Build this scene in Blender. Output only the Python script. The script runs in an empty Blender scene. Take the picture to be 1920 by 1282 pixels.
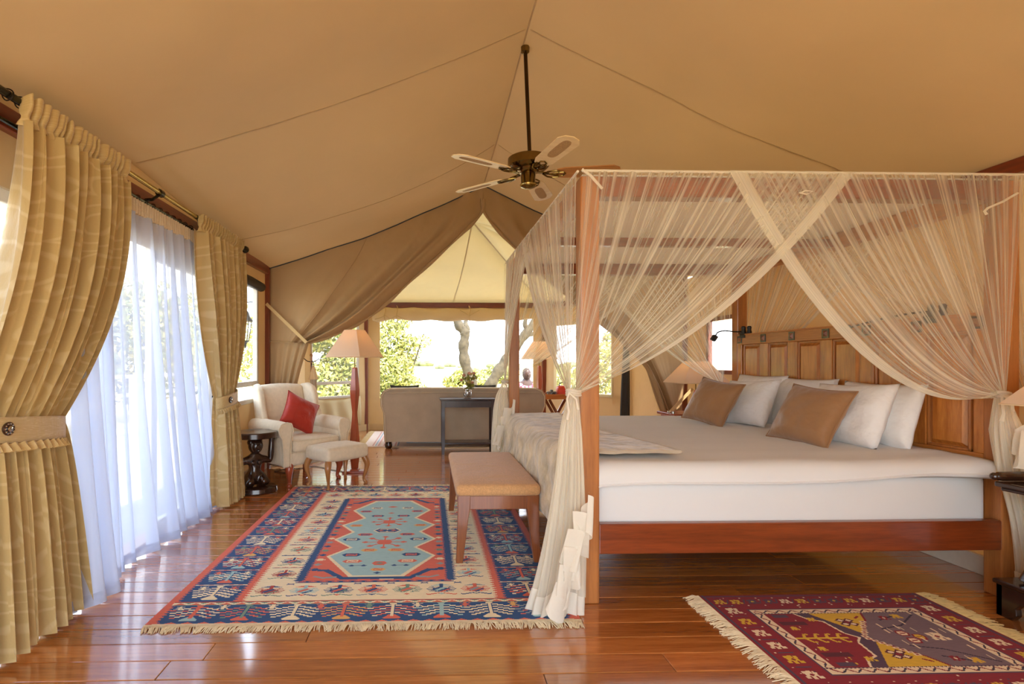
import bpy, bmesh, math, random
import numpy as np
from mathutils import Vector, Matrix, noise

rnd = random.Random(7)
PI = math.pi
SC = bpy.context.scene
COL = SC.collection

# ------------------------------------------------------------------ camera
F_PX, PPX, PPY, YAW, EYE = 1000.0, 830.0, 680.0, math.radians(1.6), 1.2
cam_d = bpy.data.cameras.new('camera')
cam = bpy.data.objects.new('camera', cam_d)
COL.objects.link(cam)
cam.location = (0, 0, EYE)
cam.rotation_euler = (PI / 2, 0, -YAW)
cam_d.sensor_width = 36
cam_d.lens = 36 * F_PX / 1920
cam_d.shift_x = (960 - PPX) / 1920
cam_d.shift_y = (PPY - 641) / 1920
cam_d.clip_start = 0.05
cam_d.clip_end = 2000
SC.camera = cam

# ------------------------------------------------------------------ sky, sun, exposure
world = bpy.data.worlds.new('world')
SC.world = world
world.use_nodes = True
_n = world.node_tree.nodes
_l = world.node_tree.links
_n.clear()
_out = _n.new('ShaderNodeOutputWorld')
_bg = _n.new('ShaderNodeBackground')
_tc = _n.new('ShaderNodeTexCoord')
_sep = _n.new('ShaderNodeSeparateXYZ')
_ramp = _n.new('ShaderNodeValToRGB')
_ramp.color_ramp.elements[0].position = 0.0
_ramp.color_ramp.elements[0].color = (0.90, 0.95, 1.0, 1)
_ramp.color_ramp.elements[1].position = 0.6
_ramp.color_ramp.elements[1].color = (0.60, 0.77, 1.0, 1)
_l.new(_tc.outputs['Generated'], _sep.inputs[0])
_l.new(_sep.outputs['Z'], _ramp.inputs[0])
_l.new(_ramp.outputs[0], _bg.inputs['Color'])
_bg.inputs['Strength'].default_value = 3.0
_l.new(_bg.outputs[0], _out.inputs['Surface'])

sun_d = bpy.data.lights.new('sun', 'SUN')
sun_d.energy = 5.5
sun_d.angle = math.radians(1.2)
sun_d.color = (1.0, 0.93, 0.82)
sun = bpy.data.objects.new('sun', sun_d)
COL.objects.link(sun)
sun.rotation_euler = Vector((-0.26, 0.50, -0.95)).to_track_quat('-Z', 'Y').to_euler()

SC.view_settings.view_transform = 'Standard'
SC.view_settings.look = 'None'
SC.view_settings.gamma = 1
SC.view_settings.use_curve_mapping = False
SC.view_settings.exposure = 1.22
SC.cycles.max_bounces = 10
SC.cycles.diffuse_bounces = 6
SC.cycles.glossy_bounces = 4
SC.cycles.transmission_bounces = 6
SC.cycles.transparent_max_bounces = 24

# ------------------------------------------------------------------ helpers
def W(px, py, X=None, Y=None, Z=None):
    """a point of the photograph, set at a real X, Y or Z"""
    a = (px - PPX) / F_PX; b = -(py - PPY) / F_PX
    d = (math.sin(YAW) + a * math.cos(YAW), math.cos(YAW) - a * math.sin(YAW), b)
    if Z is not None: k = (Z - EYE) / d[2]
    elif Y is not None: k = Y / d[1]
    else: k = X / d[0]
    return Vector((k * d[0], k * d[1], EYE + k * d[2]))

def srgb(r, g, b):
    def c(v):
        v /= 255.0
        return v / 12.92 if v <= 0.04045 else ((v + 0.055) / 1.055) ** 2.4
    return (c(r), c(g), c(b), 1)

def lerp(a, b, t): return a + (b - a) * t
def vl(a, b, t): return Vector(a).lerp(Vector(b), t)
def interp(xs, ys, x):
    if x <= xs[0]: return ys[0]
    for i in range(len(xs) - 1):
        if x <= xs[i + 1]:
            return lerp(ys[i], ys[i + 1], (x - xs[i]) / (xs[i + 1] - xs[i]))
    return ys[-1]
def smooth_poly(pts, v):
    """Catmull-Rom through pts, v in 0..1"""
    n = len(pts) - 1
    f = min(max(v, 0), 0.99999) * n
    i = int(f); t = f - i
    p = [Vector(pts[max(0, min(n, j))]) for j in (i - 1, i, i + 1, i + 2)]
    return 0.5 * ((2 * p[1]) + (p[2] - p[0]) * t + (2 * p[0] - 5 * p[1] + 4 * p[2] - p[3]) * t * t + (3 * p[1] - p[0] - 3 * p[2] + p[3]) * t ** 3)

class MB:
    """collects vertices and faces for ONE mesh object"""
    def __init__(s): s.v = []; s.f = []; s.uv = []; s.m = []
    def quad(s, a, b, c, d, m=0):
        i = len(s.v); s.v += [tuple(a), tuple(b), tuple(c), tuple(d)]; s.f.append((i, i + 1, i + 2, i + 3)); s.uv.append(((0, 0), (1, 0), (1, 1), (0, 1))); s.m.append(m)
    def tri(s, a, b, c, m=0):
        i = len(s.v); s.v += [tuple(a), tuple(b), tuple(c)]; s.f.append((i, i + 1, i + 2)); s.uv.append(((0, 0), (1, 0), (1, 1))); s.m.append(m)
    def face(s, idx, m=0): s.f.append(tuple(idx)); s.uv.append(tuple((0, 0) for _ in idx)); s.m.append(m)
    def box(s, lo, hi, M=None, m=0):
        i = len(s.v)
        for z in (lo[2], hi[2]):
            for (x, y) in ((lo[0], lo[1]), (hi[0], lo[1]), (hi[0], hi[1]), (lo[0], hi[1])):
                p = Vector((x, y, z))
                s.v.append(tuple(M @ p if M else p))
        for q in ((3, 2, 1, 0), (4, 5, 6, 7), (0, 1, 5, 4), (1, 2, 6, 5), (2, 3, 7, 6), (3, 0, 4, 7)): s.face([i + k for k in q], m)
        return s
    def cbox(s, c, size, rz=0, m=0, M=None):
        M2 = Matrix.Translation(Vector(c)) @ Matrix.Rotation(rz, 4, 'Z')
        if M: M2 = M @ M2
        h = [v / 2 for v in size]
        return s.box((-h[0], -h[1], -h[2]), h, M2, m)
    def beam(s, a, b, w, h, m=0, up=(0, 0, 1)):
        """a box from a to b, w wide, h high"""
        a = Vector(a); b = Vector(b); d = (b - a); L = d.length; d.normalize()
        upv = Vector(up)
        if abs(d.dot(upv)) > 0.99: upv = Vector((0, 1, 0))
        x = d.cross(upv).normalized(); z = x.cross(d)
        i = len(s.v)
        for p in (a, b):
            for (sx, sz) in ((-1, -1), (1, -1), (1, 1), (-1, 1)):
                s.v.append(tuple(p + x * sx * w / 2 + z * sz * h / 2))
        for q in ((0, 1, 2, 3), (7, 6, 5, 4), (0, 4, 5, 1), (1, 5, 6, 2), (2, 6, 7, 3), (3, 7, 4, 0)): s.face([i + k for k in q], m)
        return s
    def loft(s, rings, closed=True, caps=True, m=0, vscale=1):
        """rings: lists of points, all the same length"""
        n = len(rings[0]); i0 = len(s.v)
        for r in rings:
            for p in r: s.v.append(tuple(p))
        k = n if closed else n - 1
        for j in range(len(rings) - 1):
            for q in range(k):
                a = i0 + j * n + q; b = i0 + j * n + (q + 1) % n
                s.f.append((a, b, b + n, a + n)); s.m.append(m)
                u0 = q / k; u1 = (q + 1) / k; v0 = j / (len(rings) - 1); v1 = (j + 1) / (len(rings) - 1)
                s.uv.append(((u0, v0), (u1, v0), (u1, v1), (u0, v1)))
        if caps and closed:
            s.face([i0 + q for q in range(n)][::-1], m)
            s.face([i0 + (len(rings) - 1) * n + q for q in range(n)], m)
        return s
    def tube(s, pts, r, seg=8, m=0, caps=True):
        pts = [Vector(p) for p in pts]; n = len(pts)
        rs = r if isinstance(r, (list, tuple)) else [r] * n
        rings = []; ref = None
        for i, p in enumerate(pts):
            t = (pts[min(i + 1, n - 1)] - pts[max(i - 1, 0)]).normalized()
            if ref is None:
                ref = t.orthogonal().normalized()
            ref = (ref - t * ref.dot(t))
            ref = ref.normalized() if ref.length > 1e-6 else t.orthogonal().normalized()
            b = t.cross(ref)
            rings.append([p + (ref * math.cos(2 * PI * k / seg) + b * math.sin(2 * PI * k / seg)) * rs[i] for k in range(seg)])
        return s.loft(rings, True, caps, m)
    def lathe(s, prof, c=(0, 0, 0), seg=20, m=0, M=None, sx=1, sy=1):
        """prof: (radius, z)"""
        rings = []
        for (r, z) in prof:
            ring = []
            for k in range(seg):
                a = 2 * PI * k / seg
                p = Vector((c[0] + sx * r * math.cos(a), c[1] + sy * r * math.sin(a), c[2] + z))
                ring.append(M @ p if M else p)
            rings.append(ring)
        return s.loft(rings, True, True, m)
    def sqlathe(s, prof, c, rz=0, m=0, caps=True):
        """square sections: (half width, z)"""
        rings = []
        for (r, z) in prof:
            ring = []
            for k in range(4):
                a = rz + PI / 4 + k * PI / 2
                ring.append(Vector((c[0] + r * math.sqrt(2) * math.cos(a), c[1] + r * math.sqrt(2) * math.sin(a), c[2] + z)))
            rings.append(ring)
        return s.loft(rings, True, caps, m)
    def grid(s, fn, nu, nv, m=0):
        i0 = len(s.v)
        for j in range(nv + 1):
            for i in range(nu + 1): s.v.append(tuple(fn(i / nu, j / nv)))
        for j in range(nv):
            for i in range(nu):
                a = i0 + j * (nu + 1) + i
                s.f.append((a, a + 1, a + nu + 2, a + nu + 1)); s.m.append(m)
                s.uv.append(((i / nu, j / nv), ((i + 1) / nu, j / nv), ((i + 1) / nu, (j + 1) / nv), (i / nu, (j + 1) / nv)))
        return s
    def ell(s, c, r, seg=14, rings=9, m=0, M=None):
        prof = []
        R = []
        for j in range(rings + 1):
            t = -PI / 2 + PI * j / rings
            t = max(min(t, PI / 2 - 0.03), -PI / 2 + 0.03)
            ring = []
            for k in range(seg):
                a = 2 * PI * k / seg
                p = Vector((r[0] * math.cos(t) * math.cos(a), r[1] * math.cos(t) * math.sin(a), r[2] * math.sin(t)))
                if M: p = M @ p
                ring.append(Vector(c) + p)
            R.append(ring)
        return s.loft(R, True, True, m)
    def build(s, name, mat, parent=None, smooth=True, bevel=0, segs=2, solid=0, sub=0, angle=40):
        me = bpy.data.meshes.new(name)
        me.from_pydata(s.v, [], s.f)
        uvl = me.uv_layers.new(name='UVMap')
        flat = []
        for q in s.uv:
            for c in q: flat += c
        uvl.data.foreach_set('uv', flat)
        mats = mat if isinstance(mat, (list, tuple)) else [mat]
        for mm in mats: me.materials.append(mm)
        me.polygons.foreach_set('material_index', s.m)
        me.update()
        if smooth:
            me.polygons.foreach_set('use_smooth', [True] * len(me.polygons))
            if angle and hasattr(me, 'set_sharp_from_angle'):
                me.set_sharp_from_angle(angle=math.radians(angle))
        o = bpy.data.objects.new(name, me)
        COL.objects.link(o)
        if parent is not None:
            o.parent = parent
            o.matrix_parent_inverse = Matrix.Translation(-parent.location) if parent.type == 'EMPTY' or True else Matrix()
            o.matrix_parent_inverse = pinv(parent)
        if bevel:
            b = o.modifiers.new('bevel', 'BEVEL'); b.width = bevel; b.segments = segs; b.limit_method = 'ANGLE'; b.angle_limit = math.radians(35)
        if solid:
            b = o.modifiers.new('solid', 'SOLIDIFY'); b.thickness = solid; b.offset = 0
        if sub:
            b = o.modifiers.new('sub', 'SUBSURF'); b.levels = sub; b.render_levels = sub
        return o

def wmat(o):
    M = Matrix.LocRotScale(o.location, o.rotation_euler, o.scale)
    if o.parent is not None: M = wmat(o.parent) @ o.matrix_parent_inverse @ M
    return M
def pinv(p): return wmat(p).inverted()

def tag(o, label, cat, group=None, kind=None):
    if label: o['label'] = label
    if cat: o['category'] = cat
    if group: o['group'] = group
    if kind: o['kind'] = kind
    return o
def structure(o): o['kind'] = 'structure'; return o
def thing(name, loc, label, cat, group=None):
    """an Empty at the thing's base; its parts are built in world coordinates and parented to it"""
    o = bpy.data.objects.new(name, None); COL.objects.link(o)
    o.empty_display_size = 0.1
    o.location = loc
    return tag(o, label, cat, group)
def copy_tree(o, parent=None):
    c = o.copy(); COL.objects.link(c)
    if parent is not None: c.parent = parent; c.matrix_parent_inverse = o.matrix_parent_inverse.copy()
    for ch in list(o.children): copy_tree(ch, c)
    return c

def rbox(mb, lo, hi, r, n=3, M=None, puff=(0, 0, 0), m=0):
    """rounded box; puff bulges the faces"""
    c = [(a + b) / 2 for a, b in zip(lo, hi)]; h = [(b - a) / 2 for a, b in zip(lo, hi)]
    def co(hh):
        rr = min(r, hh * 0.98); inner = hh - rr
        L = [-hh + rr * (1 - math.cos(PI / 2 * k / n)) for k in range(n + 1)]
        k = 4
        mid = [-inner + 2 * inner * i / k for i in range(1, k)]
        return L + mid + [-x for x in L[::-1]]
    cs = [co(x) for x in h]
    def rnd_pt(p):
        q = Vector(p); inner = Vector([max(min(q[i], h[i] - min(r, h[i] * .98)), -(h[i] - min(r, h[i] * .98))) for i in range(3)])
        d = q - inner
        if d.length > 1e-9:
            # project the box shell on the rounded shell
            mx = max(abs(d[i]) for i in range(3))
            rr = min(r, min(h) * .98)
            q = inner + d.normalized() * min(rr, r) if mx > 0 else q
        for i in range(3):
            if puff[i]:
                a, b = (i + 1) % 3, (i + 2) % 3
                q[i] += math.copysign(1, q[i]) * puff[i] * (abs(q[i]) / h[i]) * max(0, 1 - (q[a] / h[a]) ** 2) * max(0, 1 - (q[b] / h[b]) ** 2)
        q = q + Vector(c)
        return M @ q if M else q
    for ax in range(3):
        a, b = (ax + 1) % 3, (ax + 2) % 3
        for sgn in (-1, 1):
            i0 = len(mb.v); A = cs[a]; B = cs[b]
            for y in B:
                for x in A:
                    p = [0, 0, 0]; p[ax] = sgn * h[ax]; p[a] = x; p[b] = y
                    mb.v.append(tuple(rnd_pt(p)))
            na = len(A)
            for j in range(len(B) - 1):
                for i in range(na - 1):
                    q = [i0 + j * na + i, i0 + j * na + i + 1, i0 + (j + 1) * na + i + 1, i0 + (j + 1) * na + i]
                    if sgn < 0: q = q[::-1]
                    mb.face(q, m)
    return mb

def weld(o, d=0.0008):
    bm = bmesh.new(); bm.from_mesh(o.data); bmesh.ops.remove_doubles(bm, verts=bm.verts, dist=d); bm.to_mesh(o.data); bm.free(); return o

def skin_mesh(name, verts, edges, radii, mat, parent=None, levels=2, root=0):
    me = bpy.data.meshes.new('tmp'); me.from_pydata([tuple(v) for v in verts], edges, [])
    o = bpy.data.objects.new('tmp', me); COL.objects.link(o)
    sk = o.modifiers.new('skin', 'SKIN'); sk.use_smooth_shade = True
    for i, sv in enumerate(me.skin_vertices[0].data):
        r = radii[i]; sv.radius = (r, r) if not isinstance(r, tuple) else r
        sv.use_root = (i == root)
    s2 = o.modifiers.new('sub', 'SUBSURF'); s2.levels = levels; s2.render_levels = levels
    dg = bpy.context.evaluated_depsgraph_get(); dg.update()
    m2 = bpy.data.meshes.new_from_object(o.evaluated_get(dg))
    bpy.data.objects.remove(o); bpy.data.meshes.remove(me)
    m2.name = name; m2.materials.clear(); m2.materials.append(mat)
    m2.polygons.foreach_set('use_smooth', [True] * len(m2.polygons))
    r = bpy.data.objects.new(name, m2); COL.objects.link(r)
    if parent is not None: r.parent = parent; r.matrix_parent_inverse = pinv(parent)
    return r

# ------------------------------------------------------------------ materials
def newmat(name):
    m = bpy.data.materials.new(name); m.use_nodes = True
    nt = m.node_tree; nt.nodes.clear()
    o = nt.nodes.new('ShaderNodeOutputMaterial')
    return m, nt, o
def N(nt, t, **k):
    n = nt.nodes.new(t)
    for a, b in k.items(): setattr(n, a, b)
    return n
def noise_tex(nt, scale, detail=3, vec=None, rough=0.5, mapping=None):
    tc = N(nt, 'ShaderNodeTexCoord')
    src = tc.outputs['Object'] if vec is None else vec
    if mapping:
        mp = N(nt, 'ShaderNodeMapping'); mp.inputs['Scale'].default_value = mapping
        nt.links.new(src, mp.inputs[0]); src = mp.outputs[0]
    t = N(nt, 'ShaderNodeTexNoise'); t.inputs['Scale'].default_value = scale; t.inputs['Detail'].default_value = detail; t.inputs['Roughness'].default_value = rough
    nt.links.new(src, t.inputs['Vector'])
    return t
def ramp(nt, fac, stops):
    r = N(nt, 'ShaderNodeValToRGB')
    e = r.color_ramp.elements
    while len(e) < len(stops): e.new(0.5)
    for i, (p, c) in enumerate(stops): e[i].position = p; e[i].color = c
    nt.links.new(fac, r.inputs[0]); return r
def bump(nt, h, strength, dist=0.01):
    b = N(nt, 'ShaderNodeBump'); b.inputs['Strength'].default_value = strength; b.inputs['Distance'].default_value = dist
    nt.links.new(h, b.inputs['Height']); return b

def m_plain(name, col, rough=0.6, metal=0, var=0.12, nscale=20, bmp=0.1, coat=0, spec=0.5, mapping=None):
    m, nt, o = newmat(name)
    p = N(nt, 'ShaderNodeBsdfPrincipled')
    t = noise_tex(nt, nscale, mapping=mapping)
    a = tuple(c * (1 - var) for c in col[:3]) + (1,); b = tuple(min(1, c * (1 + var)) for c in col[:3]) + (1,)
    r = ramp(nt, t.outputs[0], [(0.3, a), (0.7, b)])
    nt.links.new(r.outputs[0], p.inputs['Base Color'])
    p.inputs['Roughness'].default_value = rough; p.inputs['Metallic'].default_value = metal
    p.inputs['Specular IOR Level'].default_value = spec
    if coat: p.inputs['Coat Weight'].default_value = coat; p.inputs['Coat Roughness'].default_value = 0.12
    if bmp:
        nt.links.new(bump(nt, t.outputs[0], bmp).outputs[0], p.inputs['Normal'])
    nt.links.new(p.outputs[0], o.inputs[0]); return m

def m_wood(name, c1, c2, axis='X', rough=0.3, coat=0.3, scale=6, perobj=0.0, stretch=14, coatrough=0.1):
    m, nt, o = newmat(name)
    p = N(nt, 'ShaderNodeBsdfPrincipled')
    s = [stretch, stretch, stretch]; s['XYZ'.index(axis)] = 1.0
    tc = N(nt, 'ShaderNodeTexCoord'); oi = N(nt, 'ShaderNodeObjectInfo')
    add = N(nt, 'ShaderNodeVectorMath', operation='ADD')
    mul = N(nt, 'ShaderNodeMath', operation='MULTIPLY'); mul.inputs[1].default_value = 37.0 if perobj else 0.0
    nt.links.new(oi.outputs['Random'], mul.inputs[0])
    nt.links.new(tc.outputs['Object'], add.inputs[0]); nt.links.new(mul.outputs[0], add.inputs[1])
    t = noise_tex(nt, scale * 0.2, 5, add.outputs[0], 0.6, mapping=s)
    t2 = noise_tex(nt, scale, 4, add.outputs[0], 0.7, mapping=s)
    mx = N(nt, 'ShaderNodeMix', data_type='FLOAT'); mx.inputs[0].default_value = 0.4
    nt.links.new(t.outputs[0], mx.inputs[2]); nt.links.new(t2.outputs[0], mx.inputs[3])
    r = ramp(nt, mx.outputs[0], [(0.32, c1), (0.68, c2)])
    colout = r.outputs[0]
    if perobj:
        hs = N(nt, 'ShaderNodeHueSaturation')
        mr = N(nt, 'ShaderNodeMapRange'); mr.inputs[3].default_value = 1 - perobj; mr.inputs[4].default_value = 1 + perobj
        nt.links.new(oi.outputs['Random'], mr.inputs[0]); nt.links.new(mr.outputs[0], hs.inputs['Value'])
        nt.links.new(colout, hs.inputs['Color']); colout = hs.outputs[0]
    nt.links.new(colout, p.inputs['Base Color'])
    p.inputs['Roughness'].default_value = rough
    p.inputs['Coat Weight'].default_value = coat; p.inputs['Coat Roughness'].default_value = coatrough
    if coat > 0.9: p.inputs['Coat IOR'].default_value = 2.1
    nt.links.new(bump(nt, t2.outputs[0], 0.12, 0.002).outputs[0], p.inputs['Normal'])
    nt.links.new(p.outputs[0], o.inputs[0]); return m

def m_cloth(name, col, transl=0.0, var=0.08, nscale=3, weave=600, wb=0.15, sheen=0.2, wrinkle=0.25, wscale=6, tcol=None, rough=0.9):
    """woven cloth; transl = share of light let through"""
    m, nt, o = newmat(name)
    p = N(nt, 'ShaderNodeBsdfPrincipled')
    t = noise_tex(nt, nscale, 4)
    a = tuple(c * (1 - var) for c in col[:3]) + (1,); b = tuple(min(1, c * (1 + var)) for c in col[:3]) + (1,)
    r = ramp(nt, t.outputs[0], [(0.3, a), (0.7, b)])
    nt.links.new(r.outputs[0], p.inputs['Base Color'])
    p.inputs['Roughness'].default_value = rough; p.inputs['Sheen Weight'].default_value = sheen
    p.inputs['Specular IOR Level'].default_value = 0.15
    w = noise_tex(nt, weave, 1); wr = noise_tex(nt, wscale, 3, rough=0.45)
    b1 = bump(nt, wr.outputs[0], wrinkle, 0.05)
    b2 = bump(nt, w.outputs[0], wb, 0.002); nt.links.new(b1.outputs[0], b2.inputs['Normal'])
    nt.links.new(b2.outputs[0], p.inputs['Normal'])
    if transl:
        tr = N(nt, 'ShaderNodeBsdfTranslucent'); tr.inputs[0].default_value = tcol or col
        nt.links.new(b1.outputs[0], tr.inputs['Normal'])
        mx = N(nt, 'ShaderNodeMixShader'); mx.inputs[0].default_value = transl
        nt.links.new(p.outputs[0], mx.inputs[1]); nt.links.new(tr.outputs[0], mx.inputs[2])
        nt.links.new(mx.outputs[0], o.inputs[0])
    else: nt.links.new(p.outputs[0], o.inputs[0])
    return m

def m_net(name, col, base, streak, k, tr=0.5, lo=0.45, hi=0.7, facing=True):
    """thin see-through cloth: threads cover a share of each square, more where pleats double up (along U)"""
    m, nt, o = newmat(name)
    tc = N(nt, 'ShaderNodeTexCoord'); sp = N(nt, 'ShaderNodeSeparateXYZ'); nt.links.new(tc.outputs['UV'], sp.inputs[0])
    cb = N(nt, 'ShaderNodeCombineXYZ'); mu = N(nt, 'ShaderNodeMath', operation='MULTIPLY'); mu.inputs[1].default_value = k
    mv = N(nt, 'ShaderNodeMath', operation='MULTIPLY'); mv.inputs[1].default_value = 0.6
    nt.links.new(sp.outputs[0], mu.inputs[0]); nt.links.new(sp.outputs[1], mv.inputs[0])
    nt.links.new(mu.outputs[0], cb.inputs[0]); nt.links.new(mv.outputs[0], cb.inputs[1])
    t = N(nt, 'ShaderNodeTexNoise'); t.inputs['Scale'].default_value = 1; t.inputs['Detail'].default_value = 2; t.inputs['Roughness'].default_value = 0.7
    nt.links.new(cb.outputs[0], t.inputs['Vector'])
    mr = N(nt, 'ShaderNodeMapRange'); mr.inputs[1].default_value = lo; mr.inputs[2].default_value = hi
    mr.inputs[3].default_value = 1 - base; mr.inputs[4].default_value = 1 - streak
    nt.links.new(t.outputs[0], mr.inputs[0])
    g = N(nt, 'ShaderNodeNewGeometry'); dt = N(nt, 'ShaderNodeVectorMath', operation='DOT_PRODUCT')
    nt.links.new(g.outputs['Incoming'], dt.inputs[0]); nt.links.new(g.outputs['Normal'], dt.inputs[1])
    ab = N(nt, 'ShaderNodeMath', operation='ABSOLUTE'); nt.links.new(dt.outputs['Value'], ab.inputs[0])
    mx0 = N(nt, 'ShaderNodeMath', operation='MAXIMUM'); mx0.inputs[1].default_value = 0.25; nt.links.new(ab.outputs[0], mx0.inputs[0])
    dv = N(nt, 'ShaderNodeMath', operation='DIVIDE'); dv.inputs[0].default_value = 1; nt.links.new(mx0.outputs[0], dv.inputs[1])
    pw = N(nt, 'ShaderNodeMath', operation='POWER'); nt.links.new(mr.outputs[0], pw.inputs[0])
    if facing: nt.links.new(dv.outputs[0], pw.inputs[1])
    else: pw.inputs[1].default_value = 1
    df = N(nt, 'ShaderNodeBsdfDiffuse'); df.inputs[0].default_value = col
    tl = N(nt, 'ShaderNodeBsdfTranslucent'); tl.inputs[0].default_value = col
    c = N(nt, 'ShaderNodeMixShader'); c.inputs[0].default_value = tr
    nt.links.new(df.outputs[0], c.inputs[1]); nt.links.new(tl.outputs[0], c.inputs[2])
    tp = N(nt, 'ShaderNodeBsdfTransparent')
    mx = N(nt, 'ShaderNodeMixShader')
    nt.links.new(pw.outputs[0], mx.inputs[0]); nt.links.new(c.outputs[0], mx.inputs[1]); nt.links.new(tp.outputs[0], mx.inputs[2])
    nt.links.new(mx.outputs[0], o.inputs[0]); return m

def m_emit(name, col, s):
    m, nt, o = newmat(name); e = N(nt, 'ShaderNodeEmission'); e.inputs[0].default_value = col; e.inputs[1].default_value = s
    nt.links.new(e.outputs[0], o.inputs[0]); return m
def m_glass(name, col=(1, 1, 1, 1), a=0.12):
    m, nt, o = newmat(name); g = N(nt, 'ShaderNodeBsdfGlossy'); g.inputs['Roughness'].default_value = 0.02; g.inputs[0].default_value = col
    t = N(nt, 'ShaderNodeBsdfTransparent'); t.inputs[0].default_value = col
    mx = N(nt, 'ShaderNodeMixShader'); mx.inputs[0].default_value = a
    nt.links.new(t.outputs[0], mx.inputs[1]); nt.links.new(g.outputs[0], mx.inputs[2]); nt.links.new(mx.outputs[0], o.inputs[0]); return m

M = {}
M['canvas'] = m_cloth('roof_canvas', srgb(200, 172, 132), transl=0.17, var=0.05, nscale=1.2, weave=500, wb=0.12, sheen=0.05, wrinkle=0.5, wscale=1.6, tcol=srgb(214, 188, 146))
M['canvas_cream'] = m_cloth('cream_canvas', srgb(220, 206, 168), transl=0.24, var=0.05, nscale=1.5, weave=500, sheen=0.05, wrinkle=0.35, wscale=2.5, tcol=srgb(238, 224, 184))
M['canvas_wall'] = m_cloth('wall_canvas', srgb(214, 190, 148), transl=0.16, var=0.05, nscale=2, weave=500, sheen=0.05, wrinkle=0.4, wscale=2.5, tcol=srgb(235, 195, 130))
M['drape'] = m_cloth('drape_canvas', srgb(180, 150, 110), transl=0.12, var=0.06, nscale=2, weave=500, sheen=0.05, wrinkle=0.5, wscale=3, tcol=srgb(205, 165, 110))
M['strap'] = m_cloth('strap', srgb(196, 166, 116))
M['frame'] = m_wood('frame_timber', srgb(92, 38, 20), srgb(140, 66, 36), 'Z', 0.35, 0.3)
M['frame_y'] = m_wood('frame_timber_y', srgb(96, 36, 18), srgb(146, 62, 30), 'Y', 0.3, 0.3)
M['frame_x'] = m_wood('frame_timber_x', srgb(92, 38, 20), srgb(138, 66, 36), 'X', 0.35, 0.3)
M['floor'] = m_wood('varnished_floor', srgb(140, 74, 30), srgb(208, 130, 62), 'X', 0.25, 1.0, scale=10, perobj=0.22, stretch=16, coatrough=0.09)
M['deck'] = m_wood('grey_deck', srgb(140, 136, 132), srgb(180, 176, 172), 'X', 0.7, 0.0, scale=7, perobj=0.08)
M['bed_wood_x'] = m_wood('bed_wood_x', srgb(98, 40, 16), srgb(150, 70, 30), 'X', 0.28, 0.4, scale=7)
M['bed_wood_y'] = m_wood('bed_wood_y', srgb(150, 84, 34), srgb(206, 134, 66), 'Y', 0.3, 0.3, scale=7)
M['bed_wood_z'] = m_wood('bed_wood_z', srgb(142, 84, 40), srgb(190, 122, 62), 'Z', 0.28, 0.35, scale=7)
M['panel_wood'] = m_wood('panel_wood', srgb(140, 74, 26), srgb(214, 140, 64), 'Z', 0.25, 0.4, scale=7, stretch=9)
M['dark_wood'] = m_wood('dark_carved_wood', srgb(30, 16, 10), srgb(66, 38, 24), 'Z', 0.22, 0.5)
M['black_wood'] = m_wood('black_brown_wood', srgb(40, 26, 24), srgb(66, 46, 42), 'Z', 0.3, 0.4)
M['red_wood'] = m_wood('red_brown_wood', srgb(128, 52, 30), srgb(176, 84, 52), 'Z', 0.3, 0.3)
M['oak'] = m_wood('oak', srgb(150, 96, 48), srgb(190, 134, 76), 'Z', 0.35, 0.3)
M['bench_wood'] = m_wood('bench_wood', srgb(112, 60, 28), srgb(156, 92, 48), 'Z', 0.3, 0.35)
M['tray_wood'] = m_wood('tray_wood', srgb(176, 100, 40), srgb(214, 136, 66), 'X', 0.3, 0.3)
M['blade'] = m_wood('blade_wood', srgb(226, 196, 146), srgb(246, 224, 180), 'X', 0.4, 0.1, scale=9)
M['blade_dark'] = m_wood('blade_wood_dark', srgb(176, 116, 62), srgb(206, 148, 90), 'X', 0.4, 0.1, scale=9)
M['cane'] = m_plain('cane', srgb(186, 148, 98), 0.7, nscale=260, var=0.4, bmp=0.6)
M['brass'] = m_plain('antique_brass', srgb(128, 106, 62), 0.22, 1, var=0.15, nscale=8, bmp=0)
M['dark_brass'] = m_plain('dark_brass', srgb(72, 56, 36), 0.3, 1, nscale=8, bmp=0)
M['iron'] = m_plain('black_iron', srgb(38, 34, 30), 0.35, 0.8, bmp=0)
M['rod'] = m_plain('rod_metal', srgb(62, 58, 46), 0.25, 0.9, bmp=0)
M['rod_brass'] = m_plain('rod_brass', srgb(190, 168, 100), 0.25, 0.9, bmp=0)
M['chrome'] = m_plain('chrome', srgb(210, 210, 205), 0.12, 1, bmp=0, var=0.02)
M['black'] = m_plain('black_plastic', srgb(30, 30, 32), 0.45, bmp=0)
M['white_paint'] = m_plain('white_paint', srgb(225, 215, 195), 0.45, bmp=0, var=0.04)
M['grey_paint'] = m_plain('grey_paint', srgb(190, 180, 165), 0.5, bmp=0, var=0.05)
M['sheet'] = m_cloth('white_sheet', srgb(222, 221, 218), var=0.015, weave=900, wb=0.08, sheen=0.1, wrinkle=0.22, wscale=3)
M['pillow'] = m_cloth('white_pillow', srgb(236, 234, 232), var=0.015, weave=900, wb=0.05, sheen=0.1, wrinkle=0.5, wscale=9)
M['throw'] = m_cloth('taupe_velvet_throw', srgb(200, 184, 150), var=0.34, nscale=9, weave=300, sheen=0.6, wrinkle=0.7, wscale=12)
M['satin'] = m_cloth('bronze_satin', srgb(152, 112, 76), var=0.05, weave=900, wb=0.03, sheen=0.3, wrinkle=0.35, wscale=7, rough=0.42)
M['red_satin'] = m_cloth('red_cushion', srgb(166, 50, 34), var=0.06, weave=700, sheen=0.3, wrinkle=0.35, wscale=9, rough=0.5)
M['uphol'] = m_cloth('cream_upholstery', srgb(222, 206, 178), var=0.05, nscale=30, weave=500, sheen=0.2, wrinkle=0.08)
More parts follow.
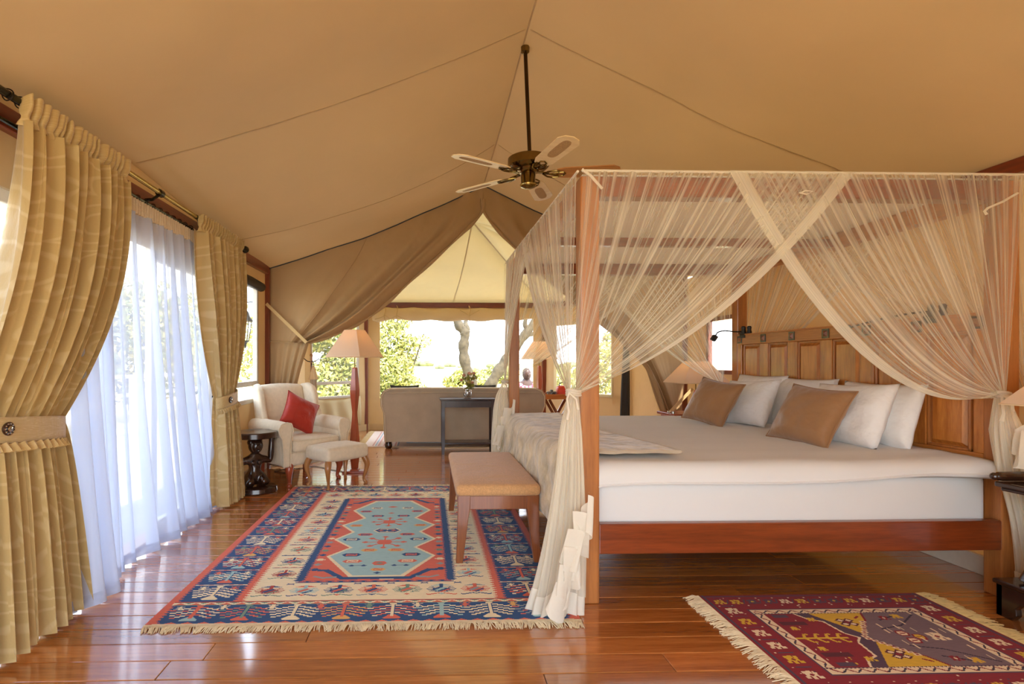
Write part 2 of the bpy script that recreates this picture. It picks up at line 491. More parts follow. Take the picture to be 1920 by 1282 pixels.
M['sofa'] = m_cloth('grey_beige_upholstery', srgb(186, 170, 148), var=0.07, nscale=6, weave=500, sheen=0.4, wrinkle=0.1)
M['bench_cloth'] = m_cloth('tan_bench_cloth', srgb(202, 156, 108), var=0.14, nscale=120, weave=350, wb=0.5, sheen=0.3, wrinkle=0.3, wscale=7)
M['dark_cloth'] = m_cloth('dark_blue_cloth', srgb(62, 64, 68), wrinkle=0.3)
M['shade'] = m_cloth('lamp_shade_cloth', srgb(244, 232, 212), transl=0.5, var=0.02, weave=500, sheen=0.1, wrinkle=0.03, tcol=srgb(252, 226, 190))
M['gold'] = None
M['net'] = m_net('mosquito_net', srgb(246, 240, 220), 0.17, 0.78, 46, 0.45, 0.46, 0.72)
M['net_hem'] = m_net('net_hem', srgb(246, 240, 222), 0.5, 0.8, 30, 0.4)
M['net_white'] = m_cloth('net_white_band', srgb(244, 238, 222), transl=0.35, var=0.02, weave=800, wrinkle=0.25, wscale=12, tcol=srgb(244, 236, 220))
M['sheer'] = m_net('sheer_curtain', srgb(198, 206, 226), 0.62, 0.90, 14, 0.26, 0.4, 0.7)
M['sheer_head'] = m_cloth('sheer_heading', srgb(240, 226, 198), transl=0.4, wrinkle=0.3, wscale=25, tcol=srgb(244, 226, 200))
M['screen'] = m_net('insect_screen', srgb(190, 188, 180), 0.14, 0.14, 5, 0.2, facing=False)
M['glass'] = m_glass('glass')
M['canopy'] = m_cloth('white_canopy_cloth', srgb(252, 250, 244), transl=0.5, var=0.02, wrinkle=0.2, wscale=3)
M['leaf'] = m_plain('leaf_green', srgb(124, 128, 54), 0.5, var=0.35, nscale=3, bmp=0)
M['leaf2'] = m_plain('leaf_yellow', srgb(176, 166, 84), 0.5, var=0.3, nscale=3, bmp=0)
M['bark'] = m_plain('bark', srgb(78, 67, 48), 0.9, var=0.35, nscale=9, bmp=1.0)
M['savanna'] = m_plain('dry_grass', srgb(200, 180, 130), 1.0, var=0.12, nscale=0.25, bmp=0)
M['far_green'] = m_plain('far_bush_green', srgb(116, 122, 84), 1.0, var=0.25, nscale=0.5, bmp=0)
M['skin'] = m_plain('dark_skin', srgb(70, 44, 32), 0.5, bmp=0, var=0.05)
M['hair'] = m_plain('black_hair', srgb(24, 20, 18), 0.9, bmp=0.5, nscale=200)
M['eye'] = m_plain('eye_white', srgb(230, 225, 218), 0.3, bmp=0, var=0.01)
M['trouser'] = m_plain('grey_trouser', srgb(92, 88, 84), 0.9)
M['red_bag'] = m_plain('red_bag', srgb(214, 66, 40), 0.5)
M['grey_plastic'] = m_plain('grey_plastic', srgb(120, 116, 112), 0.5)
M['fringe'] = m_cloth('fringe_wool', srgb(228, 210, 172), var=0.12, nscale=40, weave=300, wrinkle=0.1)
M['fringe2'] = m_cloth('fringe_wool_yellow', srgb(214, 184, 122), var=0.12, nscale=40, weave=300, wrinkle=0.1)
M['pink_flower'] = m_plain('pink_petals', srgb(206, 150, 130), 0.6, nscale=90)
M['bulb'] = m_emit('lit_bulb', (1, 0.62, 0.28, 1), 6)
M['cream_cloth'] = m_cloth('cream_cloth', srgb(226, 200, 160))

# gold damask curtain: scroll pattern woven into satin
def make_gold():
    m, nt, o = newmat('gold_damask')
    p = N(nt, 'ShaderNodeBsdfPrincipled')
    tc = N(nt, 'ShaderNodeTexCoord')
    mp = N(nt, 'ShaderNodeMapping'); mp.inputs['Scale'].default_value = (2.6, 6.0, 1); nt.links.new(tc.outputs['UV'], mp.inputs[0])
    wn = N(nt, 'ShaderNodeTexNoise'); wn.inputs['Scale'].default_value = 1.1; wn.inputs['Detail'].default_value = 1; nt.links.new(mp.outputs[0], wn.inputs['Vector'])
    ad = N(nt, 'ShaderNodeMixRGB'); ad.blend_type = 'LINEAR_LIGHT'; ad.inputs[0].default_value = 0.35
    nt.links.new(mp.outputs[0], ad.inputs[1]); nt.links.new(wn.outputs['Color'], ad.inputs[2])
    vo = N(nt, 'ShaderNodeTexVoronoi'); vo.inputs['Scale'].default_value = 1.3; nt.links.new(ad.outputs[0], vo.inputs['Vector'])
    ml = N(nt, 'ShaderNodeMath', operation='MULTIPLY'); ml.inputs[1].default_value = 34; nt.links.new(vo.outputs['Distance'], ml.inputs[0])
    sn = N(nt, 'ShaderNodeMath', operation='SINE'); nt.links.new(ml.outputs[0], sn.inputs[0])
    r = ramp(nt, sn.outputs[0], [(0.55, srgb(196, 166, 108)), (0.95, srgb(208, 182, 128))])
    nt.links.new(r.outputs[0], p.inputs['Base Color'])
    rr = N(nt, 'ShaderNodeMapRange'); rr.inputs[3].default_value = 0.55; rr.inputs[4].default_value = 0.36; nt.links.new(sn.outputs[0], rr.inputs[0]); nt.links.new(rr.outputs[0], p.inputs['Roughness'])
    p.inputs['Sheen Weight'].default_value = 0.4; p.inputs['Specular IOR Level'].default_value = 0.35
    wr = noise_tex(nt, 26, 3, mapping=(1, 1, 0.5)); b = bump(nt, wr.outputs[0], 0.22, 0.02); nt.links.new(b.outputs[0], p.inputs['Normal'])
    tr = N(nt, 'ShaderNodeBsdfTranslucent'); nt.links.new(r.outputs[0], tr.inputs[0])
    mx = N(nt, 'ShaderNodeMixShader'); mx.inputs[0].default_value = 0.08
    nt.links.new(p.outputs[0], mx.inputs[1]); nt.links.new(tr.outputs[0], mx.inputs[2]); nt.links.new(mx.outputs[0], o.inputs[0])
    return m
M['gold'] = make_gold()

# checked shirt
def make_check():
    m, nt, o = newmat('red_white_check'); p = N(nt, 'ShaderNodeBsdfPrincipled')
    tc = N(nt, 'ShaderNodeTexCoord'); c = N(nt, 'ShaderNodeTexChecker'); c.inputs['Scale'].default_value = 26
    c.inputs[1].default_value = srgb(230, 210, 215); c.inputs[2].default_value = srgb(176, 60, 84)
    nt.links.new(tc.outputs['Object'], c.inputs[0]); nt.links.new(c.outputs[0], p.inputs['Base Color']); p.inputs['Roughness'].default_value = 0.9
    nt.links.new(p.outputs[0], o.inputs[0]); return m
M['check'] = make_check()
# ================================================================== THE SETTING
XL, XR, XM, YP, YB, YF = -1.87, 3.17, 0.65, 6.2, 9.63, -1.2
AL = ((-1.08, YB), (-1.97, 8.564))     # angled wall of the sitting bay, left
AR = ((2.08, YB), (3.17, 8.325))       # right

def zridge(Y): return interp([-1.2, 3.4, 6.2], [3.42, 3.38, 3.27], Y)
def zeave(Y): return interp([-1.2, 2.3, 3.35, 4.8, 6.2], [2.38, 2.38, 2.45, 2.36, 2.28], Y)
def zroof(X, Y):
    if X < XM: t = (XM - X) / (XM - XL)
    else: t = (X - XM) / (XR - XM)
    t = min(max(t, 0), 1)
    ze = zeave(Y) if X < XM else 2.29
    z = lerp(zridge(Y), ze, t)
    ph = ((Y - 0.6) / 2.8) % 1.0
    z -= 0.07 * 4 * t * (1 - t)
    z -= 0.115 * math.sin(PI * ph) ** 2 * (0.25 + 0.75 * math.sin(PI * t ** 0.8))
    z += 0.035 * noise.noise(Vector((X * 1.1, Y * 0.8, 3.1))) * math.sin(PI * t) + 0.010 * noise.noise(Vector((X * 3.1, Y * 2.0 + X, 7.1))) * math.sin(PI * t)
    return z

# floor: sub-floor slab, and every board a part
sub = MB(); sub.box((-1.97, YF, -0.06), (XR, YB + 0.05, -0.032))
floor = structure(sub.build('floor', M['frame_x'], smooth=False))
bw = 0.131
row = 0; y = 1.0
while y < YB:
    yc = y + bw / 2
    if yc < YP: x0, x1 = XL, XR
    else:
        k = 0.835
        x0, x1 = max(-1.97, -1.08 - k * (YB - yc)), min(3.17, 2.08 + k * (YB - yc))
    x = x0; first = True
    while x < x1 - 0.02:
        L = rnd.uniform(1.6, 2.9) if not first else rnd.uniform(0.6, 2.6)
        first = False
        xe = min(x1, x + L)
        if x1 - xe < 0.35: xe = x1
        b = MB(); b.box((x + 0.0012, y + 0.0016, -0.032), (xe - 0.0012, y + bw - 0.0016, 0.0))
        b.build('floorboard', M['floor'], floor, bevel=0.0022, segs=1, smooth=False)
        x = xe
    y += bw; row += 1
# bare boards behind the camera
b = MB(); b.box((XL, YF, -0.032), (XR, 1.0, 0.0)); b.build('floorboard_area', M['floor'], floor, smooth=False)

def wall(name, p0, p1, h, holes, mat, th=0.03, z0=0.0, ripple=0.0):
    """upright canvas wall from p0 to p1 with rectangular openings (s0, s1, z0, z1)"""
    p0 = Vector((p0[0], p0[1], 0)); p1 = Vector((p1[0], p1[1], 0)); L = (p1 - p0).length; d = (p1 - p0) / L; n = Vector((-d.y, d.x, 0))
    ss = sorted(set([0, L] + [v for q in holes for v in q[:2]] + [L * i / max(1, int(L / 0.25)) for i in range(int(L / 0.25))]))
    zs = sorted(set([z0, h] + [v for q in holes for v in q[2:]] + [z0 + (h - z0) * i / 9 for i in range(9)]))
    mb = MB()
    def pt(s, z, o):
        w = ripple * noise.noise(Vector((s * 2.2, z * 1.1, p0.x)))
        return p0 + d * s + n * (o + w) + Vector((0, 0, z))
    for i in range(len(ss) - 1):
        for j in range(len(zs) - 1):
            sc, zc = (ss[i] + ss[i + 1]) / 2, (zs[j] + zs[j + 1]) / 2
            if any(a < sc < b_ and c < zc < e for a, b_, c, e in holes): continue
            for o, fl in ((-th / 2, 0), (th / 2, 1)):
                q = [pt(ss[i], zs[j], o), pt(ss[i + 1], zs[j], o), pt(ss[i + 1], zs[j + 1], o), pt(ss[i], zs[j + 1], o)]
                mb.quad(*(q if fl else q[::-1]))
    for a, b_, c, e in holes:
        for (q0, q1) in (((a, c), (a, e)), ((b_, c), (b_, e)), ((a, c), (b_, c)), ((a, e), (b_, e))):
            mb.quad(pt(q0[0], q0[1], -th / 2), pt(q1[0], q1[1], -th / 2), pt(q1[0], q1[1], th / 2), pt(q0[0], q0[1], th / 2))
    o = structure(mb.build(name, mat, smooth=True)); weld(o)
    return o, p0, d, n

def window(name, W0, d, n, s0, s1, z0, z1, bars, mat_f, fw=0.045, screen=True):
    """frame, cross bars and screen in a wall opening"""
    mb = MB()
    P = lambda s, z: W0 + d * s + Vector((0, 0, z))
    up = (0, 0, 1)
    mb.beam(P(s0, z0), P(s1, z0), 0.05, fw); mb.beam(P(s0, z1), P(s1, z1), 0.05, fw)
    mb.beam(P(s0, z0), P(s0, z1), 0.05, fw); mb.beam(P(s1, z0), P(s1, z1), 0.05, fw)
    o = structure(mb.build(name, mat_f, smooth=False, bevel=0.004, segs=1))
    for z in bars:
        b = MB(); b.beam(P(s0, z) + n * 0.0, P(s1, z), 0.04, 0.05); b.build('cross_bar', mat_f, o, smooth=False)
    if screen:
        b = MB(); b.quad(P(s0, z0), P(s1, z0), P(s1, z1), P(s0, z1)); b.build('screen', M['screen'], o, smooth=False)
    return o

# left wall: doorway behind the sheers and one screened window
wl, w0, wd, wn = wall('wall_left', (XL, YF), (XL, YP), 2.50, [(2.75, 5.98, 0, 1.97), (6.33, 7.05, 0.80, 2.02)], M['canvas_wall'])
window('window_1', w0, wd, wn, 6.33, 7.05, 0.80, 2.02, [0.98], M['grey_paint'])
rb = MB(); rb.tube([(XL + 0.04, 5.06, 2.04), (XL + 0.045, 5.5, 2.035), (XL + 0.04, 5.92, 2.03)], [0.05, 0.056, 0.05], 10)
tag(rb.build('rolled_blind', M['black']), 'dark rolled blind tied above the screened window of the left wall', 'blind')
wall('wall_light_baffle', (XL, YF), (XR, YF), 3.45, [(0.25, 3.5, 0.0, 2.35)], M['canvas_wall'])  # unseen wall added behind the camera, its opening sized to shape the daylight
wr, v0, vd, vn = wall('wall_right', (XR, YF), (XR, YP), 2.30, [(6.42, 7.12, 1.10, 1.68)], M['canvas_wall'])
window('window_2', v0, vd, vn, 6.42, 7.12, 1.10, 1.68, [], M['frame'])
# sitting bay
wb, b0, bd, bn = wall('wall_back', (AL[0][0], YB), (AR[0][0], YB), 2.22, [(0.22, 2.99, 0.55, 2.02)], M['canvas_wall'])
wal, a0, ad_, an = wall('wall_back_left', AL[0], AL[1], 2.22, [(0.24, 1.26, 0.62, 1.92)], M['canvas_wall'], ripple=0.03)
window('window_3', a0, ad_, an, 0.24, 1.26, 0.62, 1.92, [0.86], M['grey_paint'], fw=0.04)
war, r0, rd, rn = wall('wall_back_right', AR[0], AR[1], 2.22, [(0.28, 1.42, 0.66, 1.88)], M['canvas_wall'], ripple=0.02)
window('window_4', r0, rd, rn, 0.28, 1.42, 0.66, 1.88, [], M['canvas_cream'], fw=0.05)
wall('wall_left_side', (-1.97, AL[1][1]), (-1.97, YP), 2.22, [], M['canvas_wall'])
wall('wall_right_side', (XR, YP), (XR, AR[1][1]), 2.22, [], M['canvas_wall'])
# folded canvas sag below the angled window
fs = MB()
fs.grid(lambda u, v: a0 + ad_ * (0.22 + 1.08 * u) + an * (0.045 + 0.035 * math.sin(u * 22 + 3 * v) * (0.3 + v * 0.7)) + Vector((0, 0, 0.62 - 0.52 * v - 0.05 * math.sin(PI * u))), 40, 10)
fs.build('canvas_flap', M['canvas_cream'], wal, solid=0.003)

# timber: posts, eave beams, skirting
def trim(n, a, b, w, h, mat='frame'):
    mb = MB(); mb.beam(a, b, w, h); return structure(mb.build('trim_%d' % n, M[mat], smooth=False, bevel=0.004, segs=1))
trim(1, (XL + 0.03, YF, 2.26), (XL + 0.03, YP, 2.26), 0.05, 0.10, 'frame_y')
trim(2, (XR - 0.03, YF, 2.245), (XR - 0.03, YP, 2.245), 0.05, 0.08, 'frame_y')
trim(3, (XL + 0.035, YP - 0.04, 0), (XL + 0.035, YP - 0.04, 2.26), 0.055, 0.055)
trim(4, (3.02, YP + 0.02, 0), (3.02, YP + 0.02, 2.24), 0.06, 0.06)
trim(5, (-1.11, YB - 0.04, 0), (-1.11, YB - 0.04, 2.2), 0.08, 0.08)
trim(6, (2.11, YB - 0.04, 0), (2.11, YB - 0.04, 2.2), 0.09, 0.09)
trim(7, (-1.1, YB - 0.03, 2.235), (2.1, YB - 0.03, 2.235), 0.06, 0.09, 'frame_x')
trim(8, (AL[0][0], YB - 0.03, 2.235), (AL[1][0] + .02, AL[1][1], 2.235), 0.06, 0.09, 'frame_y')
trim(9, (AR[0][0], YB - 0.03, 2.235), (AR[1][0] - .02, AR[1][1], 2.235), 0.06, 0.09, 'frame_y')
trim(10, (XL + 0.01, 1.52, 0), (XL + 0.01, 1.52, 2.0), 0.06, 0.06, 'white_paint')
def base(side, a, b, mat='white_paint', h=0.11):
    mb = MB(); mb.beam(a, b, 0.025, h); return structure(mb.build('baseboard_' + side, M[mat], smooth=False, bevel=0.004, segs=1))
base('left', (XL + 0.03, 4.80, 0.055), (XL + 0.03, 6.12, 0.055))
base('right', (XR - 0.03, 0.5, 0.055), (XR - 0.03, 6.1, 0.055))
base('back_left', Vector((AL[0][0], YB, 0.05)) + an * 0.03, Vector((AL[1][0], AL[1][1], 0.05)) + an * 0.03, 'canvas_wall')
base('back', (-1.0, YB - 0.03, 0.05), (2.0, YB - 0.03, 0.05), 'canvas_wall')
base('back_right', Vector((AR[0][0], YB, 0.05)) - rn * 0.03, Vector((AR[1][0], AR[1][1], 0.05)) - rn * 0.03, 'canvas_wall')

# door leaves behind the sheers: pale sliding frames
def door(n, y0, y1, x):
    mb = MB()
    z0, z1 = 0.0, 1.99
    mb.beam((x, y0, z0), (x, y0, z1), 0.045, 0.075, up=(0, 1, 0)); mb.beam((x, y1, z0), (x, y1, z1), 0.045, 0.075, up=(0, 1, 0))
    mb.beam((x, y0, z1 - 0.04), (x, y1, z1 - 0.04), 0.045, 0.08); mb.beam((x, y0, z0 + 0.05), (x, y1, z0 + 0.05), 0.045, 0.1)
    o = structure(mb.build('door_%d' % n, M['white_paint'], smooth=False, bevel=0.004, segs=1))
    g = MB(); g.quad((x, y0, z0), (x, y1, z0), (x, y1, z1), (x, y0, z1)); g.build('glass_pane', M['glass'], o, smooth=False)
    h = MB(); h.tube([(x + 0.03, y1 - 0.02, 0.9), (x + 0.055, y1 - 0.02, 0.92), (x + 0.055, y1 - 0.02, 1.06), (x + 0.03, y1 - 0.02, 1.08)], 0.008, 6); h.build('door_handle', M['iron'], o)
mb = MB(); mb.box((XL - 0.10, 1.5, -0.03), (XL + 0.02, 4.8, 0.022)); structure(mb.build('trim_11', M['frame_y'], smooth=False, bevel=0.004, segs=1))
door(1, 1.62, 2.60, XL - 0.03)
door(2, 3.72, 4.68, XL - 0.03)

# ceiling: two slopes of one canvas, seams proud of it
cl = MB()
NU, NV = 46, 90
def roofpt(u, v):
    Y = lerp(YF, YP + 0.09, v); X = lerp(XL - 0.05, XR + 0.05, u)
    return Vector((X, Y, zroof(X, min(Y, YP))))
us = [i / 30 * (XM - XL + 0.05) / (XR - XL + 0.1) for i in range(31)]
def upick(u):
    k = u * 60
    c = (XM - XL + 0.05) / (XR - XL + 0.1)
    return k / 30 * c if k <= 30 else c + (k - 30) / 30 * (1 - c)
cl.grid(lambda u, v: roofpt(upick(u), v), 60, NV)
ceiling = structure(cl.build('ceiling', M['canvas'], solid=0.006, angle=24))
def seam(pts, w, name='seam', parent=None, mat='canvas', lift=0.0045):
    mb = MB(); rings = []
    for i, p in enumerate(pts):
        t = (pts[min(i + 1, len(pts) - 1)] - pts[max(i - 1, 0)]).normalized(); s = t.cross(Vector((0, 0, 1))).normalized(); u = s.cross(t)
        p = p - Vector((0, 0, lift))
        rings.append([p - s * w, p + s * w, p + s * w * 0.9 - u * 0.0025, p - s * w * 0.9 - u * 0.0025])
    mb.loft(rings, True, True); return mb.build(name, M[mat], parent or ceiling)
for Ys in (0.6, 3.4, 5.0):
    seam([Vector((XL + 0.04 + (XM - XL - 0.06) * i / 30, Ys + 0.05 * i / 30, zroof(XL + 0.04 + (XM - XL - 0.06) * i / 30, Ys))) for i in range(31)], 0.007)
    seam([Vector((XM + 0.02 + (XR - XM - 0.06) * i / 30, Ys + 0.05 * (1 - i / 30), zroof(XM + 0.02 + (XR - XM - 0.06) * i / 30, Ys))) for i in range(31)], 0.007)
seam([Vector((XM, YF + (YP - YF) * i / 60, zroof(XM, YF + (YP - YF) * i / 60))) for i in range(61)], 0.006)
# dark rope along the foot of the roof where it meets the partition
rp = [Vector((XL + 0.02 + (XR - XL - 0.04) * i / 50, YP - 0.02, zroof(XL + 0.02 + (XR - XL - 0.04) * i / 50, YP) - 0.012)) for i in range(51)]
mb = MB(); mb.tube(rp, 0.006, 6); mb.build('seam_rope', M['dark_cloth'], ceiling)

# bay roof: hipped cream canvas
APX = Vector((0.60, 7.15, 3.10)); AP2 = Vector((0.62, YP + 0.1, 3.2))
hp = [Vector((XL - 0.1, YP + 0.03, 2.26)), Vector((-2.0, 6.25, 2.25)), Vector((-2.0, 8.56, 2.25)), Vector((-1.08, YB, 2.27)), Vector((2.08, YB, 2.27)), Vector((3.2, 8.33, 2.25)), Vector((3.2, 6.25, 2.25)), Vector((XR + 0.1, YP + 0.03, 2.26))]
cm = MB()
def tri_patch(a, b, c, sag=0.05, n=10):
    idx = {}
    nr = (b - a).cross(c - a).normalized()
    if nr.z < 0: nr = -nr
    for i in range(n + 1):
        for j in range(n + 1 - i):
            k = n - i - j; u, v, w_ = i / n, j / n, k / n
            p = a * u + b * v + c * w_ - Vector((0, 0, 1)) * sag * 27 * u * v * w_
            idx[(i, j)] = len(cm.v); cm.v.append(tuple(p))
    for i in range(n):
        for j in range(n - i):
            cm.face((idx[(i, j)], idx[(i + 1, j)], idx[(i, j + 1)]))
            if j < n - i - 1: cm.face((idx[(i + 1, j)], idx[(i + 1, j + 1)], idx[(i, j + 1)]))
tri_patch(APX, hp[3], hp[4]); tri_patch(APX, hp[2], hp[3]); tri_patch(APX, hp[4], hp[5]); tri_patch(APX, hp[1], hp[2], 0.02); tri_patch(APX, hp[5], hp[6], 0.02)
tri_patch(AP2, APX, hp[1], 0.02); tri_patch(AP2, APX, hp[6], 0.02); tri_patch(AP2, hp[0], hp[1], 0); tri_patch(AP2, hp[7], hp[6], 0)
ceil2 = structure(cm.build('ceiling', M['canvas_cream'], solid=0.005, angle=20))
for q in (hp[3], hp[4]): seam([APX.lerp(q, i / 12) for i in range(13)], 0.012, parent=ceil2, mat='canvas_cream')
seam([APX.lerp(Vector((0.45, YB, 2.3)), i / 12) - Vector((0, 0, 0.12 * math.sin(PI * i / 12))) for i in range(13)], 0.010, parent=ceil2, mat='canvas_cream')

# partition drapes: two canvas curtains closing the tent half way, tied back
def drape(side):
    rs = random.Random(5 + side)
    if side < 0:
        E = [W(903, 345, Y=YP), W(902, 396, Y=YP), W(866, 437, Y=YP), W(778, 518, Y=YP), W(702, 586, Y=YP), W(640, 622, Y=YP), W(579, 643, Y=YP)]
        Xw = XL + 0.05; zw = 1.45; T = E[-1]
    else:
        E = [W(903, 345, Y=YP), W(905, 396, Y=YP), W(950, 450, Y=YP), W(1040, 535, Y=YP), W(1130, 610, Y=YP), W(1204, 672, Y=YP), W(1243, 775, Y=YP)]
        Xw = 3.06; zw = 0.62; T = E[-1]
    E0, E1 = E[0], E[-1]
    def fn(u, v):
        X = lerp(Xw, XM - 0.01, u ** 0.9)
        top = Vector((X, YP, zroof(X, YP) + 0.012))
        k = u ** 0.55
        bot = vl((Xw, YP, zw), (T.x, YP, T.z), k)
        p = top.lerp(bot, v)
        e = smooth_poly(E, v)
        lin = E0.lerp(E1, v)
        p = p + (e - lin) * (u ** 2.4)
        # folds radiate from the tie
        amp = 0.055 * min(1, 2.5 * u) * math.sin(PI * min(1, v * 0.55 + 0.05))
        p.y += amp * math.sin(u ** 1.5 * 19 + v * 1.5) * (0.35 + 0.65 * u) - 0.14 * math.sin(PI * min(1, v)) * u * (1 - u) * 2
        p.y += 0.03 * noise.noise(Vector((u * 6, v * 2, side))) + 0.008 * noise.noise(Vector((u * 22, v * 3, side)))
        p.y -= 0.09 * math.exp(-((u - 0.86) / 0.035) ** 2) * math.sin(PI * min(1, v * 1.05)) ** 0.7
        p.y += 0.025 * math.sin(u * 60 + v * 4) * max(0, 1 - v * 5) * max(0, u - 0.6) * 2.5
        # belly sag beside the wall
        p.z -= 0.05 * math.sin(PI * u) * math.sin(PI * v)
        if v > 0.97: p.y -= 0.0
        return p
    root = fn
    mb = MB(); mb.grid(fn, 110, 50)
    side_txt = ('taupe canvas partition curtain tied back on the armchair side', 'taupe canvas partition curtain tied back behind the bed head') [side > 0]
    o = mb.build('partition_curtain', M['drape'], solid=0.006, angle=60)
    tag(o, side_txt, 'curtain', 'canvas partition curtains')
    # hanging tail below the tie
    def tl(u, v):
        z = lerp(lerp(zw, T.z, u ** 0.5), 0.02, v)
        xin = lerp(T.x, T.x - side * -0.05, v)
        xin = T.x + (0.10 * v + 0.12 * math.sin(PI * v)) * (1 if side > 0 else -1)
        x = lerp(Xw, xin, u ** (0.8))
        yy = YP - 0.01 + 0.05 * math.sin(u * 26 + v * 2) * (0.3 + 0.7 * u) * (0.3 + v)
        return Vector((x, yy, z))
    if zw > 0.2:
        mb = MB(); mb.grid(tl, 70, 16); mb.build('hanging_end', M['drape'], o, solid=0.005, angle=60)
    mb = MB()
    a = Vector((Xw - (0.01 if side < 0 else -0.01), YP - 0.10, 1.2 + 0.108 * YP if side < 0 else 0.9)); b_ = Vector((T.x, YP - 0.12, T.z))
    mb.beam(a, b_, 0.006, 0.035); mb.build('tie_strap', M['strap'], o, smooth=False)
    # rolled inner edge of the curtain
    mb = MB()
    pts = [fn(1.0, j / 40) + Vector((0, -0.02, 0)) for j in range(4, 41)]
    mb.tube(pts, [0.016 + 0.006 * math.sin(j) for j in range(len(pts))], 8); mb.build('rolled_hem', M['drape'], o)
    # vertical stitched seam
    mb = MB(); pts = [fn(0.42, j / 30) + Vector((0, -0.012, 0)) for j in range(0, 27)]
    mb.tube(pts, 0.004, 5); mb.build('seam', M['drape'], o)
    return o
drape(-1); drape(1)

# rolled blind over the big opening
def rollfn(u, v):
    x = lerp(-0.98, 1.96, u); a = v * 2 * PI
    r = 0.105 + 0.012 * math.sin(u * 31) + (0.02 if u < 0.04 else 0)
    zc = 2.085 - 0.03 * math.sin(PI * u) - 0.03 * math.exp(-((u - 0.045) / 0.03) ** 2)
    return Vector((x, YB - 0.12 + 0.6 * r * math.cos(a), zc + r * 1.05 * math.sin(a)))
mb = MB(); mb.grid(rollfn, 60, 16)
blind = tag(mb.build('rolled_blind', M['canvas_wall'], angle=60), 'beige canvas blind rolled up above the large open view', 'blind')
for px in (722, 745, 880):
    x = W(px, 590, Y=YB - 0.12).x
    mb = MB(); mb.tube([Vector((x + 0.01 * math.sin(3 * a), YB - 0.12 + 0.085 * math.cos(a), 2.08 + 0.135 * math.sin(a))) for a in [2 * PI * i / 20 for i in range(21)]], 0.007, 5)
    for s in (-1, 1): mb.tube([(x, YB - 0.2, 2.03), (x + s * 0.08, YB - 0.215, 2.08 if px == 880 else 1.99), (x + s * 0.17, YB - 0.205, 2.13 if px == 880 else 1.965)], 0.006, 5)
    mb.build('tie_cord', M['strap'], blind)

# ------------------------------------------------------------------ outside
g = MB(); g.grid(lambda u, v: Vector((lerp(-400, 400, u), lerp(-40, 900, v * v), -0.45)), 20, 20)
g.v = [p for p in g.v]
tag(g.build('savanna_ground', M['savanna'], smooth=False), 'pale dry grass plain running to the horizon', 'ground', kind='structure')
dk = MB(); dk.box((-5.2, -1.5, -0.12), (XL - 0.05, 13.2, -0.05)); dk.box((-1.9, YB + 0.08, -0.12), (5.5, 13.2, -0.05))
deck = structure(dk.build('floor', M['deck'], smooth=False))
y = 0.6
while y < 13.1:
    b = MB(); b.box((-5.2, y + 0.003, -0.05), (XL - 0.06 if y < 6.15 else (-2.02 if y < 9.7 else 0.6), y + 0.137, -0.02)); b.build('deck_board', M['deck'], deck, smooth=False)
    if y > YB + 0.1: b = MB(); b.box((0.606, y + 0.003, -0.05), (5.5, y + 0.137, -0.02)); b.build('deck_board', M['deck'], deck, smooth=False)
    y += 0.14
# deck railing on the left
rl = thing('deck_railing', (-5.0, 2, -0.02), 'pale timber deck railing beyond the sheer curtains', 'railing')
for yy in (0.8, 2.9, 5.0, 7.1, 9.2, 11.3, 13.0):
    b = MB(); b.box((-5.05, yy - 0.045, -0.02), (-4.96, yy + 0.045, 0.98)); b.build('post', M['grey_paint'], rl, smooth=False)
for z in (0.97, 0.66, 0.36):
    b = MB(); b.box((-5.03, 0.8, z - 0.03), (-4.98, 13.0, z + 0.03)); b.build('rail', M['grey_paint'], rl, smooth=False)

def leaves(mb, c, r, n, size, rs, mats=2):
    for _ in range(n):
        while True:
            p = Vector((rs.uniform(-1, 1), rs.uniform(-1, 1), rs.uniform(-1, 1)))
            if p.length <= 1: break
        if p.length < 0.55 and rs.random() < 0.6: p = p.normalized() * rs.uniform(0.6, 1)
        q = Vector(c) + Vector((p.x * r[0], p.y * r[1], p.z * r[2]))
        a = Vector((rs.gauss(0, 1), rs.gauss(0, 1), rs.gauss(0, 1))).normalized() * size * rs.uniform(.6, 1.3)
        b_ = a.orthogonal().normalized() * a.length * 0.5
        mb.quad(q - a, q - a * 0.1 + b_, q + a, q - a * 0.1 - b_, rs.randrange(mats))
def bush(loc, blobs, n, size, label, cat='bush', group=None, seed=1, stems=None, name='leafy_bush', mats=None):
    rs = random.Random(seed)
    t = thing(name, loc, label, cat, group)
    mb = MB()
    tot = sum(b[3] * b[4] * b[5] for b in blobs)
    for b in blobs: leaves(mb, b[:3], b[3:6], int(n * b[3] * b[4] * b[5] / tot) + 20, size, rs)
    f = mb.build('foliage', mats or [M['leaf'], M['leaf2']], t, smooth=False); f['kind'] = 'stuff'
    sm = MB()
    for b in blobs:
        p0 = Vector((loc[0] + rs.uniform(-.15, .15), loc[1] + rs.uniform(-.1, .1), loc[2]))
        p1 = Vector(b[:3])
        mid = p0.lerp(p1, 0.5) + Vector((rs.uniform(-.1, .1), rs.uniform(-.1, .1), 0.1))
        sm.tube([p0, mid, p1, p1 + (p1 - mid) * 0.5], [0.035, 0.025, 0.015, 0.005], 6)
    sm.build('branch', M['bark'], t)
    return t
G0 = -0.45
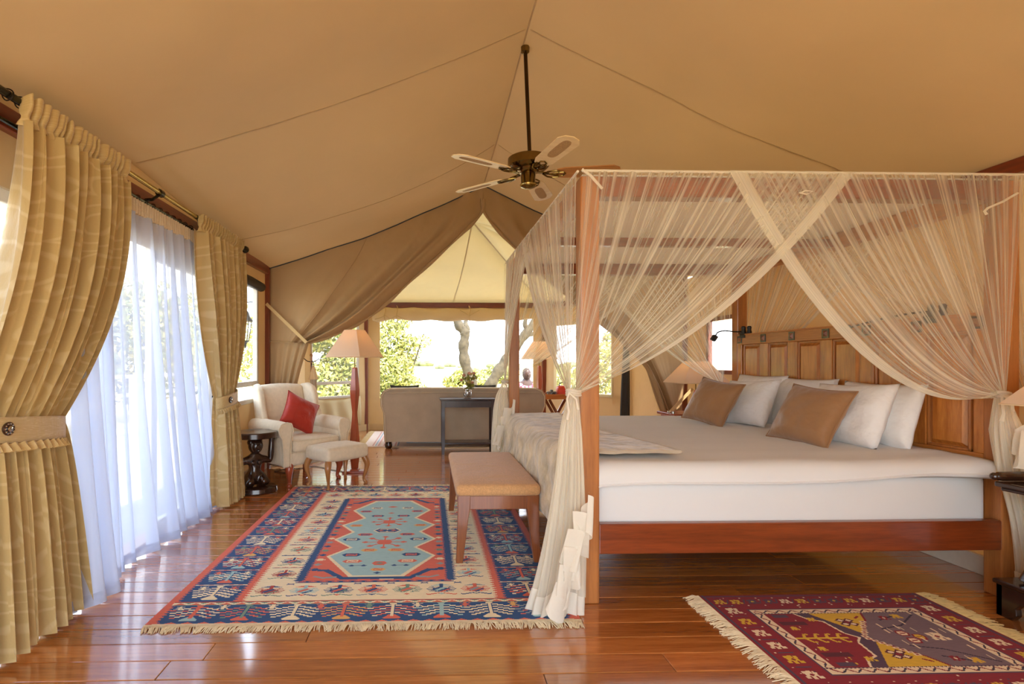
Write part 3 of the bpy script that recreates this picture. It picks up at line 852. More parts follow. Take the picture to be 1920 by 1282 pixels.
# bush left of the big opening
def blob(px, py, Y, rx, rz, ry=None):
    p = W(px, py, Y=Y); return (p.x, p.y, p.z, rx * Y / 1000, (ry or rx) * Y / 1000, rz * Y / 1000)
bush((-0.9, 14.6, G0), [blob(728, 640, 14.5, 36, 40), blob(738, 700, 14.2, 42, 44), blob(720, 760, 14.4, 46, 44), blob(770, 730, 14, 30, 26), blob(765, 655, 14.6, 26, 30), blob(790, 640, 14.3, 20, 12), blob(745, 600, 14.6, 30, 22)], 7600, 0.055,
     'sunlit green bush at the left edge of the large open view', seed=3)
bush((-4.2, 15, G0), [blob(600, 620, 15, 50, 42), blob(650, 690, 15, 50, 50), blob(590, 720, 14.5, 50, 45), blob(670, 625, 15.5, 30, 40), blob(640, 760, 14, 60, 40)], 8000, 0.075,
     'sunlit yellow green bush seen through the window behind the floor lamp', seed=4)
bush((0.9, 22, G0), [blob(880, 706, 21, 34, 16), blob(850, 716, 20, 22, 12), blob(940, 702, 22, 30, 18), blob(905, 715, 20, 30, 12)], 3000, 0.085,
     'low yellow green shrub at the foot of the acacia trunk', seed=6)
bush((4.6, 17, G0), [blob(1060, 720, 16, 40, 40), blob(1130, 690, 16, 50, 50), blob(1160, 640, 17, 30, 30)], 3600, 0.075, 'pale green bush outside the window to the right of the sofa', seed=8)
# big hedge left seen through the wall window and the sheers
for i, (x, yy, r, h) in enumerate([(-8.6, 12.2, 1.6, 3.1), (-8.4, 15.5, 1.9, 3.6), (-8.2, 19.5, 2.2, 3.8), (-9.0, 9.0, 1.3, 1.6)]):
    bush((x, yy, G0), [(x, yy, 0.5 + h * 0.25, r, r, h * 0.4), (x + 0.7, yy - 0.8, 0.5 + h * 0.5, r * 0.7, r * 0.7, h * 0.35), (x - 0.6, yy + 0.7, h * 0.7, r * 0.8, r * 0.8, h * 0.3)], 3600, 0.11,
         ['tall green tree nearest beyond the deck railing', 'green tree farther along the deck railing', 'farthest tall tree beyond the left wall window', 'low shrub beyond the railing seen through the sheers'][i], 'tree' if i < 3 else 'bush', seed=20 + i, name='garden_tree' if i < 3 else 'leafy_bush')
# acacia trunks
def trunk(pts, r0, r1, name, label, tw=None):
    t = thing(name, tuple(Vector(pts[0])), label, 'tree')
    mb = MB(); pp = [smooth_poly(pts, i / 24) for i in range(25)]
    rr = [lerp(r0, r1, i / 24) * (1 + 0.16 * math.sin(i * 1.9)) for i in range(25)]
    mb.tube(pp, rr, 12); mb.build('trunk', M['bark'], t)
    for k, tws in enumerate(tw or []):
        mb = MB(); pp = [smooth_poly(tws, i / 12) for i in range(13)]; mb.tube(pp, [lerp(r1 * 0.9, r1 * 0.35, i / 12) for i in range(13)], 8); mb.build('branch', M['bark'], t)
    return t
Yt = 15.0
trunk([W(892, 745, Y=Yt), W(884, 716, Y=Yt), W(872, 680, Y=Yt), W(869, 650, Y=Yt), W(872, 625, Y=Yt), W(862, 612, Y=Yt), W(852, 590, Y=Yt), W(840, 560, Y=Yt)], 0.165, 0.115, 'acacia_tree', 'upright acacia trunk in the middle of the large open view',
      [[W(872, 628, Y=Yt), W(876, 616, Y=Yt), W(873, 604, Y=Yt + .2), W(880, 585, Y=Yt + .3)]])
trunk([W(912, 745, Y=Yt), W(920, 722, Y=Yt), W(938, 690, Y=Yt), W(955, 666, Y=Yt), W(978, 636, Y=Yt), W(1002, 604, Y=Yt), W(1030, 570, Y=Yt)], 0.175, 0.10, 'acacia_tree', 'leaning acacia trunk slanting up to the right behind the bed nets',
      [[W(985, 628, Y=Yt), W(1000, 626, Y=Yt), W(1012, 634, Y=Yt)], [W(990, 620, Y=Yt), W(984, 606, Y=Yt), W(990, 590, Y=Yt)]])
# far bushes on the plain
fb = [(700, 676, 14, 5), (735, 678, 12, 5), (792, 680, 22, 7), (828, 676, 12, 5), (845, 681, 16, 5), (905, 677, 16, 4), (925, 683, 12, 5), (945, 676, 10, 4), (1030, 678, 20, 5), (1075, 680, 18, 6), (640, 680, 20, 7), (870, 684, 12, 3)]
for i, (px, py, rx, rz) in enumerate(fb):
    Y = 110 + 35 * ((i * 7) % 5)
    p = W(px, py, Y=Y); rs = random.Random(40 + i); mb = MB()
    for k in range(7):
        mb.ell((p.x + rs.uniform(-.7, .7) * rx * Y / 1000, p.y + rs.uniform(-3, 3), G0 + rz * Y / 2500 + rs.uniform(0, .5) * rz * Y / 1000), (rx * Y / 2200, rx * Y / 2200, rz * Y / 1100), 9, 6)
    o = mb.build('distant_bush', M['far_green'])
    tag(o, 'tiny far bush on the horizon, ' + ['leftmost behind the green bush at the view edge', 'just right of the leftmost one', 'wide one left of the upright acacia trunk', 'small one between the wide one and the trunk', 'touching the left side of the upright trunk', 'just right of the upright trunk', 'low one left of the leaning trunk', 'right behind the leaning trunk', 'seen beside the person in the checked shirt', 'seen through the right bay window', 'seen left of the floor lamp shade', 'low strip behind the upright trunk'][i], 'bush', 'bushes dotted on the far plain')
# hanging lantern outside the left window
lp = W(460, 615, X=-2.35)
lt = thing('hanging_lantern', tuple(lp), 'old style glass lantern glowing outside the left wall window', 'lantern')
s = 0.9
cage = MB()
for k in range(4):
    a = PI / 4 + k * PI / 2; cage.tube([lp + Vector((0.085 * math.cos(a), 0.085 * math.sin(a), 0.08)), lp + Vector((0.045 * math.cos(a), 0.045 * math.sin(a), -0.16))], 0.006, 5)
cage.lathe([(0.05, -0.16), (0.05, -0.17), (0.02, -0.19), (0.008, -0.26)], tuple(lp), 12)
cage.build('cage', M['iron'], lt)
mb = MB(); mb.lathe([(0.105, 0.08), (0.10, 0.095), (0.06, 0.15), (0.045, 0.20), (0.018, 0.235), (0.01, 0.28)], tuple(lp), 12); mb.build('cap', M['iron'], lt)
mb = MB(); mb.lathe([(0.042, -0.155), (0.08, 0.078)], tuple(lp), 8); mb.build('glass_pane', M['glass'], lt)
mb = MB(); mb.ell(lp + Vector((0, 0, 0.01)), (0.03, 0.03, 0.045), 10, 7); mb.build('bulb', M['bulb'], lt)
mb = MB(); mb.tube([lp + Vector((0, 0, 0.27)), lp + Vector((0, 0.0, 0.33)), lp + Vector((0.05, 0.02, 0.34)), Vector((-1.985, lp.y + 0.05, lp.z + 0.34))], 0.008, 6); mb.build('bracket', M['iron'], lt)
# ================================================================== THE FOUR-POSTER BED
BX0, BX1, BY0, BY1, PW = 0.76, 2.918, 2.63, 4.95, 0.095
bed = thing('four_poster_bed', (1.85, 3.84, 0), 'large wooden four poster bed with panelled headboard in the middle of the tent', 'bed')
def wbox(name, lo, hi, mat, parent, bev=0.006):
    mb = MB(); mb.box(lo, hi); return mb.build(name, M[mat], parent, smooth=False, bevel=bev, segs=2)
for (x, y) in ((BX0, BY0), (BX0, BY1), (BX1, BY0), (BX1, BY1)):
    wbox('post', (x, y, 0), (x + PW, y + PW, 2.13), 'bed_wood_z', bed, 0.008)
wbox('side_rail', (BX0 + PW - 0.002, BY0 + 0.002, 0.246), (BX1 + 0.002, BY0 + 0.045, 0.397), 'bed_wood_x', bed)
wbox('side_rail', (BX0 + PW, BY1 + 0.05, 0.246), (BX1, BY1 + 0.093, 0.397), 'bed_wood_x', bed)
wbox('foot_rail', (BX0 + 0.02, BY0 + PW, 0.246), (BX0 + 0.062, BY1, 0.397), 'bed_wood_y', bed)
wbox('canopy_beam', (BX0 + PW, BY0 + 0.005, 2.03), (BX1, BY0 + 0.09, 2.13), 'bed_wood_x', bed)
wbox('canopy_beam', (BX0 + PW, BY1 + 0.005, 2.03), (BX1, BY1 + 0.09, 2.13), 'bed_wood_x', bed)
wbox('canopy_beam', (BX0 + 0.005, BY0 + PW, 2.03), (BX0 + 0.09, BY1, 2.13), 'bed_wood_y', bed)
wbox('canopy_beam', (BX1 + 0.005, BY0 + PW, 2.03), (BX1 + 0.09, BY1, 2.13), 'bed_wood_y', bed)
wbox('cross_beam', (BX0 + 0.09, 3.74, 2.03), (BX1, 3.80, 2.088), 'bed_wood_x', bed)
# headboard
hb = wbox('headboard', (2.945, BY0 + PW, 0.50), (2.965, BY1, 1.44), 'panel_wood', bed, 0)
def frust(mb, y0, y1, z0, z1, xb, xt, ins):
    """raised field: base rectangle at xb, top at xt (towards -X)"""
    B = [(xb, y0, z0), (xb, y1, z0), (xb, y1, z1), (xb, y0, z1)]
    T = [(xt, y0 + ins, z0 + ins), (xt, y1 - ins, z0 + ins), (xt, y1 - ins, z1 - ins), (xt, y0 + ins, z1 - ins)]
    for k in range(4): mb.quad(B[k], B[(k + 1) % 4], T[(k + 1) % 4], T[k])
    mb.quad(*T)
mbx = lambda lo, hi, nm, mt='panel_wood', bev=0.004: wbox(nm, lo, hi, mt, hb, bev)
mbx((2.922, BY0 + PW, 1.37), (2.99, BY1, 1.46), 'top_rail', 'bed_wood_y')
mbx((2.915, BY0 + PW, 1.455), (2.995, BY1, 1.468), 'cap_rail', 'bed_wood_y', 0.003)
mbx((2.925, BY0 + PW, 0.60), (2.985, BY1, 0.72), 'bottom_rail', 'bed_wood_y')
NP = 6; ys = [BY0 + PW + 0.02 + (BY1 - BY0 - PW - 0.04) * i / NP for i in range(NP + 1)]
for i, y in enumerate(ys):
    w = 0.055 if 0 < i < NP else 0.035
    mbx((2.924, y - w, 0.72), (2.985, y + w, 1.37), 'stile', 'panel_wood', 0.004)
    mb = MB()
    if i: mb.box((2.921, y - w + 0.0, 0.72), (2.926, y - w + 0.004, 1.37))
for i in range(NP):
    y0, y1 = ys[i] + 0.055, ys[i + 1] - 0.055
    mb = MB()
    for (a0_, a1_, c0, c1) in ((y0, y0 + 0.016, 0.72, 1.37), (y1 - 0.016, y1, 0.72, 1.37), (y0, y1, 0.72, 0.736), (y0, y1, 1.354, 1.37)):
        mb.box((2.930, a0_, c0), (2.95, a1_, c1))
    mb.build('moulding', M['bed_wood_z'], hb, smooth=False, bevel=0.005)
    mb = MB(); frust(mb, y0 + 0.02, y1 - 0.02, 0.74, 1.35, 2.945, 2.926, 0.022)
    mb.build('panel', M['panel_wood'], hb, smooth=False)
for i, y in enumerate(ys):
    yy = min(max(y, BY0 + PW + 0.035), BY1 - 0.035)
    mb = MB(); frust(mb, yy - 0.03, yy + 0.03, 1.385, 1.445, 2.922, 2.904, 0.029)
    mb.build('stud', M['bench_wood'], hb, smooth=False)
    mb = MB(); mb.box((2.917, yy - 0.034, 1.381), (2.9225, yy + 0.034, 1.449)); mb.build('stud_plate', M['dark_wood'], hb, smooth=False)
# white cloth stretched over the canopy
mb = MB(); mb.grid(lambda u, v: Vector((lerp(BX0 + 0.01, BX1 + 0.085, u), lerp(BY0 + 0.01, BY1 + 0.085, v), 2.137 - 0.0 * u - 0.028 * math.sin(PI * ((v * 2) % 1)) * math.sin(PI * u))), 24, 40)
tag(mb.build('canopy_cloth', M['canopy'], solid=0.003), 'flat white cloth stretched over the top of the four poster bed', 'canopy')

# ---- mattress, duvet, throw
mb = MB(); rbox(mb, (0.835, 2.682, 0.30), (2.905, 4.99, 0.635), 0.05, 4, puff=(0.01, 0.012, 0.01))
mat = tag(weld(mb.build('mattress', M['sheet'], angle=0)), 'thick mattress under a tucked white sheet, seen between duvet hem and side rail', 'mattress')
mb = MB(); mb.box((0.83, 2.68, 0.262), (2.90, 4.99, 0.30)); tag(mb.build('bed_slat_base', M['bed_wood_x'], smooth=False), 'wooden slat base beneath the mattress of the bed', 'bed base')
def dz_top(x, y):
    return 0.692 + 0.012 * noise.noise(Vector((x * 1.2, y * 1.1, 0))) + 0.007 * noise.noise(Vector((x * 1.2, y * 7, 5)))
def duvet_pt(u, v):
    # v runs across the bed from near hem over the top to the far hem
    x = lerp(0.80, 2.895, u)
    hemz = lerp(0.585, 0.635, u ** 1.5) + 0.008 * math.sin(u * 9)
    drop = 0.70 - hemz
    yn, yf, r = 2.655 + 0.004 * math.sin(x * 8) - 0.012, 5.01, 0.07
    if u > 0.86: yn -= 0.05 * (u - 0.86) / 0.14
    Ls = [drop, PI / 2 * r, (yf - yn - 2 * r), PI / 2 * r, drop]
    d = v * sum(Ls)
    top = dz_top(x, 3.8)
    if d < Ls[0]: y, z = yn, hemz + d - (r - 0.0) * d / Ls[0]; z = lerp(hemz, 0.692 - r, d / Ls[0])
    elif d < Ls[0] + Ls[1]:
        a = (d - Ls[0]) / r; y, z = yn + r - r * math.cos(a), 0.692 - r + r * math.sin(a)
    elif d < sum(Ls[:3]):
        y = yn + r + (d - Ls[0] - Ls[1]); z = dz_top(x, y)
    elif d < sum(Ls[:4]):
        a = (d - sum(Ls[:3])) / r; y, z = yf - r + r * math.sin(a), 0.692 - r + r * math.cos(a)
    else:
        y, z = yf, lerp(0.692 - r, 0.60, (d - sum(Ls[:4])) / drop)
    # soft crown of the bed
    z += 0.012 * math.sin(PI * min(1, max(0, (y - 2.7) / 2.3))) if d > Ls[0] else 0
    y += 0.006 * noise.noise(Vector((x * 4, z * 9, 1)))
    if u < 0.04: z -= 0.03 * (1 - u / 0.04) ** 2
    return Vector((x, y, z))
mb = MB(); mb.grid(duvet_pt, 60, 90)
duvet = tag(mb.build('duvet', M['sheet'], solid=0.012, angle=0), 'smooth white duvet spread over the mattress of the big bed', 'duvet')
mb = MB(); mb.tube([duvet_pt(i / 60, 0.0) + Vector((0, -0.004, 0)) for i in range(61)], 0.007, 6); mb.build('hem', M['sheet'], duvet)
# throw over the foot of the bed
def throw_pt(u, v):
    # u along Y (near..far), v from the foot hem up and over onto the bed
    y = lerp(2.80, 4.93, u)
    edge = lerp(1.33, 1.18, min(1, u * 3)) + 0.03 * math.sin(u * 7)
    near = 2.80
    Lh, r = 0.36, 0.08
    xf = 0.722 - 0.02 * math.sin(PI * u)
    Lt = edge - (xf + r)
    tot = Lh + PI / 2 * r + Lt
    d = v * tot
    if d < Lh: x, z = xf - 0.03 * (1 - d / Lh), lerp(0.30, 0.725 - r, d / Lh)
    elif d < Lh + PI / 2 * r:
        a = (d - Lh) / r; x, z = xf + r - r * math.cos(a), 0.725 - r + r * math.sin(a)
    else: x = xf + r + d - Lh - PI / 2 * r; z = 0.725
    fold = 0.010 * math.sin(u * 34 + 3 * noise.noise(Vector((v * 3, u * 4, 0)))) * (1 if d < Lh else 0.35)
    if d < Lh + r: x -= fold + 0.012 * noise.noise(Vector((u * 12, v * 9, 2)))
    else: z += abs(fold) * 0.6 + 0.006 * noise.noise(Vector((x * 12, y * 6, 4)))
    y += 0.03 * noise.noise(Vector((v * 4, 1, 1))) - 0.02 * v * (1 - u)
    return Vector((x, y, z + 0.004))
mb = MB(); mb.grid(throw_pt, 110, 44)
throw = tag(mb.build('throw_blanket', M['throw'], solid=0.014, angle=0), 'crushed taupe velvet throw draped over the foot end of the bed', 'blanket')
mb = MB(); mb.tube([throw_pt(0.0, 0.42 + 0.58 * i / 20) + Vector((0, -0.003, 0.002)) for i in range(21)] + [throw_pt(i / 20, 1.0) + Vector((0.003, 0, 0.002)) for i in range(1, 21)], 0.011, 6)
mb.build('rolled_edge', M['sofa'], throw)

# ---- pillows
def pillow_mesh(w, h, t, seed, pinch=0.07, flange=0.0, n=22):
    mb = MB()
    def side(s):
        def f(u, v):
            x, y = u * 2 - 1, v * 2 - 1
            x = math.sin(x * PI / 2) ** 1 if False else x
            ex = (1 - abs(x) ** 2.6) * (1 - abs(y) ** 2.6)
            z = s * t / 2 * max(0, ex) ** 0.55
            px = x * (1 - pinch * (1 - y * y) * abs(x)); py = y * (1 - pinch * (1 - x * x) * abs(y))
            crease = noise.noise(Vector((x * 2.2 + seed, y * 2.2, s))) * 0.10 + 0.05 * noise.noise(Vector((x * 6 + seed, y * 6, s)))
            z *= 1 + crease * 1.6
            # corner puckers
            z += s * 0.01 * abs(x * y) ** 3 * math.sin(8 * (x + y)) * (1 if ex > 0 else 0)
            return Vector((px * w / 2, py * h / 2, z))
        return f
    mb.grid(side(1), n, n); k = len(mb.f)
    i0 = len(mb.v); mb.grid(side(-1), n, n)
    for q in range(k, len(mb.f)): mb.f[q] = mb.f[q][::-1]
    return mb
def pillow(name, w, h, t, mat, c, face, tilt, roll, seed, label, cat, group, piping=None, pinch=0.07):
    """c = centre of the bottom edge; face = heading of the front (degrees), tilt = lean back, roll = turn in its own plane"""
    o = None
    R = Matrix.Translation(Vector(c)) @ Matrix.Rotation(math.radians(face + 90), 4, 'Z') @ Matrix.Rotation(math.radians(90 - tilt), 4, 'X') @ Matrix.Rotation(math.radians(roll), 4, 'Z')
    hh = h / 2 * abs(math.cos(math.radians(roll))) + w / 2 * abs(math.sin(math.radians(roll)))
    R = Matrix.Translation(Vector(c)) @ Matrix.Rotation(math.radians(face + 90), 4, 'Z') @ Matrix.Rotation(math.radians(90 - tilt), 4, 'X') @ Matrix.Translation(Vector((0, hh * 0.93, 0))) @ Matrix.Rotation(math.radians(roll), 4, 'Z')
    mb = pillow_mesh(w, h, t, seed, pinch)
    mb.v = [tuple(R @ Vector(p)) for p in mb.v]
    o = weld(mb.build(name, M[mat], angle=0), 0.0005)
    tag(o, label, cat, group)
    if piping:
        pts = []
        for (a, b_) in (((-1, -1), (1, -1)), ((1, -1), (1, 1)), ((1, 1), (-1, 1)), ((-1, 1), (-1, -1))):
            for i in range(12):
                x = lerp(a[0], b_[0], i / 12); y = lerp(a[1], b_[1], i / 12)
                pts.append(R @ Vector((x * (1 - pinch * (1 - y * y) * abs(x)) * w / 2, y * (1 - pinch * (1 - x * x) * abs(y)) * h / 2, 0)))
        pts.append(pts[0])
        mb = MB(); mb.tube(pts, 0.005, 6); mb.build('piping', M[piping], o)
    return o
GP = 'white pillows leaning against the headboard'
ZT = 0.695
pillow('pillow', 0.64, 0.41, 0.17, 'pillow', (2.76, 3.28, ZT), 178, 15, 0, 1, 'white pillow nearest the near headboard post, lying behind the others', 'pillow', GP)
pillow('pillow', 0.62, 0.41, 0.18, 'pillow', (2.55, 3.28, ZT), 180, 22, 2, 2, 'plump white pillow directly behind the nearer bronze cushion', 'pillow', GP)
pillow('pillow', 0.62, 0.42, 0.16, 'pillow', (2.79, 3.98, ZT), 180, 15, 0, 3, 'white pillow against the headboard peeking above the nearer bronze cushion', 'pillow', GP)
pillow('pillow', 0.58, 0.40, 0.17, 'pillow', (2.52, 4.28, ZT), 186, 24, 3, 4, 'crumpled white pillow directly behind the farther bronze cushion', 'pillow', GP)
pillow('pillow', 0.66, 0.43, 0.16, 'pillow', (2.78, 4.50, ZT), 181, 13, 0, 5, 'white pillow flat against the far end of the headboard', 'pillow', GP)
GC = 'bronze satin cushions on the bed'
pillow('cushion', 0.46, 0.40, 0.17, 'satin', (2.30, 3.27, ZT), 190, 29, -4, 7, 'larger looking bronze satin cushion in the middle of the bed', 'cushion', GC, 'satin', 0.09)
pillow('cushion', 0.46, 0.40, 0.17, 'satin', (2.24, 4.30, ZT), 196, 29, -7, 9, 'smaller looking bronze satin cushion toward the far side of the bed', 'cushion', GC, 'satin', 0.09)

# ---- reading lamps clamped to the headboard
def reading_lamp(y, pts, box, label):
    t = thing('reading_lamp', (2.93, y, 1.46), label, 'lamp', 'gooseneck reading lamps on the headboard')
    mb = MB(); mb.lathe([(0.018, 0.0), (0.022, 0.03), (0.016, 0.05), (0.020, 0.075), (0.012, 0.085)], (2.935, y, 1.455), 12)
    mb.lathe([(0.018, 0.0), (0.022, 0.03), (0.016, 0.05), (0.020, 0.075), (0.012, 0.085)], (2.965, y - 0.04, 1.455), 12)
    mb.box((2.915, y - 0.05, 1.43), (2.94, y + 0.03, 1.478)); mb.build('clamp', M['black'], t)
    mb = MB(); mb.tube([smooth_poly(pts, i / 16) for i in range(17)], 0.006, 6); mb.build('gooseneck', M['iron'], t)
    e = Vector(pts[-1]); d = (e - Vector(pts[-2])).normalized()
    mb = MB(); mb.beam(e, e + d * 0.055, 0.04, 0.045); mb.build('lamp_head', M['black'], t, smooth=False, bevel=0.006)
    return t
reading_lamp(4.88, [(2.935, 4.88, 1.49), (2.86, 4.90, 1.49), (2.78, 4.92, 1.50), (2.72, 4.93, 1.485), (2.70, 4.93, 1.455)], True, 'black gooseneck reading lamp at the far end of the headboard')
reading_lamp(3.03, [(2.935, 3.03, 1.50), (2.89, 3.12, 1.495), (2.84, 3.25, 1.475), (2.79, 3.38, 1.445), (2.78, 3.44, 1.43)], True, 'black gooseneck reading lamp seen through the net near the pillow side')

# ---- mosquito nets
NETS = 'gathered mosquito nets of the four poster'
def net_panel(a, b, tie, out, sag, label, n=2.0, seed=0, tail=None, twist=0.0):
    """a = post end of the top edge, b = free end, tie = where it is gathered, out = outward direction"""
    a, b, tie, out = Vector(a), Vector(b), Vector(tie), Vector(out)
    rs = random.Random(seed)
    ph = [rs.uniform(0, 6) for _ in range(4)]
    def f(u, v):
        top = a.lerp(b, u); top.z = 2.142
        g = Vector((0, 0, -1))
        along = (b - a).normalized()
        # gathered points spread a few centimetres round the tie
        tt = tie + along * (0.035 * (u - 0.35)) + Vector((0, 0, 0.012 * math.sin(u * 20)))
        mid = top.lerp(tt, 0.5) + g * sag * (u ** 1.4)
        # outer columns fall nearly straight before they swing in
        p = top * (1 - v) ** 2 + mid * 2 * v * (1 - v) + tt * v * v
        pl = math.sin(u * 2 * PI * 17 + ph[0]) + 0.6 * math.sin(u * 2 * PI * 29 + ph[1]) + 0.7 * math.sin(u * 2 * PI * 7 + ph[2])
        p += out * (0.008 + 0.006 * pl * (1 - 0.5 * v) + 0.03 * math.sin(PI * v) * u + twist * v * (1 - v) * u)
        p += along * 0.006 * math.sin(u * 2 * PI * 13 + ph[3]) * (1 - v)
        return p
    mb = MB(); mb.grid(f, 170, 34)
    o = tag(mb.build('mosquito_net', M['net'], angle=0), label, 'net', NETS)
    # doubled hem along the free edge
    w = 0.045
    mb = MB(); mb.grid(lambda q, v: f(1 - w * 1.2 * (q if v < .9 else q), v) + out * (0.004 + 0.008 * math.sin(PI * q)), 5, 50); mb.build('hem', M['net_hem'], o, angle=0)
    mb = MB(); mb.tube([a + Vector((0, 0, 0.012)) + out * 0.006 + Vector((0, 0, 2.135 - a.z)), b + Vector((0, 0, 2.147 - b.z)) + out * 0.006], 0.007, 6); mb.build('top_tape', M['net_white'], o)
    return o, f
ZN = 2.135
TNF, TFF, TNH, TFH = Vector((0.715, 2.60, 1.055)), Vector((0.735, 5.03, 1.02)), Vector((2.885, 2.605, 1.04)), Vector((2.83, 5.06, 0.99))
nNF, _ = net_panel((0.76, 2.615, ZN), (2.12, 2.615, ZN), TNF, (0, -1, 0), 0.32, 'net across the near side of the bed swept down to the near foot post', seed=1)
nNH, _ = net_panel((3.01, 2.61, ZN), (1.50, 2.61, ZN), TNH, (0, -1, 0), 0.78, 'net across the near side of the bed swept down to the bedside table', seed=2)
nFN, _ = net_panel((0.748, 2.62, ZN), (0.748, 4.10, ZN), TNF + Vector((-0.012, 0.0, 0.004)), (-1, 0, 0), 0.10, 'net at the foot of the bed gathered to the near foot post', seed=3)
nFF, _ = net_panel((0.746, 5.05, ZN), (0.746, 3.72, ZN), TFF, (-1, 0, 0), 0.16, 'net at the foot of the bed gathered to the far foot post', seed=4)
nRF, _ = net_panel((0.76, 5.058, ZN), (2.30, 5.058, ZN), TFF + Vector((0.01, 0.03, 0)), (0, 1, 0), 0.16, 'net across the far side of the bed swept to the far foot post', seed=5)
nRH, _ = net_panel((3.01, 5.062, ZN), (1.50, 5.062, ZN), TFH, (0, 1, 0), 0.26, 'net across the far side of the bed swept to the far headboard post', seed=6)
nHF, _ = net_panel((3.022, 5.05, ZN), (3.022, 3.35, ZN), TFH + Vector((0.19, 0, 0)), (1, 0, 0), 0.10, 'net hanging behind the headboard swept to its far end', seed=7)
nHN, _ = net_panel((3.024, 2.62, ZN), (3.024, 4.20, ZN), TNH + Vector((0.14, 0.02, 0)), (1, 0, 0), 0.2, 'net hanging behind the headboard swept toward the bedside table', seed=8)
# cords that carry the nets
def cord(parent, pts, r=0.006):
    mb = MB(); mb.tube([Vector(p) for p in pts], r, 6); mb.build('tie_tape', M['net_white'], parent)
cord(nNF, [(0.757, 2.60, 2.15), (0.80, 2.60, 2.12), (0.858, 2.60, 2.055)], 0.007)
cord(nNH, [W(1908, 362, Y=2.58), W(1880, 378, Y=2.58), W(1852, 390, Y=2.58), W(1846, 396, Y=2.58), W(1850, 402, Y=2.58)], 0.006)
cord(nNH, [W(1500, 362, Y=2.585), W(1510, 357, Y=2.585), W(1524, 359, Y=2.585), W(1512, 364, Y=2.585), W(1498, 361, Y=2.585)], 0.004)
cord(nRH, [W(1477, 482, Y=4.9), W(1478, 492, Y=4.9)], 0.01)
# tails under the ties
def tail(parent, tie, path, wx, wy, n=14, cascade=None, seed=0, mat='net_hem'):
    rs = random.Random(seed); ph = rs.uniform(0, 6)
    path = [Vector(p) for p in path]
    rings = []
    NS, K = 40, 96
    for j in range(NS + 1):
        v = j / NS; c = smooth_poly(path, v)
        a_ = interp([i / (len(wx) - 1) for i in range(len(wx))], wx, v); b_ = interp([i / (len(wy) - 1) for i in range(len(wy))], wy, v)
        ring = []
        for k in range(K):
            t = 2 * PI * k / K
            q = 1 + (0.16 * math.sin(t * n + ph + v * 1.2) + 0.08 * math.sin(t * 5 + ph * 2 + v * 3)) * min(1, v * 5)
            z = c.z + (0.012 * math.sin(t * 6 + ph) + 0.02 * math.sin(t * 3)) * v
            ring.append(Vector((c.x + a_ * q * math.cos(t), c.y + b_ * q * math.sin(t), max(0.006, z))))
        rings.append(ring)
    mb = MB(); mb.loft(rings[:34], True, False); mb.build('hanging_end', M[mat], parent, angle=0)
    mb = MB(); mb.loft([[p + Vector((0.004 * math.sin(k * 0.9), 0, 0)) for k, p in enumerate(r)] for r in rings[33:]], True, False); mb.build('hem_band', M['net_white'], parent, angle=0)
    mb = MB()
    for k in range(3):
        mb.tube([tie + Vector((0.034 * math.cos(a), 0.034 * math.sin(a), (k - 1) * 0.011 + 0.004 * math.sin(2 * a))) for a in [2 * PI * i / 18 for i in range(19)]], 0.006, 6)
    e = tie + Vector((-0.03, -0.03, 0))
    mb.tube([e, e + Vector((-0.012, -0.012, -0.03)), e + Vector((-0.004, -0.012, -0.09)), e + Vector((-0.012, -0.01, -0.13))], [0.006, 0.006, 0.007, 0.010], 6)
    mb.tube([e, e + Vector((0.03, -0.02, -0.03)), e + Vector((0.04, -0.015, -0.08))], [0.006, 0.006, 0.008], 6)
    mb.build('tie_knot', M['net_white'], parent)
    if cascade:
        A, B, drop, zig, nz = cascade
        A, B = Vector(A), Vector(B)
        def f(s, t):
            p = A.lerp(B, s)
            ph_ = s * nz * 2 * PI
            tri = math.sin(ph_ + 0.9 * math.sin(ph_))
            p.x += zig * 1.25 * tri + 0.006 * math.sin(s * 150) * t
            p.y += -0.03 * math.cos(ph_) - 0.016 - 0.010 * math.sin(s * 97 + t) * (0.3 + t) - 0.018 * t
            p.z += 0.028 * math.cos(ph_) - t * drop * (1 + 0.3 * math.sin(s * nz * PI * 2 + 1) + 0.12 * math.sin(s * 41))
            p.x += 0.03 * t * math.sin(s * 13) - 0.02 * t + 0.010 * math.sin(s * 66 + 1 + t)
            p.y -= 0.018 * math.sin(s * 66) * (0.2 + 0.8 * t)
            p.z = max(p.z, 0.012)
            return p
        mb = MB(); mb.grid(f, 200, 8); mb.build('ruffled_hem', M['net_white'], parent, angle=0)
tail(nNF, TNF, [TNF, (0.70, 2.60, 0.86), (0.688, 2.59, 0.6), (0.665, 2.575, 0.33), (0.635, 2.555, 0.13), (0.615, 2.545, 0.012)], [0.022, 0.048, 0.066, 0.088, 0.105, 0.12], [0.022, 0.042, 0.05, 0.06, 0.07, 0.075],
     cascade=((0.735, 2.50, 0.56), (0.60, 2.455, 0.13), 0.13, 0.026, 5.5), seed=1, mat='net_hem')
tail(nFF, TFF, [TFF, (0.70, 5.0, 0.9), (0.69, 4.98, 0.75), (0.675, 4.95, 0.5), (0.665, 4.94, 0.22), (0.66, 4.93, 0.012)], [0.022, 0.045, 0.065, 0.07, 0.07, 0.075], [0.022, 0.04, 0.05, 0.05, 0.05, 0.06],
     cascade=((0.77, 4.90, 0.84), (0.66, 4.88, 0.56), 0.15, 0.028, 3.5), seed=2)
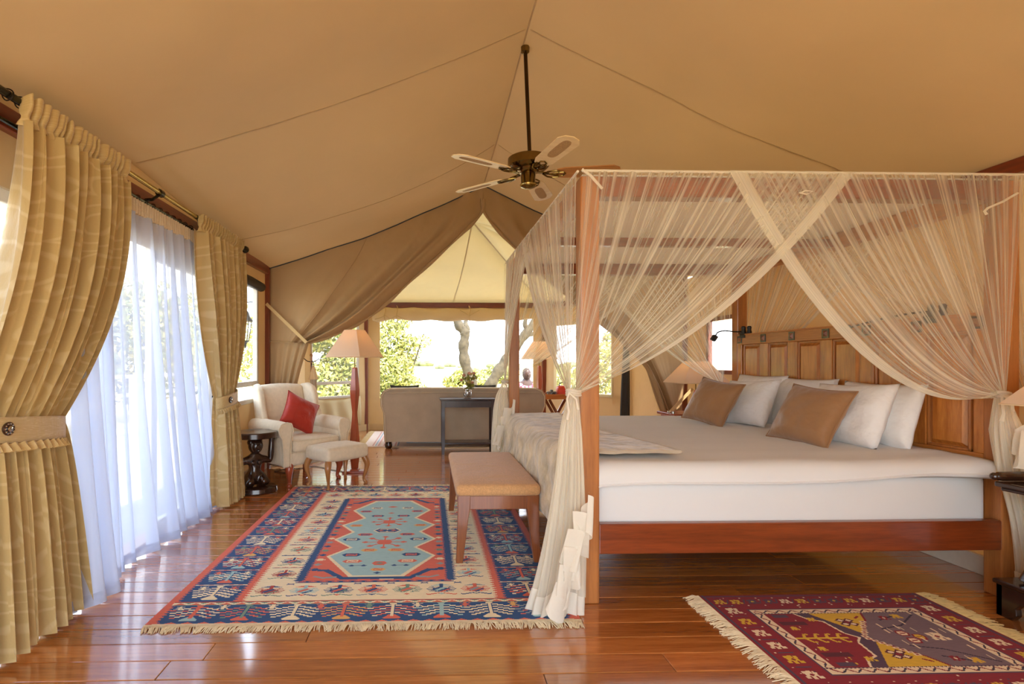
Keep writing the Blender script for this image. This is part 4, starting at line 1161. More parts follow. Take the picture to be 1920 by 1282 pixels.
tail(nNH, TNH, [TNH, (2.895, 2.585, 0.86), (2.93, 2.57, 0.66), (2.99, 2.58, 0.42), (3.04, 2.60, 0.16), (3.05, 2.61, 0.012)], [0.022, 0.060, 0.085, 0.07, 0.06, 0.06], [0.022, 0.05, 0.05, 0.045, 0.05, 0.05],
     cascade=((2.865, 2.52, 0.93), (2.91, 2.50, 0.72), 0.15, 0.022, 2.5), seed=3)
tail(nRH, TFH, [TFH, (2.84, 5.1, 0.7), (2.82, 5.1, 0.4), (2.72, 5.08, 0.15), (2.62, 5.05, 0.012)], [0.022, 0.05, 0.07, 0.10, 0.16], [0.022, 0.03, 0.05, 0.07, 0.12], seed=4)
# the far net's hem lies on the floor under the bed
mb = MB(); mb.grid(lambda u, v: Vector((lerp(2.35, 2.9, u), lerp(4.62, 3.40, u) + 0.16 * v * (0.5 + u), 0.012 + 0.11 * v * (0.4 + 0.6 * u) + 0.02 * math.sin(u * 12 + v) * v)), 30, 8)
mb.build('trailing_hem', M['net_white'], nHF, solid=0.004)
# ================================================================== CURTAINS ON THE LEFT
XC = -1.72
# rods
rod = thing('curtain_rod', (XC, 3.4, 2.3), 'dark metal curtain rod with brass middle running along the left eave', 'curtain rod')
mb = MB(); mb.tube([(XC, 1.2, 2.302), (XC, 3.0, 2.298)], 0.017, 10); mb.build('pole', M['rod'], rod)
mb = MB(); mb.tube([(XC, 3.0, 2.298), (XC, 4.0, 2.284)], 0.015, 10); mb.build('brass_pole', M['rod_brass'], rod)
mb = MB(); mb.tube([(XC, 4.0, 2.284), (XC, 5.02, 2.268)], 0.017, 10); mb.build('pole', M['rod'], rod)
mb = MB(); mb.tube([(XC, 5.0, 2.268), (XC, 5.03, 2.268), (XC, 5.045, 2.268), (XC, 5.06, 2.268), (XC, 5.085, 2.268), (XC, 5.105, 2.268)], [0.018, 0.018, 0.012, 0.03, 0.034, 0.012], 12); mb.build('finial', M['rod'], rod)
for yy in (1.95, 2.15, 3.48, 4.93):
    mb = MB(); mb.tube([(XC, yy, 2.285), (XC - 0.05, yy, 2.25), (XL + 0.03, yy, 2.245)], 0.010, 6); mb.tube([(XC, yy - 0.02, 2.29), (XC, yy + 0.02, 2.29)], 0.024, 10); mb.build('bracket', M['rod'], rod)
rail = thing('sheer_rail', (XC - 0.07, 3.4, 2.2), 'thin dark inner rail carrying the sheer curtains', 'curtain rod')
mb = MB(); mb.tube([(XC - 0.06, 1.3, 2.225), (XC - 0.06, 4.5, 2.205)], 0.010, 8); mb.build('pole', M['rod'], rail)
def rings(y0, y1, n, z, x, parent, r=0.022):
    for i in range(n):
        y = lerp(y0, y1, (i + .5) / n)
        mb = MB(); mb.tube([(x + r * math.cos(a), y + 0.004 * math.sin(a * 2), z + r * math.sin(a)) for a in [2 * PI * k / 14 for k in range(15)]], 0.0028, 5); mb.build('ring', M['iron'], parent)
rings(2.2, 3.0, 12, 2.298, XC, rod, 0.024); rings(4.05, 4.9, 11, 2.278, XC, rod, 0.024)
rings(3.0, 4.1, 12, 2.212, XC - 0.06, rail, 0.016)

def gold_curtain(yt0, yt1, ytie0, ytie1, yb0, yb1, ztie, zt, label, nf, seed, side):
    t = thing('gold_curtain', (XC, (yb0 + yb1) / 2, 0.03), label, 'curtain', 'gold damask curtains')
    rs = random.Random(seed); ph = [rs.uniform(0, 6) for _ in range(4)]
    zb = 0.03
    def f(u, v):
        z = lerp(zt - 0.10, zb, v)
        k = (zt - 0.10 - z) / (zt - 0.10 - ztie)
        if k <= 1:
            s = k ** 1.7 if k < 1 else 1
            e0 = lerp(yt0, ytie0, s); e1 = lerp(yt1, ytie1, min(1, k) ** 2.0 * (0.88 + 0.12 * k))
            a = lerp(0.040, 0.058, math.sin(PI * min(k, 1))) * (1 - 0.45 * k ** 4)
        else:
            q = (k - 1) / ((zt - 0.10 - zb) / (zt - 0.10 - ztie) - 1)
            e0 = lerp(ytie0, yb0, q ** 0.8); e1 = lerp(ytie1, yb1, q ** 0.7)
            a = lerp(0.03, 0.06, q ** 0.5)
        y = lerp(e0, e1, u)
        w = math.sin(u * nf * 2 * PI + ph[0] + 0.5 * math.sin(v * 3 + ph[1])) + 0.35 * math.sin(u * nf * 4.6 * PI + ph[2] + v) 
        # narrow waist pushes out folds; broad soft bellies
        x = XC + 0.015 + a * w + 0.03 * math.sin(PI * u)
        y += 0.012 * math.sin(u * nf * 2 * PI + ph[0] + 1.4)
        return Vector((x, y, z + 0.008 * math.sin(u * nf * 2 * PI) * (v > 0.98)))
    mb = MB(); mb.grid(f, 190, 60); mb.build('cloth', M['gold'], t, angle=0)
    # pencil-pleat heading
    nh = nf * 2
    def h(u, v):
        z = lerp(zt + 0.005, zt - 0.115, v)
        y = lerp(yt0, yt1, u)
        pinch = 1 - 0.6 * math.exp(-((v - 0.72) / 0.16) ** 2)
        w = math.sin(u * nh * 2 * PI + ph[3] + 0.9 * math.sin(u * 23) + 0.5 * math.sin(u * 41 + v * 2)) + 0.3 * noise.noise(Vector((u * 40, v * 3, seed)))
        w = math.copysign(abs(w) ** 0.6, w)
        x = XC + 0.022 + 0.028 * w * pinch + 0.014 * (1 - v)
        return Vector((x, y + 0.014 * (1 - v) * math.sin(u * nh * 2 * PI + 2), z + 0.012 * w * (1 - v)))
    mb = MB(); mb.grid(h, 220, 12); mb.build('heading', M['gold'], t, angle=0)
    # tie-back
    def tb(u, v):
        a = lerp(-0.15, PI + 0.1, u)
        yc, hw = (ytie0 + ytie1) / 2, (ytie1 - ytie0) / 2 + 0.012
        y = yc - hw * math.cos(a) * 1.0
        x = XC + 0.015 + 0.085 * max(0, math.sin(a)) ** 0.7
        z = ztie + 0.05 - 0.10 * v - side * (u - 0.5) * 0.07 
        return Vector((x, y, z))
    mb = MB(); mb.grid(tb, 40, 6); tbk = mb.build('tieback', M['gold'], t, solid=0.006)
    def fr(u, v):
        p = tb(u, 1.0); w = math.sin(u * 130 + 8 * v * math.sin(u * 20) * .2)
        return p + Vector((0.004 + 0.014 * v * (1 + 0.6 * w) + .003 * w, 0.012 * v * math.cos(u * 130), -0.034 * v + 0.004 * w))
    mb = MB(); mb.grid(fr, 300, 4); mb.build('ruffle', M['gold'], tbk, angle=0)
    c = tb(0.36, 0.45); d = (tb(0.37, 0.45) - tb(0.35, 0.45)).normalized()
    nrm = Vector((0, 0, 1)).cross(d); nrm = nrm if nrm.x > 0 else -nrm
    Mx = Matrix.Translation(c + nrm * 0.004) @ nrm.to_track_quat('Z', 'Y').to_matrix().to_4x4()
    mb = MB(); mb.lathe([(0.026, 0.0), (0.027, 0.005), (0.022, 0.009), (0.018, 0.008)], (0, 0, 0), 18, M=Mx); mb.build('button', M['dark_wood'], tbk)
    mb = MB(); mb.lathe([(0.010, 0.006), (0.011, 0.012), (0.005, 0.015)], (0, 0, 0), 12, M=Mx)
    for k in range(10):
        mb.ell(Mx @ Vector((0.019 * math.cos(k * PI / 5), 0.019 * math.sin(k * PI / 5), 0.009)), (0.0035, 0.0035, 0.0035), 6, 4)
    mb.build('button_centre', M['chrome'], tbk)
    e = tb(0.0 if side > 0 else 1.0, 0.3)
    mb = MB(); mb.tube([e, e + Vector((-0.06, -0.05 * side, 0.02)), Vector((XL + 0.03, e.y - 0.07 * side, e.z + 0.03))], 0.005, 6); mb.build('tie_loop', M['rod'], tbk)
    return t
gold_curtain(2.28, 3.03, 1.98, 2.50, 1.98, 2.64, 0.93, 2.315, 'heavy gold damask curtain tied back in the left foreground', 9, 3, 1)
gold_curtain(4.00, 4.92, 4.36, 4.68, 4.38, 4.84, 0.90, 2.292, 'gold damask curtain tied back beside the carved stool and the wall window', 10, 5, -1)

def sheer(y0, y1, yb0, yb1, zt, x, label, nf, seed, zb=0.012, flare=0.0):
    t = thing('sheer_curtain', (x, (y0 + y1) / 2, zb), label, 'curtain', 'white sheer curtains over the doorway')
    rs = random.Random(seed); ph = [rs.uniform(0, 6) for _ in range(4)]
    def f(u, v):
        z = lerp(zt - 0.085, zb, v)
        y = lerp(lerp(y0, y1, u), lerp(yb0, yb1, u), v ** 1.3)
        a = lerp(0.016, 0.052, v ** 0.7)
        uu = u + 0.02 * math.sin(u * 9 + ph[3])
        w = math.sin(uu * nf * 2 * PI + ph[0] + 0.4 * math.sin(2 * v)) + 0.5 * math.sin(uu * nf * 1.37 * PI + ph[1]) + 0.35 * math.sin(uu * nf * 5 * PI + ph[2]) * (1 - v)
        xx = x + a * w + flare * v * v * math.sin(PI * u)
        return Vector((xx, y + 0.02 * v * math.sin(uu * nf * 2 * PI + 1), z + 0.008 * w * (v > .97)))
    mb = MB(); mb.grid(f, 150, 40); mb.build('cloth', M['sheer'], t, angle=0)
    mb = MB(); mb.grid(lambda u, v: f(u, lerp(0.972, 1.0, v)) + Vector((0.002, 0, 0)), 150, 2); mb.build('hem', M['sheer'], t, angle=0)
    def h(u, v):
        w = math.sin(u * nf * 5 * 2 * PI)
        return Vector((x + 0.010 * w + 0.004, lerp(y0, y1, u), lerp(zt, zt - 0.09, v)))
    mb = MB(); mb.grid(h, 200, 4); mb.build('heading', M['sheer_head'], t, angle=0)
    return t
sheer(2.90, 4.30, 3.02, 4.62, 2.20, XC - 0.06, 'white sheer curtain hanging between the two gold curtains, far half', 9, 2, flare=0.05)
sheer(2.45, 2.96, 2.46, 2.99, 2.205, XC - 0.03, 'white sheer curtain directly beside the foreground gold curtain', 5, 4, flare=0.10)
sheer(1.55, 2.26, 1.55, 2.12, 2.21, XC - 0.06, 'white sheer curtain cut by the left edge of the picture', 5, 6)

# ================================================================== CEILING FAN
FX, FY, FZ = 0.684, 3.617, 2.50
fan = thing('ceiling_fan', (FX, FY, 2.38), 'ceiling fan with five pale wooden blades hung from the tent ridge', 'ceiling fan')
ztop = zroof(FX, FY)
mb = MB(); mb.tube([(FX + 0.012, FY, FZ + 0.08), (FX - 0.02, FY, ztop - 0.02)], 0.0135, 10); mb.build('down_rod', M['dark_brass'], fan)
mb = MB(); mb.lathe([(0.015, 0), (0.028, 0.01), (0.03, 0.045)], (FX - 0.02, FY, ztop - 0.045), 16); mb.build('ceiling_mount', M['brass'], fan)
mb = MB(); mb.lathe([(0.02, 0.115), (0.055, 0.11), (0.12, 0.10), (0.138, 0.09), (0.14, 0.035), (0.125, 0.022), (0.08, 0.015), (0.07, 0.0), (0.05, -0.01)], (FX, FY, FZ), 32); mb.build('motor_housing', M['brass'], fan)
mb = MB(); mb.lathe([(0.045, 0.0), (0.05, -0.02), (0.048, -0.075), (0.052, -0.085), (0.05, -0.097), (0.03, -0.105), (0.008, -0.108)], (FX, FY, FZ - 0.005), 24); mb.build('hub', M['brass'], fan)
mb = MB(); mb.lathe([(0.053, -0.078), (0.056, -0.083), (0.053, -0.09)], (FX, FY, FZ - 0.005), 24); mb.build('hub_ring', M['rod_brass'], fan)
for k, deg in enumerate((-7, 67, 138, 211, 284)):
    A = math.radians(deg)
    Mx = Matrix.Translation((FX, FY, FZ - 0.012)) @ Matrix.Rotation(A, 4, 'Z') @ Matrix.Rotation(math.radians(-11), 4, 'X')
    out = [(0.19, -0.045), (0.24, -0.062), (0.555, -0.072), (0.60, -0.045), (0.615, 0.0), (0.60, 0.045), (0.555, 0.072), (0.24, 0.062), (0.19, 0.045)]
    mb = MB(); mb.loft([[Mx @ Vector((x, y, z)) for x, y in out] for z in (-0.003, 0.003)], True, True)
    bl = mb.build('blade', M['blade_dark'] if k == 0 else M['blade'], fan, smooth=False)
    if k == 0: bl['label'] = 'browner blade pointing right'
    ins = []
    for q in range(20):
        a = 2 * PI * q / 20; sx = 0.055 if abs(math.cos(a)) > 0.4 else 0.0
        ins.append((0.44 + 0.125 * math.copysign(abs(math.cos(a)) ** 0.5, math.cos(a)), 0.032 * math.copysign(abs(math.sin(a)) ** 0.8, math.sin(a))))
    mb = MB(); mb.loft([[Mx @ Vector((x, y, z)) for x, y in ins] for z in (-0.0045, 0.0045)], True, True); mb.build('cane_inset', M['cane'], bl, smooth=False)
    # blade iron: two scrolls and a plate
    mb = MB(); mb.beam(Mx @ Vector((0.07, 0, 0.006)), Mx @ Vector((0.14, 0, -0.002)), 0.03, 0.008)
    for s in (-1, 1):
        mb.tube([Mx @ Vector(p) for p in ((0.10, 0, -0.006), (0.13, s * 0.03, -0.008), (0.17, s * 0.042, -0.009), (0.205, s * 0.034, -0.008), (0.20, s * 0.012, -0.008), (0.17, s * 0.012, -0.008))], 0.006, 6)
        mb.tube([Mx @ Vector(p) for p in ((0.14, 0, -0.008), (0.19, s * 0.02, -0.009), (0.235, s * 0.022, -0.009), (0.25, 0, -0.008))], 0.005, 6)
    mb.build('blade_iron', M['brass'], fan)

# ================================================================== FURNITURE
def local(loc, deg): return Matrix.Translation(Vector(loc)) @ Matrix.Rotation(math.radians(deg), 4, 'Z')
def xf(mb, Mx): mb.v = [tuple(Mx @ Vector(p)) for p in mb.v]; return mb
def cabriole(x, y, h, s, top=0.03, ax=None, dx=0, dy=0):
    """curved leg from (x,y,h) bending outward along (dx,dy)"""
    mb = MB()
    P = [(0, h, 1.15), (0.35, h * 0.86, 1.25), (0.55, h * 0.70, 1.05), (0.35, h * 0.48, 0.75), (0.02, h * 0.26, 0.55), (0.0, h * 0.14, 0.52), (0.25, h * 0.06, 0.70), (0.32, 0.012, 0.75), (0.28, 0.0, 0.6)]
    pts = [Vector((x + dx * a * s, y + dy * a * s, z)) for a, z, r in P]
    mb.tube([smooth_poly(pts, i / 20) for i in range(21)], [interp([j / 8 for j in range(9)], [p[2] * top for p in P], i / 20) for i in range(21)], 10)
    return mb

# ---- armchair
AM = local((-1.345, 5.60, 0), 45)
arm = thing('armchair', (-1.345, 5.60, 0), 'cream upholstered wing armchair beside the left partition curtain', 'armchair')
mb = MB(); rbox(mb, (-0.29, -0.33, 0.20), (0.29, 0.33, 0.335), 0.03); weld(xf(mb, AM).build('seat_base', M['uphol'], arm, angle=0))
mb = MB(); rbox(mb, (-0.265, -0.36, 0.325), (0.265, 0.25, 0.455), 0.045, 4, puff=(0, 0.01, 0.02)); sc_ = weld(xf(mb, AM).build('seat_cushion', M['uphol'], arm, angle=0))
pp = []
for z in (0.335, 0.446):
    mb = MB(); mb.tube([AM @ Vector(p) for p in ((-0.262, 0.2, z), (-0.262, -0.34, z), (-0.24, -0.362, z), (0.24, -0.362, z), (0.262, -0.34, z), (0.262, 0.2, z))], 0.005, 5); mb.build('piping', M['uphol'], sc_)
for s in (-1, 1):
    mb = MB()
    # side panel and outward roll
    rbox(mb, (s * 0.32 - 0.045, -0.30, 0.20), (s * 0.32 + 0.045, 0.33, 0.56), 0.035)
    mb.tube([(s * 0.335, 0.30, 0.555), (s * 0.335, 0.1, 0.56), (s * 0.335, -0.20, 0.555), (s * 0.335, -0.30, 0.55), (s * 0.335, -0.32, 0.548), (s * 0.335, -0.325, 0.548)], [0.072, 0.078, 0.08, 0.078, 0.07, 0.045], 18)
    am = xf(mb, AM).build('arm', M['uphol'], arm, angle=50)
    mb = MB()
    ring = []
    shp = [(0.0, 0.63), (0.055, 0.615), (0.082, 0.57), (0.075, 0.52), (0.045, 0.47), (0.035, 0.36), (0.03, 0.20), (-0.04, 0.20), (-0.045, 0.42), (-0.06, 0.50), (-0.07, 0.56), (-0.05, 0.615)]
    r0_ = [Vector((s * 0.335 + s * a, -0.335, z)) for a, z in shp]
    r1_ = [Vector((s * 0.335 + s * a, -0.295, z)) for a, z in shp]
    if s < 0: r0_, r1_ = r0_[::-1], r1_[::-1]
    mb.loft([r0_, r1_], True, True); xf(mb, AM).build('arm_front', M['uphol'], am, bevel=0.012, segs=3, angle=50)
    mb = MB(); mb.tube([AM @ (p + Vector((0, -0.004, 0))) for p in (r0_ + [r0_[0]])], 0.005, 5); mb.build('piping', M['uphol'], am)
BT = Matrix.Translation((0, 0.27, 0.40)) @ Matrix.Rotation(math.radians(-12), 4, 'X')
mb = MB(); rbox(mb, (-0.27, -0.055, -0.02), (0.27, 0.075, 0.57), 0.05, 4, puff=(0, 0.015, 0.02)); weld(xf(mb, AM @ BT).build('backrest', M['uphol'], arm, angle=0))
for s in (-1, 1):
    mb = MB()
    shp = [(0.02, 0.10), (-0.20, 0.13), (-0.235, 0.19), (-0.20, 0.30), (-0.20, 0.42), (-0.17, 0.52), (-0.09, 0.575), (0.02, 0.58)]
    lo_ = [Vector((s * 0.285 - 0.035, a, z)) for a, z in shp]; hi_ = [Vector((s * 0.285 + 0.035, a, z)) for a, z in shp]
    for p in lo_ + hi_: p.x += s * 0.035 * (-p.y / 0.2)
    mb.loft([lo_, hi_], True, True)
    xf(mb, AM @ BT).build('wing', M['uphol'], arm, bevel=0.026, segs=4, angle=60)
for (x, y) in ((-0.28, -0.29), (0.28, -0.29)):
    xf(cabriole(x, y, 0.215, 0.05, 0.034, dx=math.copysign(0.5, x), dy=-0.7), AM).build('leg', M['red_wood'], arm)
for (x, y) in ((-0.26, 0.29), (0.26, 0.29)):
    mb = MB(); mb.sqlathe([(0.024, 0.215), (0.018, 0.0)], (x, y, 0)); xf(mb, AM).build('leg', M['red_wood'], arm, smooth=False)
pillow('cushion', 0.38, 0.38, 0.15, 'red_satin', tuple(AM @ Vector((0.0, -0.13, 0.455))), 45 - 90 + 2, 24, -30, 11, 'brick red satin cushion standing on its corner in the armchair', 'cushion', None, 'red_satin', 0.09)

# ---- ottoman
OM = local((-0.895, 5.30, 0), 46.7)
ott = thing('ottoman', (-0.895, 5.30, 0), 'small cream footstool on curved wooden legs at the rug edge', 'footstool')
mb = MB(); rbox(mb, (-0.25, -0.19, 0.265), (0.25, 0.19, 0.395), 0.035, 4, puff=(0.005, 0.005, 0.022)); weld(xf(mb, OM).build('seat', M['uphol'], ott, angle=0))
for (x, y) in ((-0.215, -0.15), (0.215, -0.15), (0.215, 0.15), (-0.215, 0.15)):
    xf(cabriole(x, y, 0.27, 0.06, 0.026, dx=math.copysign(0.7, x), dy=math.copysign(0.7, y)), OM).build('leg', M['oak'], ott)

# ---- carved figure stool
cx_, cy_ = -1.615, 5.03
cs = thing('carved_stool', (cx_, cy_, 0), 'dark carved wooden stool held up by a kneeling figure', 'stool')
mb = MB()
mb.lathe([(0.195, 0.0), (0.205, 0.01), (0.20, 0.045), (0.19, 0.052), (0.05, 0.052)], (cx_, cy_, 0), 28, sy=0.85); mb.build('base', M['dark_wood'], cs)
mb = MB(); mb.lathe([(0.05, -0.03), (0.185, -0.028), (0.205, -0.02), (0.205, 0.022), (0.195, 0.03), (0.15, 0.022), (0.05, 0.02)], (cx_, cy_, 0.53), 32); mb.build('seat', M['dark_wood'], cs)
C0 = Vector((cx_, cy_, 0))
SM = Matrix.Translation(C0) @ Matrix.Rotation(math.radians(35), 4, 'Z')
V = lambda x, y, z: SM @ Vector((x, y, z))
vs = [V(0, 0.01, 0.13), V(0, 0, 0.19), V(0, 0.0, 0.25), V(0, 0.0, 0.30), V(0, -0.005, 0.335), V(0, -0.012, 0.37),   # 0-5 spine and neck
      V(-0.06, -0.02, 0.115), V(-0.075, -0.11, 0.10), V(-0.055, -0.04, 0.07), V(-0.05, 0.06, 0.065),                # left thigh, knee, shin
      V(0.06, -0.02, 0.115), V(0.075, -0.11, 0.10), V(0.055, -0.04, 0.07), V(0.05, 0.06, 0.065),
      V(-0.065, 0, 0.305), V(-0.145, 0.0, 0.275), V(-0.15, -0.01, 0.38), V(-0.155, -0.01, 0.47), V(-0.16, -0.01, 0.505),
      V(0.065, 0, 0.305), V(0.145, 0.0, 0.275), V(0.15, -0.01, 0.38), V(0.155, -0.01, 0.47), V(0.16, -0.01, 0.505)]
ed = [(0, 1), (1, 2), (2, 3), (3, 4), (4, 5), (0, 6), (6, 7), (7, 8), (8, 9), (0, 10), (10, 11), (11, 12), (12, 13), (3, 14), (14, 15), (15, 16), (16, 17), (17, 18), (3, 19), (19, 20), (20, 21), (21, 22), (22, 23)]
rr = [.075, .062, .058, .062, .042, .036, .058, .050, .038, .028, .058, .050, .038, .028, .040, .036, .030, .026, .042, .040, .036, .030, .026, .042]
skin_mesh('figure', vs, ed, rr, M['dark_wood'], cs)
mb = MB(); mb.ell(V(0, -0.02, 0.43), (0.066, 0.074, 0.078), 16, 12, M=SM.to_3x3().to_4x4())
mb.ell(V(0, -0.09, 0.425), (0.014, 0.018, 0.024), 8, 6); mb.ell(V(-0.026, -0.083, 0.447), (0.015, 0.011, 0.008), 8, 5); mb.ell(V(0.026, -0.083, 0.447), (0.015, 0.011, 0.008), 8, 5)
mb.ell(V(0, -0.083, 0.392), (0.024, 0.015, 0.010), 8, 5); mb.ell(V(-0.054, -0.01, 0.435), (0.008, 0.014, 0.02), 8, 5); mb.ell(V(0.054, -0.01, 0.435), (0.008, 0.014, 0.02), 8, 5)
mb.ell(V(0, 0.0, 0.46), (0.070, 0.076, 0.052), 14, 8); mb.lathe([(0.04, 0.0), (0.05, 0.03)], tuple(V(0, 0, 0.475)), 14)
mb.build('figure_head', M['dark_wood'], cs)
mb = MB()
for s in (-1, 1): mb.ell(V(s * 0.028, -0.05, 0.275), (0.02, 0.022, 0.025), 8, 6)
mb.build('carving', M['dark_wood'], cs)

# ---- floor lamps
def floor_lamp(loc, rz, label):
    t = thing('floor_lamp', loc, label, 'lamp')
    x, y, _ = loc
    mb = MB(); mb.beam((x - 0.13, y, 0.012), (x + 0.13, y, 0.012), 0.13, 0.024); mb.sqlathe([(0.05, 0.024), (0.04, 0.04)], (x, y, 0)); mb.build('base', M['red_wood'], t, smooth=False, bevel=0.004)
    mb = MB(); mb.sqlathe([(0.027, 0.04), (0.040, 0.20), (0.043, 0.27), (0.022, 0.62), (0.021, 0.66), (0.037, 0.86), (0.038, 0.90), (0.022, 1.14), (0.017, 1.15)], (x, y, 0), rz); mb.build('pole', M['red_wood'], t, smooth=False, bevel=0.002, segs=1)
    mb = MB(); mb.tube([(x, y, 1.14), (x, y, 1.40)], 0.006, 8); mb.lathe([(0.02, 0), (0.02, 0.05)], (x, y, 1.36), 10); mb.build('stem', M['brass'], t)
    mb = MB(); mb.ell((x, y, 1.44), (0.03, 0.03, 0.04), 12, 8); mb.build('bulb', M['bulb'], t)
    lamp_shade(t, (x, y, 1.262), 0.225, 0.080, 0.295, rz)
    return t
def lamp_shade(t, c, rb_, rt, h, rz):
    mb = MB(); mb.sqlathe([(rb_, 0), (rt, h)], c, rz, caps=False); sh = mb.build('lamp_shade', M['shade'], t, smooth=False, solid=0.004)
    for z, r in ((0, rb_), (h, rt)):
        mb = MB()
        cs_ = [Vector((c[0] + r * 1.4142 * math.cos(rz + PI / 4 + k * PI / 2), c[1] + r * 1.4142 * math.sin(rz + PI / 4 + k * PI / 2), c[2] + z)) for k in range(5)]
        mb.tube(cs_, 0.004, 5); mb.build('shade_trim', M['cream_cloth'], sh)
    return sh
floor_lamp((-0.80, 5.87, 0), math.radians(-28), 'red brown wooden floor lamp with pyramid shade standing behind the footstool')
floor_lamp((1.88, 8.95, 0), math.radians(20), 'floor lamp with red brown pole beyond the right end of the sofa')

# ---- sofa, seen from behind
sf = thing('sofa', (0.50, 7.85, 0), 'large grey beige sofa seen from behind beyond the partition', 'sofa')
def sofa_pt(o, depth): return o
mb = MB()
W2, xc = 1.135, 0.497
prof = [(-W2 + 0.035, 0.10), (-W2 + 0.02, 0.50), (-W2 - 0.02, 0.60), (-W2 - 0.02, 0.74), (-W2 + 0.02, 0.81), (-W2 + 0.10, 0.845), (-W2 + 0.5, 0.852), (0, 0.852), (W2 - 0.5, 0.852), (W2 - 0.10, 0.845), (W2 - 0.02, 0.81), (W2 + 0.02, 0.74), (W2 + 0.02, 0.60), (W2 - 0.02, 0.50), (W2 - 0.035, 0.10)]
rgs = []
for (yy, k) in ((7.44, 0.985), (7.425, 1.0), (7.60, 1.0), (7.62, 0.985)):
    rgs.append([Vector((xc + a * k, yy, 0.10 + (z - 0.10) * k)) for a, z in prof])
mb.loft(rgs, True, True); mb.build('backrest', M['sofa'], sf, bevel=0.018, segs=3, angle=50)
mb = MB(); mb.tube([Vector((xc + a * 0.985, 7.425, 0.10 + (z - 0.10) * 0.985)) for a, z in prof], 0.006, 6); mb.build('piping', M['uphol'], sf)
mb = MB(); mb.tube([Vector((xc - W2 + 0.06, 7.425, 0.775)), Vector((xc, 7.420, 0.785)), Vector((xc + W2 - 0.06, 7.425, 0.775))], 0.008, 6); mb.build('back_roll', M['sofa'], sf)
mb = MB(); rbox(mb, (xc - 1.0, 7.6, 0.12), (xc + 1.0, 8.3, 0.40), 0.05); weld(mb.build('seat_base', M['sofa'], sf, angle=0))
for s in (-1, 1):
    mb = MB(); rbox(mb, (xc + s * 1.03 - 0.10, 7.58, 0.12), (xc + s * 1.03 + 0.10, 8.32, 0.60), 0.08, 4); weld(mb.build('arm', M['sofa'], sf, angle=0))
    mb = MB(); rbox(mb, (xc + s * 0.46 - 0.44, 7.66, 0.39), (xc + s * 0.46 + 0.44, 8.32, 0.52), 0.05); weld(mb.build('seat_cushion', M['sofa'], sf, angle=0))
for (x, y) in ((-0.55, 7.50), (1.55, 7.50), (-0.5, 8.25), (1.5, 8.25)):
    mb = MB(); mb.lathe([(0.035, 0.0), (0.05, 0.02), (0.055, 0.055), (0.045, 0.08), (0.06, 0.125)], (x, y, 0), 14); mb.build('foot', M['dark_wood'], sf)
pillow('cushion', 0.42, 0.42, 0.13, 'dark_wood' if False else 'dark_cloth', (-0.34, 7.86, 0.50), 92, 20, 0, 14, 'dark cushion whose corners peek over the left end of the sofa back', 'cushion', None)
pillow('cushion', 0.42, 0.42, 0.13, 'dark_cloth', (0.78, 7.86, 0.50), 88, 20, 45 if False else 2, 15, 'dark cushion whose tip peeks over the middle of the sofa back', 'cushion', None)

# ---- console table and vase
ct = thing('console_table', (0.53, 7.12, 0), 'narrow dark brown console table against the back of the sofa', 'table')
x0, x1, y0_, y1_ = 0.18, 0.88, 6.97, 7.27
mb = MB(); mb.box((x0 - 0.02, y0_ - 0.015, 0.705), (x1 + 0.02, y1_ + 0.015, 0.73)); mb.build('table_top', M['black_wood'], ct, smooth=False, bevel=0.006)
mb = MB(); mb.box((x0 + 0.02, y0_ + 0.008, 0.615), (x1 - 0.02, y0_ + 0.022, 0.70)); mb.box((x0 + 0.02, y1_ - 0.022, 0.615), (x1 - 0.02, y1_ - 0.008, 0.70)); mb.build('apron', M['black_wood'], ct, smooth=False)
mb = MB(); mb.box((x0 + 0.01, y0_ + 0.01, 0.13), (x1 - 0.01, y1_ - 0.01, 0.155)); mb.build('shelf', M['black_wood'], ct, smooth=False, bevel=0.003)
for (x, y) in ((x0, y0_), (x1 - 0.045, y0_), (x0, y1_ - 0.045), (x1 - 0.045, y1_ - 0.045)):
    mb = MB(); mb.sqlathe([(0.016, 0), (0.0225, 0.13), (0.0225, 0.705)], (x + 0.0225, y + 0.0225, 0)); mb.build('leg', M['black_wood'], ct, smooth=False, bevel=0.002, segs=1)
vx, vy, vz = 0.53, 7.10, 0.73
va = thing('flower_vase', (vx, vy, vz), 'glass jar vase with a small bunch of flowers on the console table', 'vase')
mb = MB(); mb.lathe([(0.045, 0.0), (0.055, 0.01), (0.062, 0.05), (0.058, 0.10), (0.05, 0.125), (0.055, 0.14), (0.050, 0.14), (0.046, 0.125), (0.054, 0.10), (0.057, 0.05), (0.05, 0.015)], (vx, vy, vz), 20); mb.build('jar', M['chrome'] if False else M['glass'], va)
mb = MB(); mb.lathe([(0.02, 0.012), (0.050, 0.016), (0.055, 0.05), (0.052, 0.085), (0.02, 0.086)], (vx, vy, vz), 18); mb.build('pebbles', M['grey_plastic'], va)
mb = MB(); mb.tube([(vx + 0.058 * math.cos(a), vy + 0.058 * math.sin(a), vz + 0.126) for a in [2 * PI * i / 20 for i in range(21)]], 0.005, 6); mb.tube([(vx + 0.045 * math.cos(a), vy - 0.064, vz + 0.065 + 0.045 * math.sin(a)) for a in [2 * PI * i / 16 for i in range(17)]], 0.003, 5); mb.build('wire_trim', M['chrome'], va)
rs = random.Random(3)
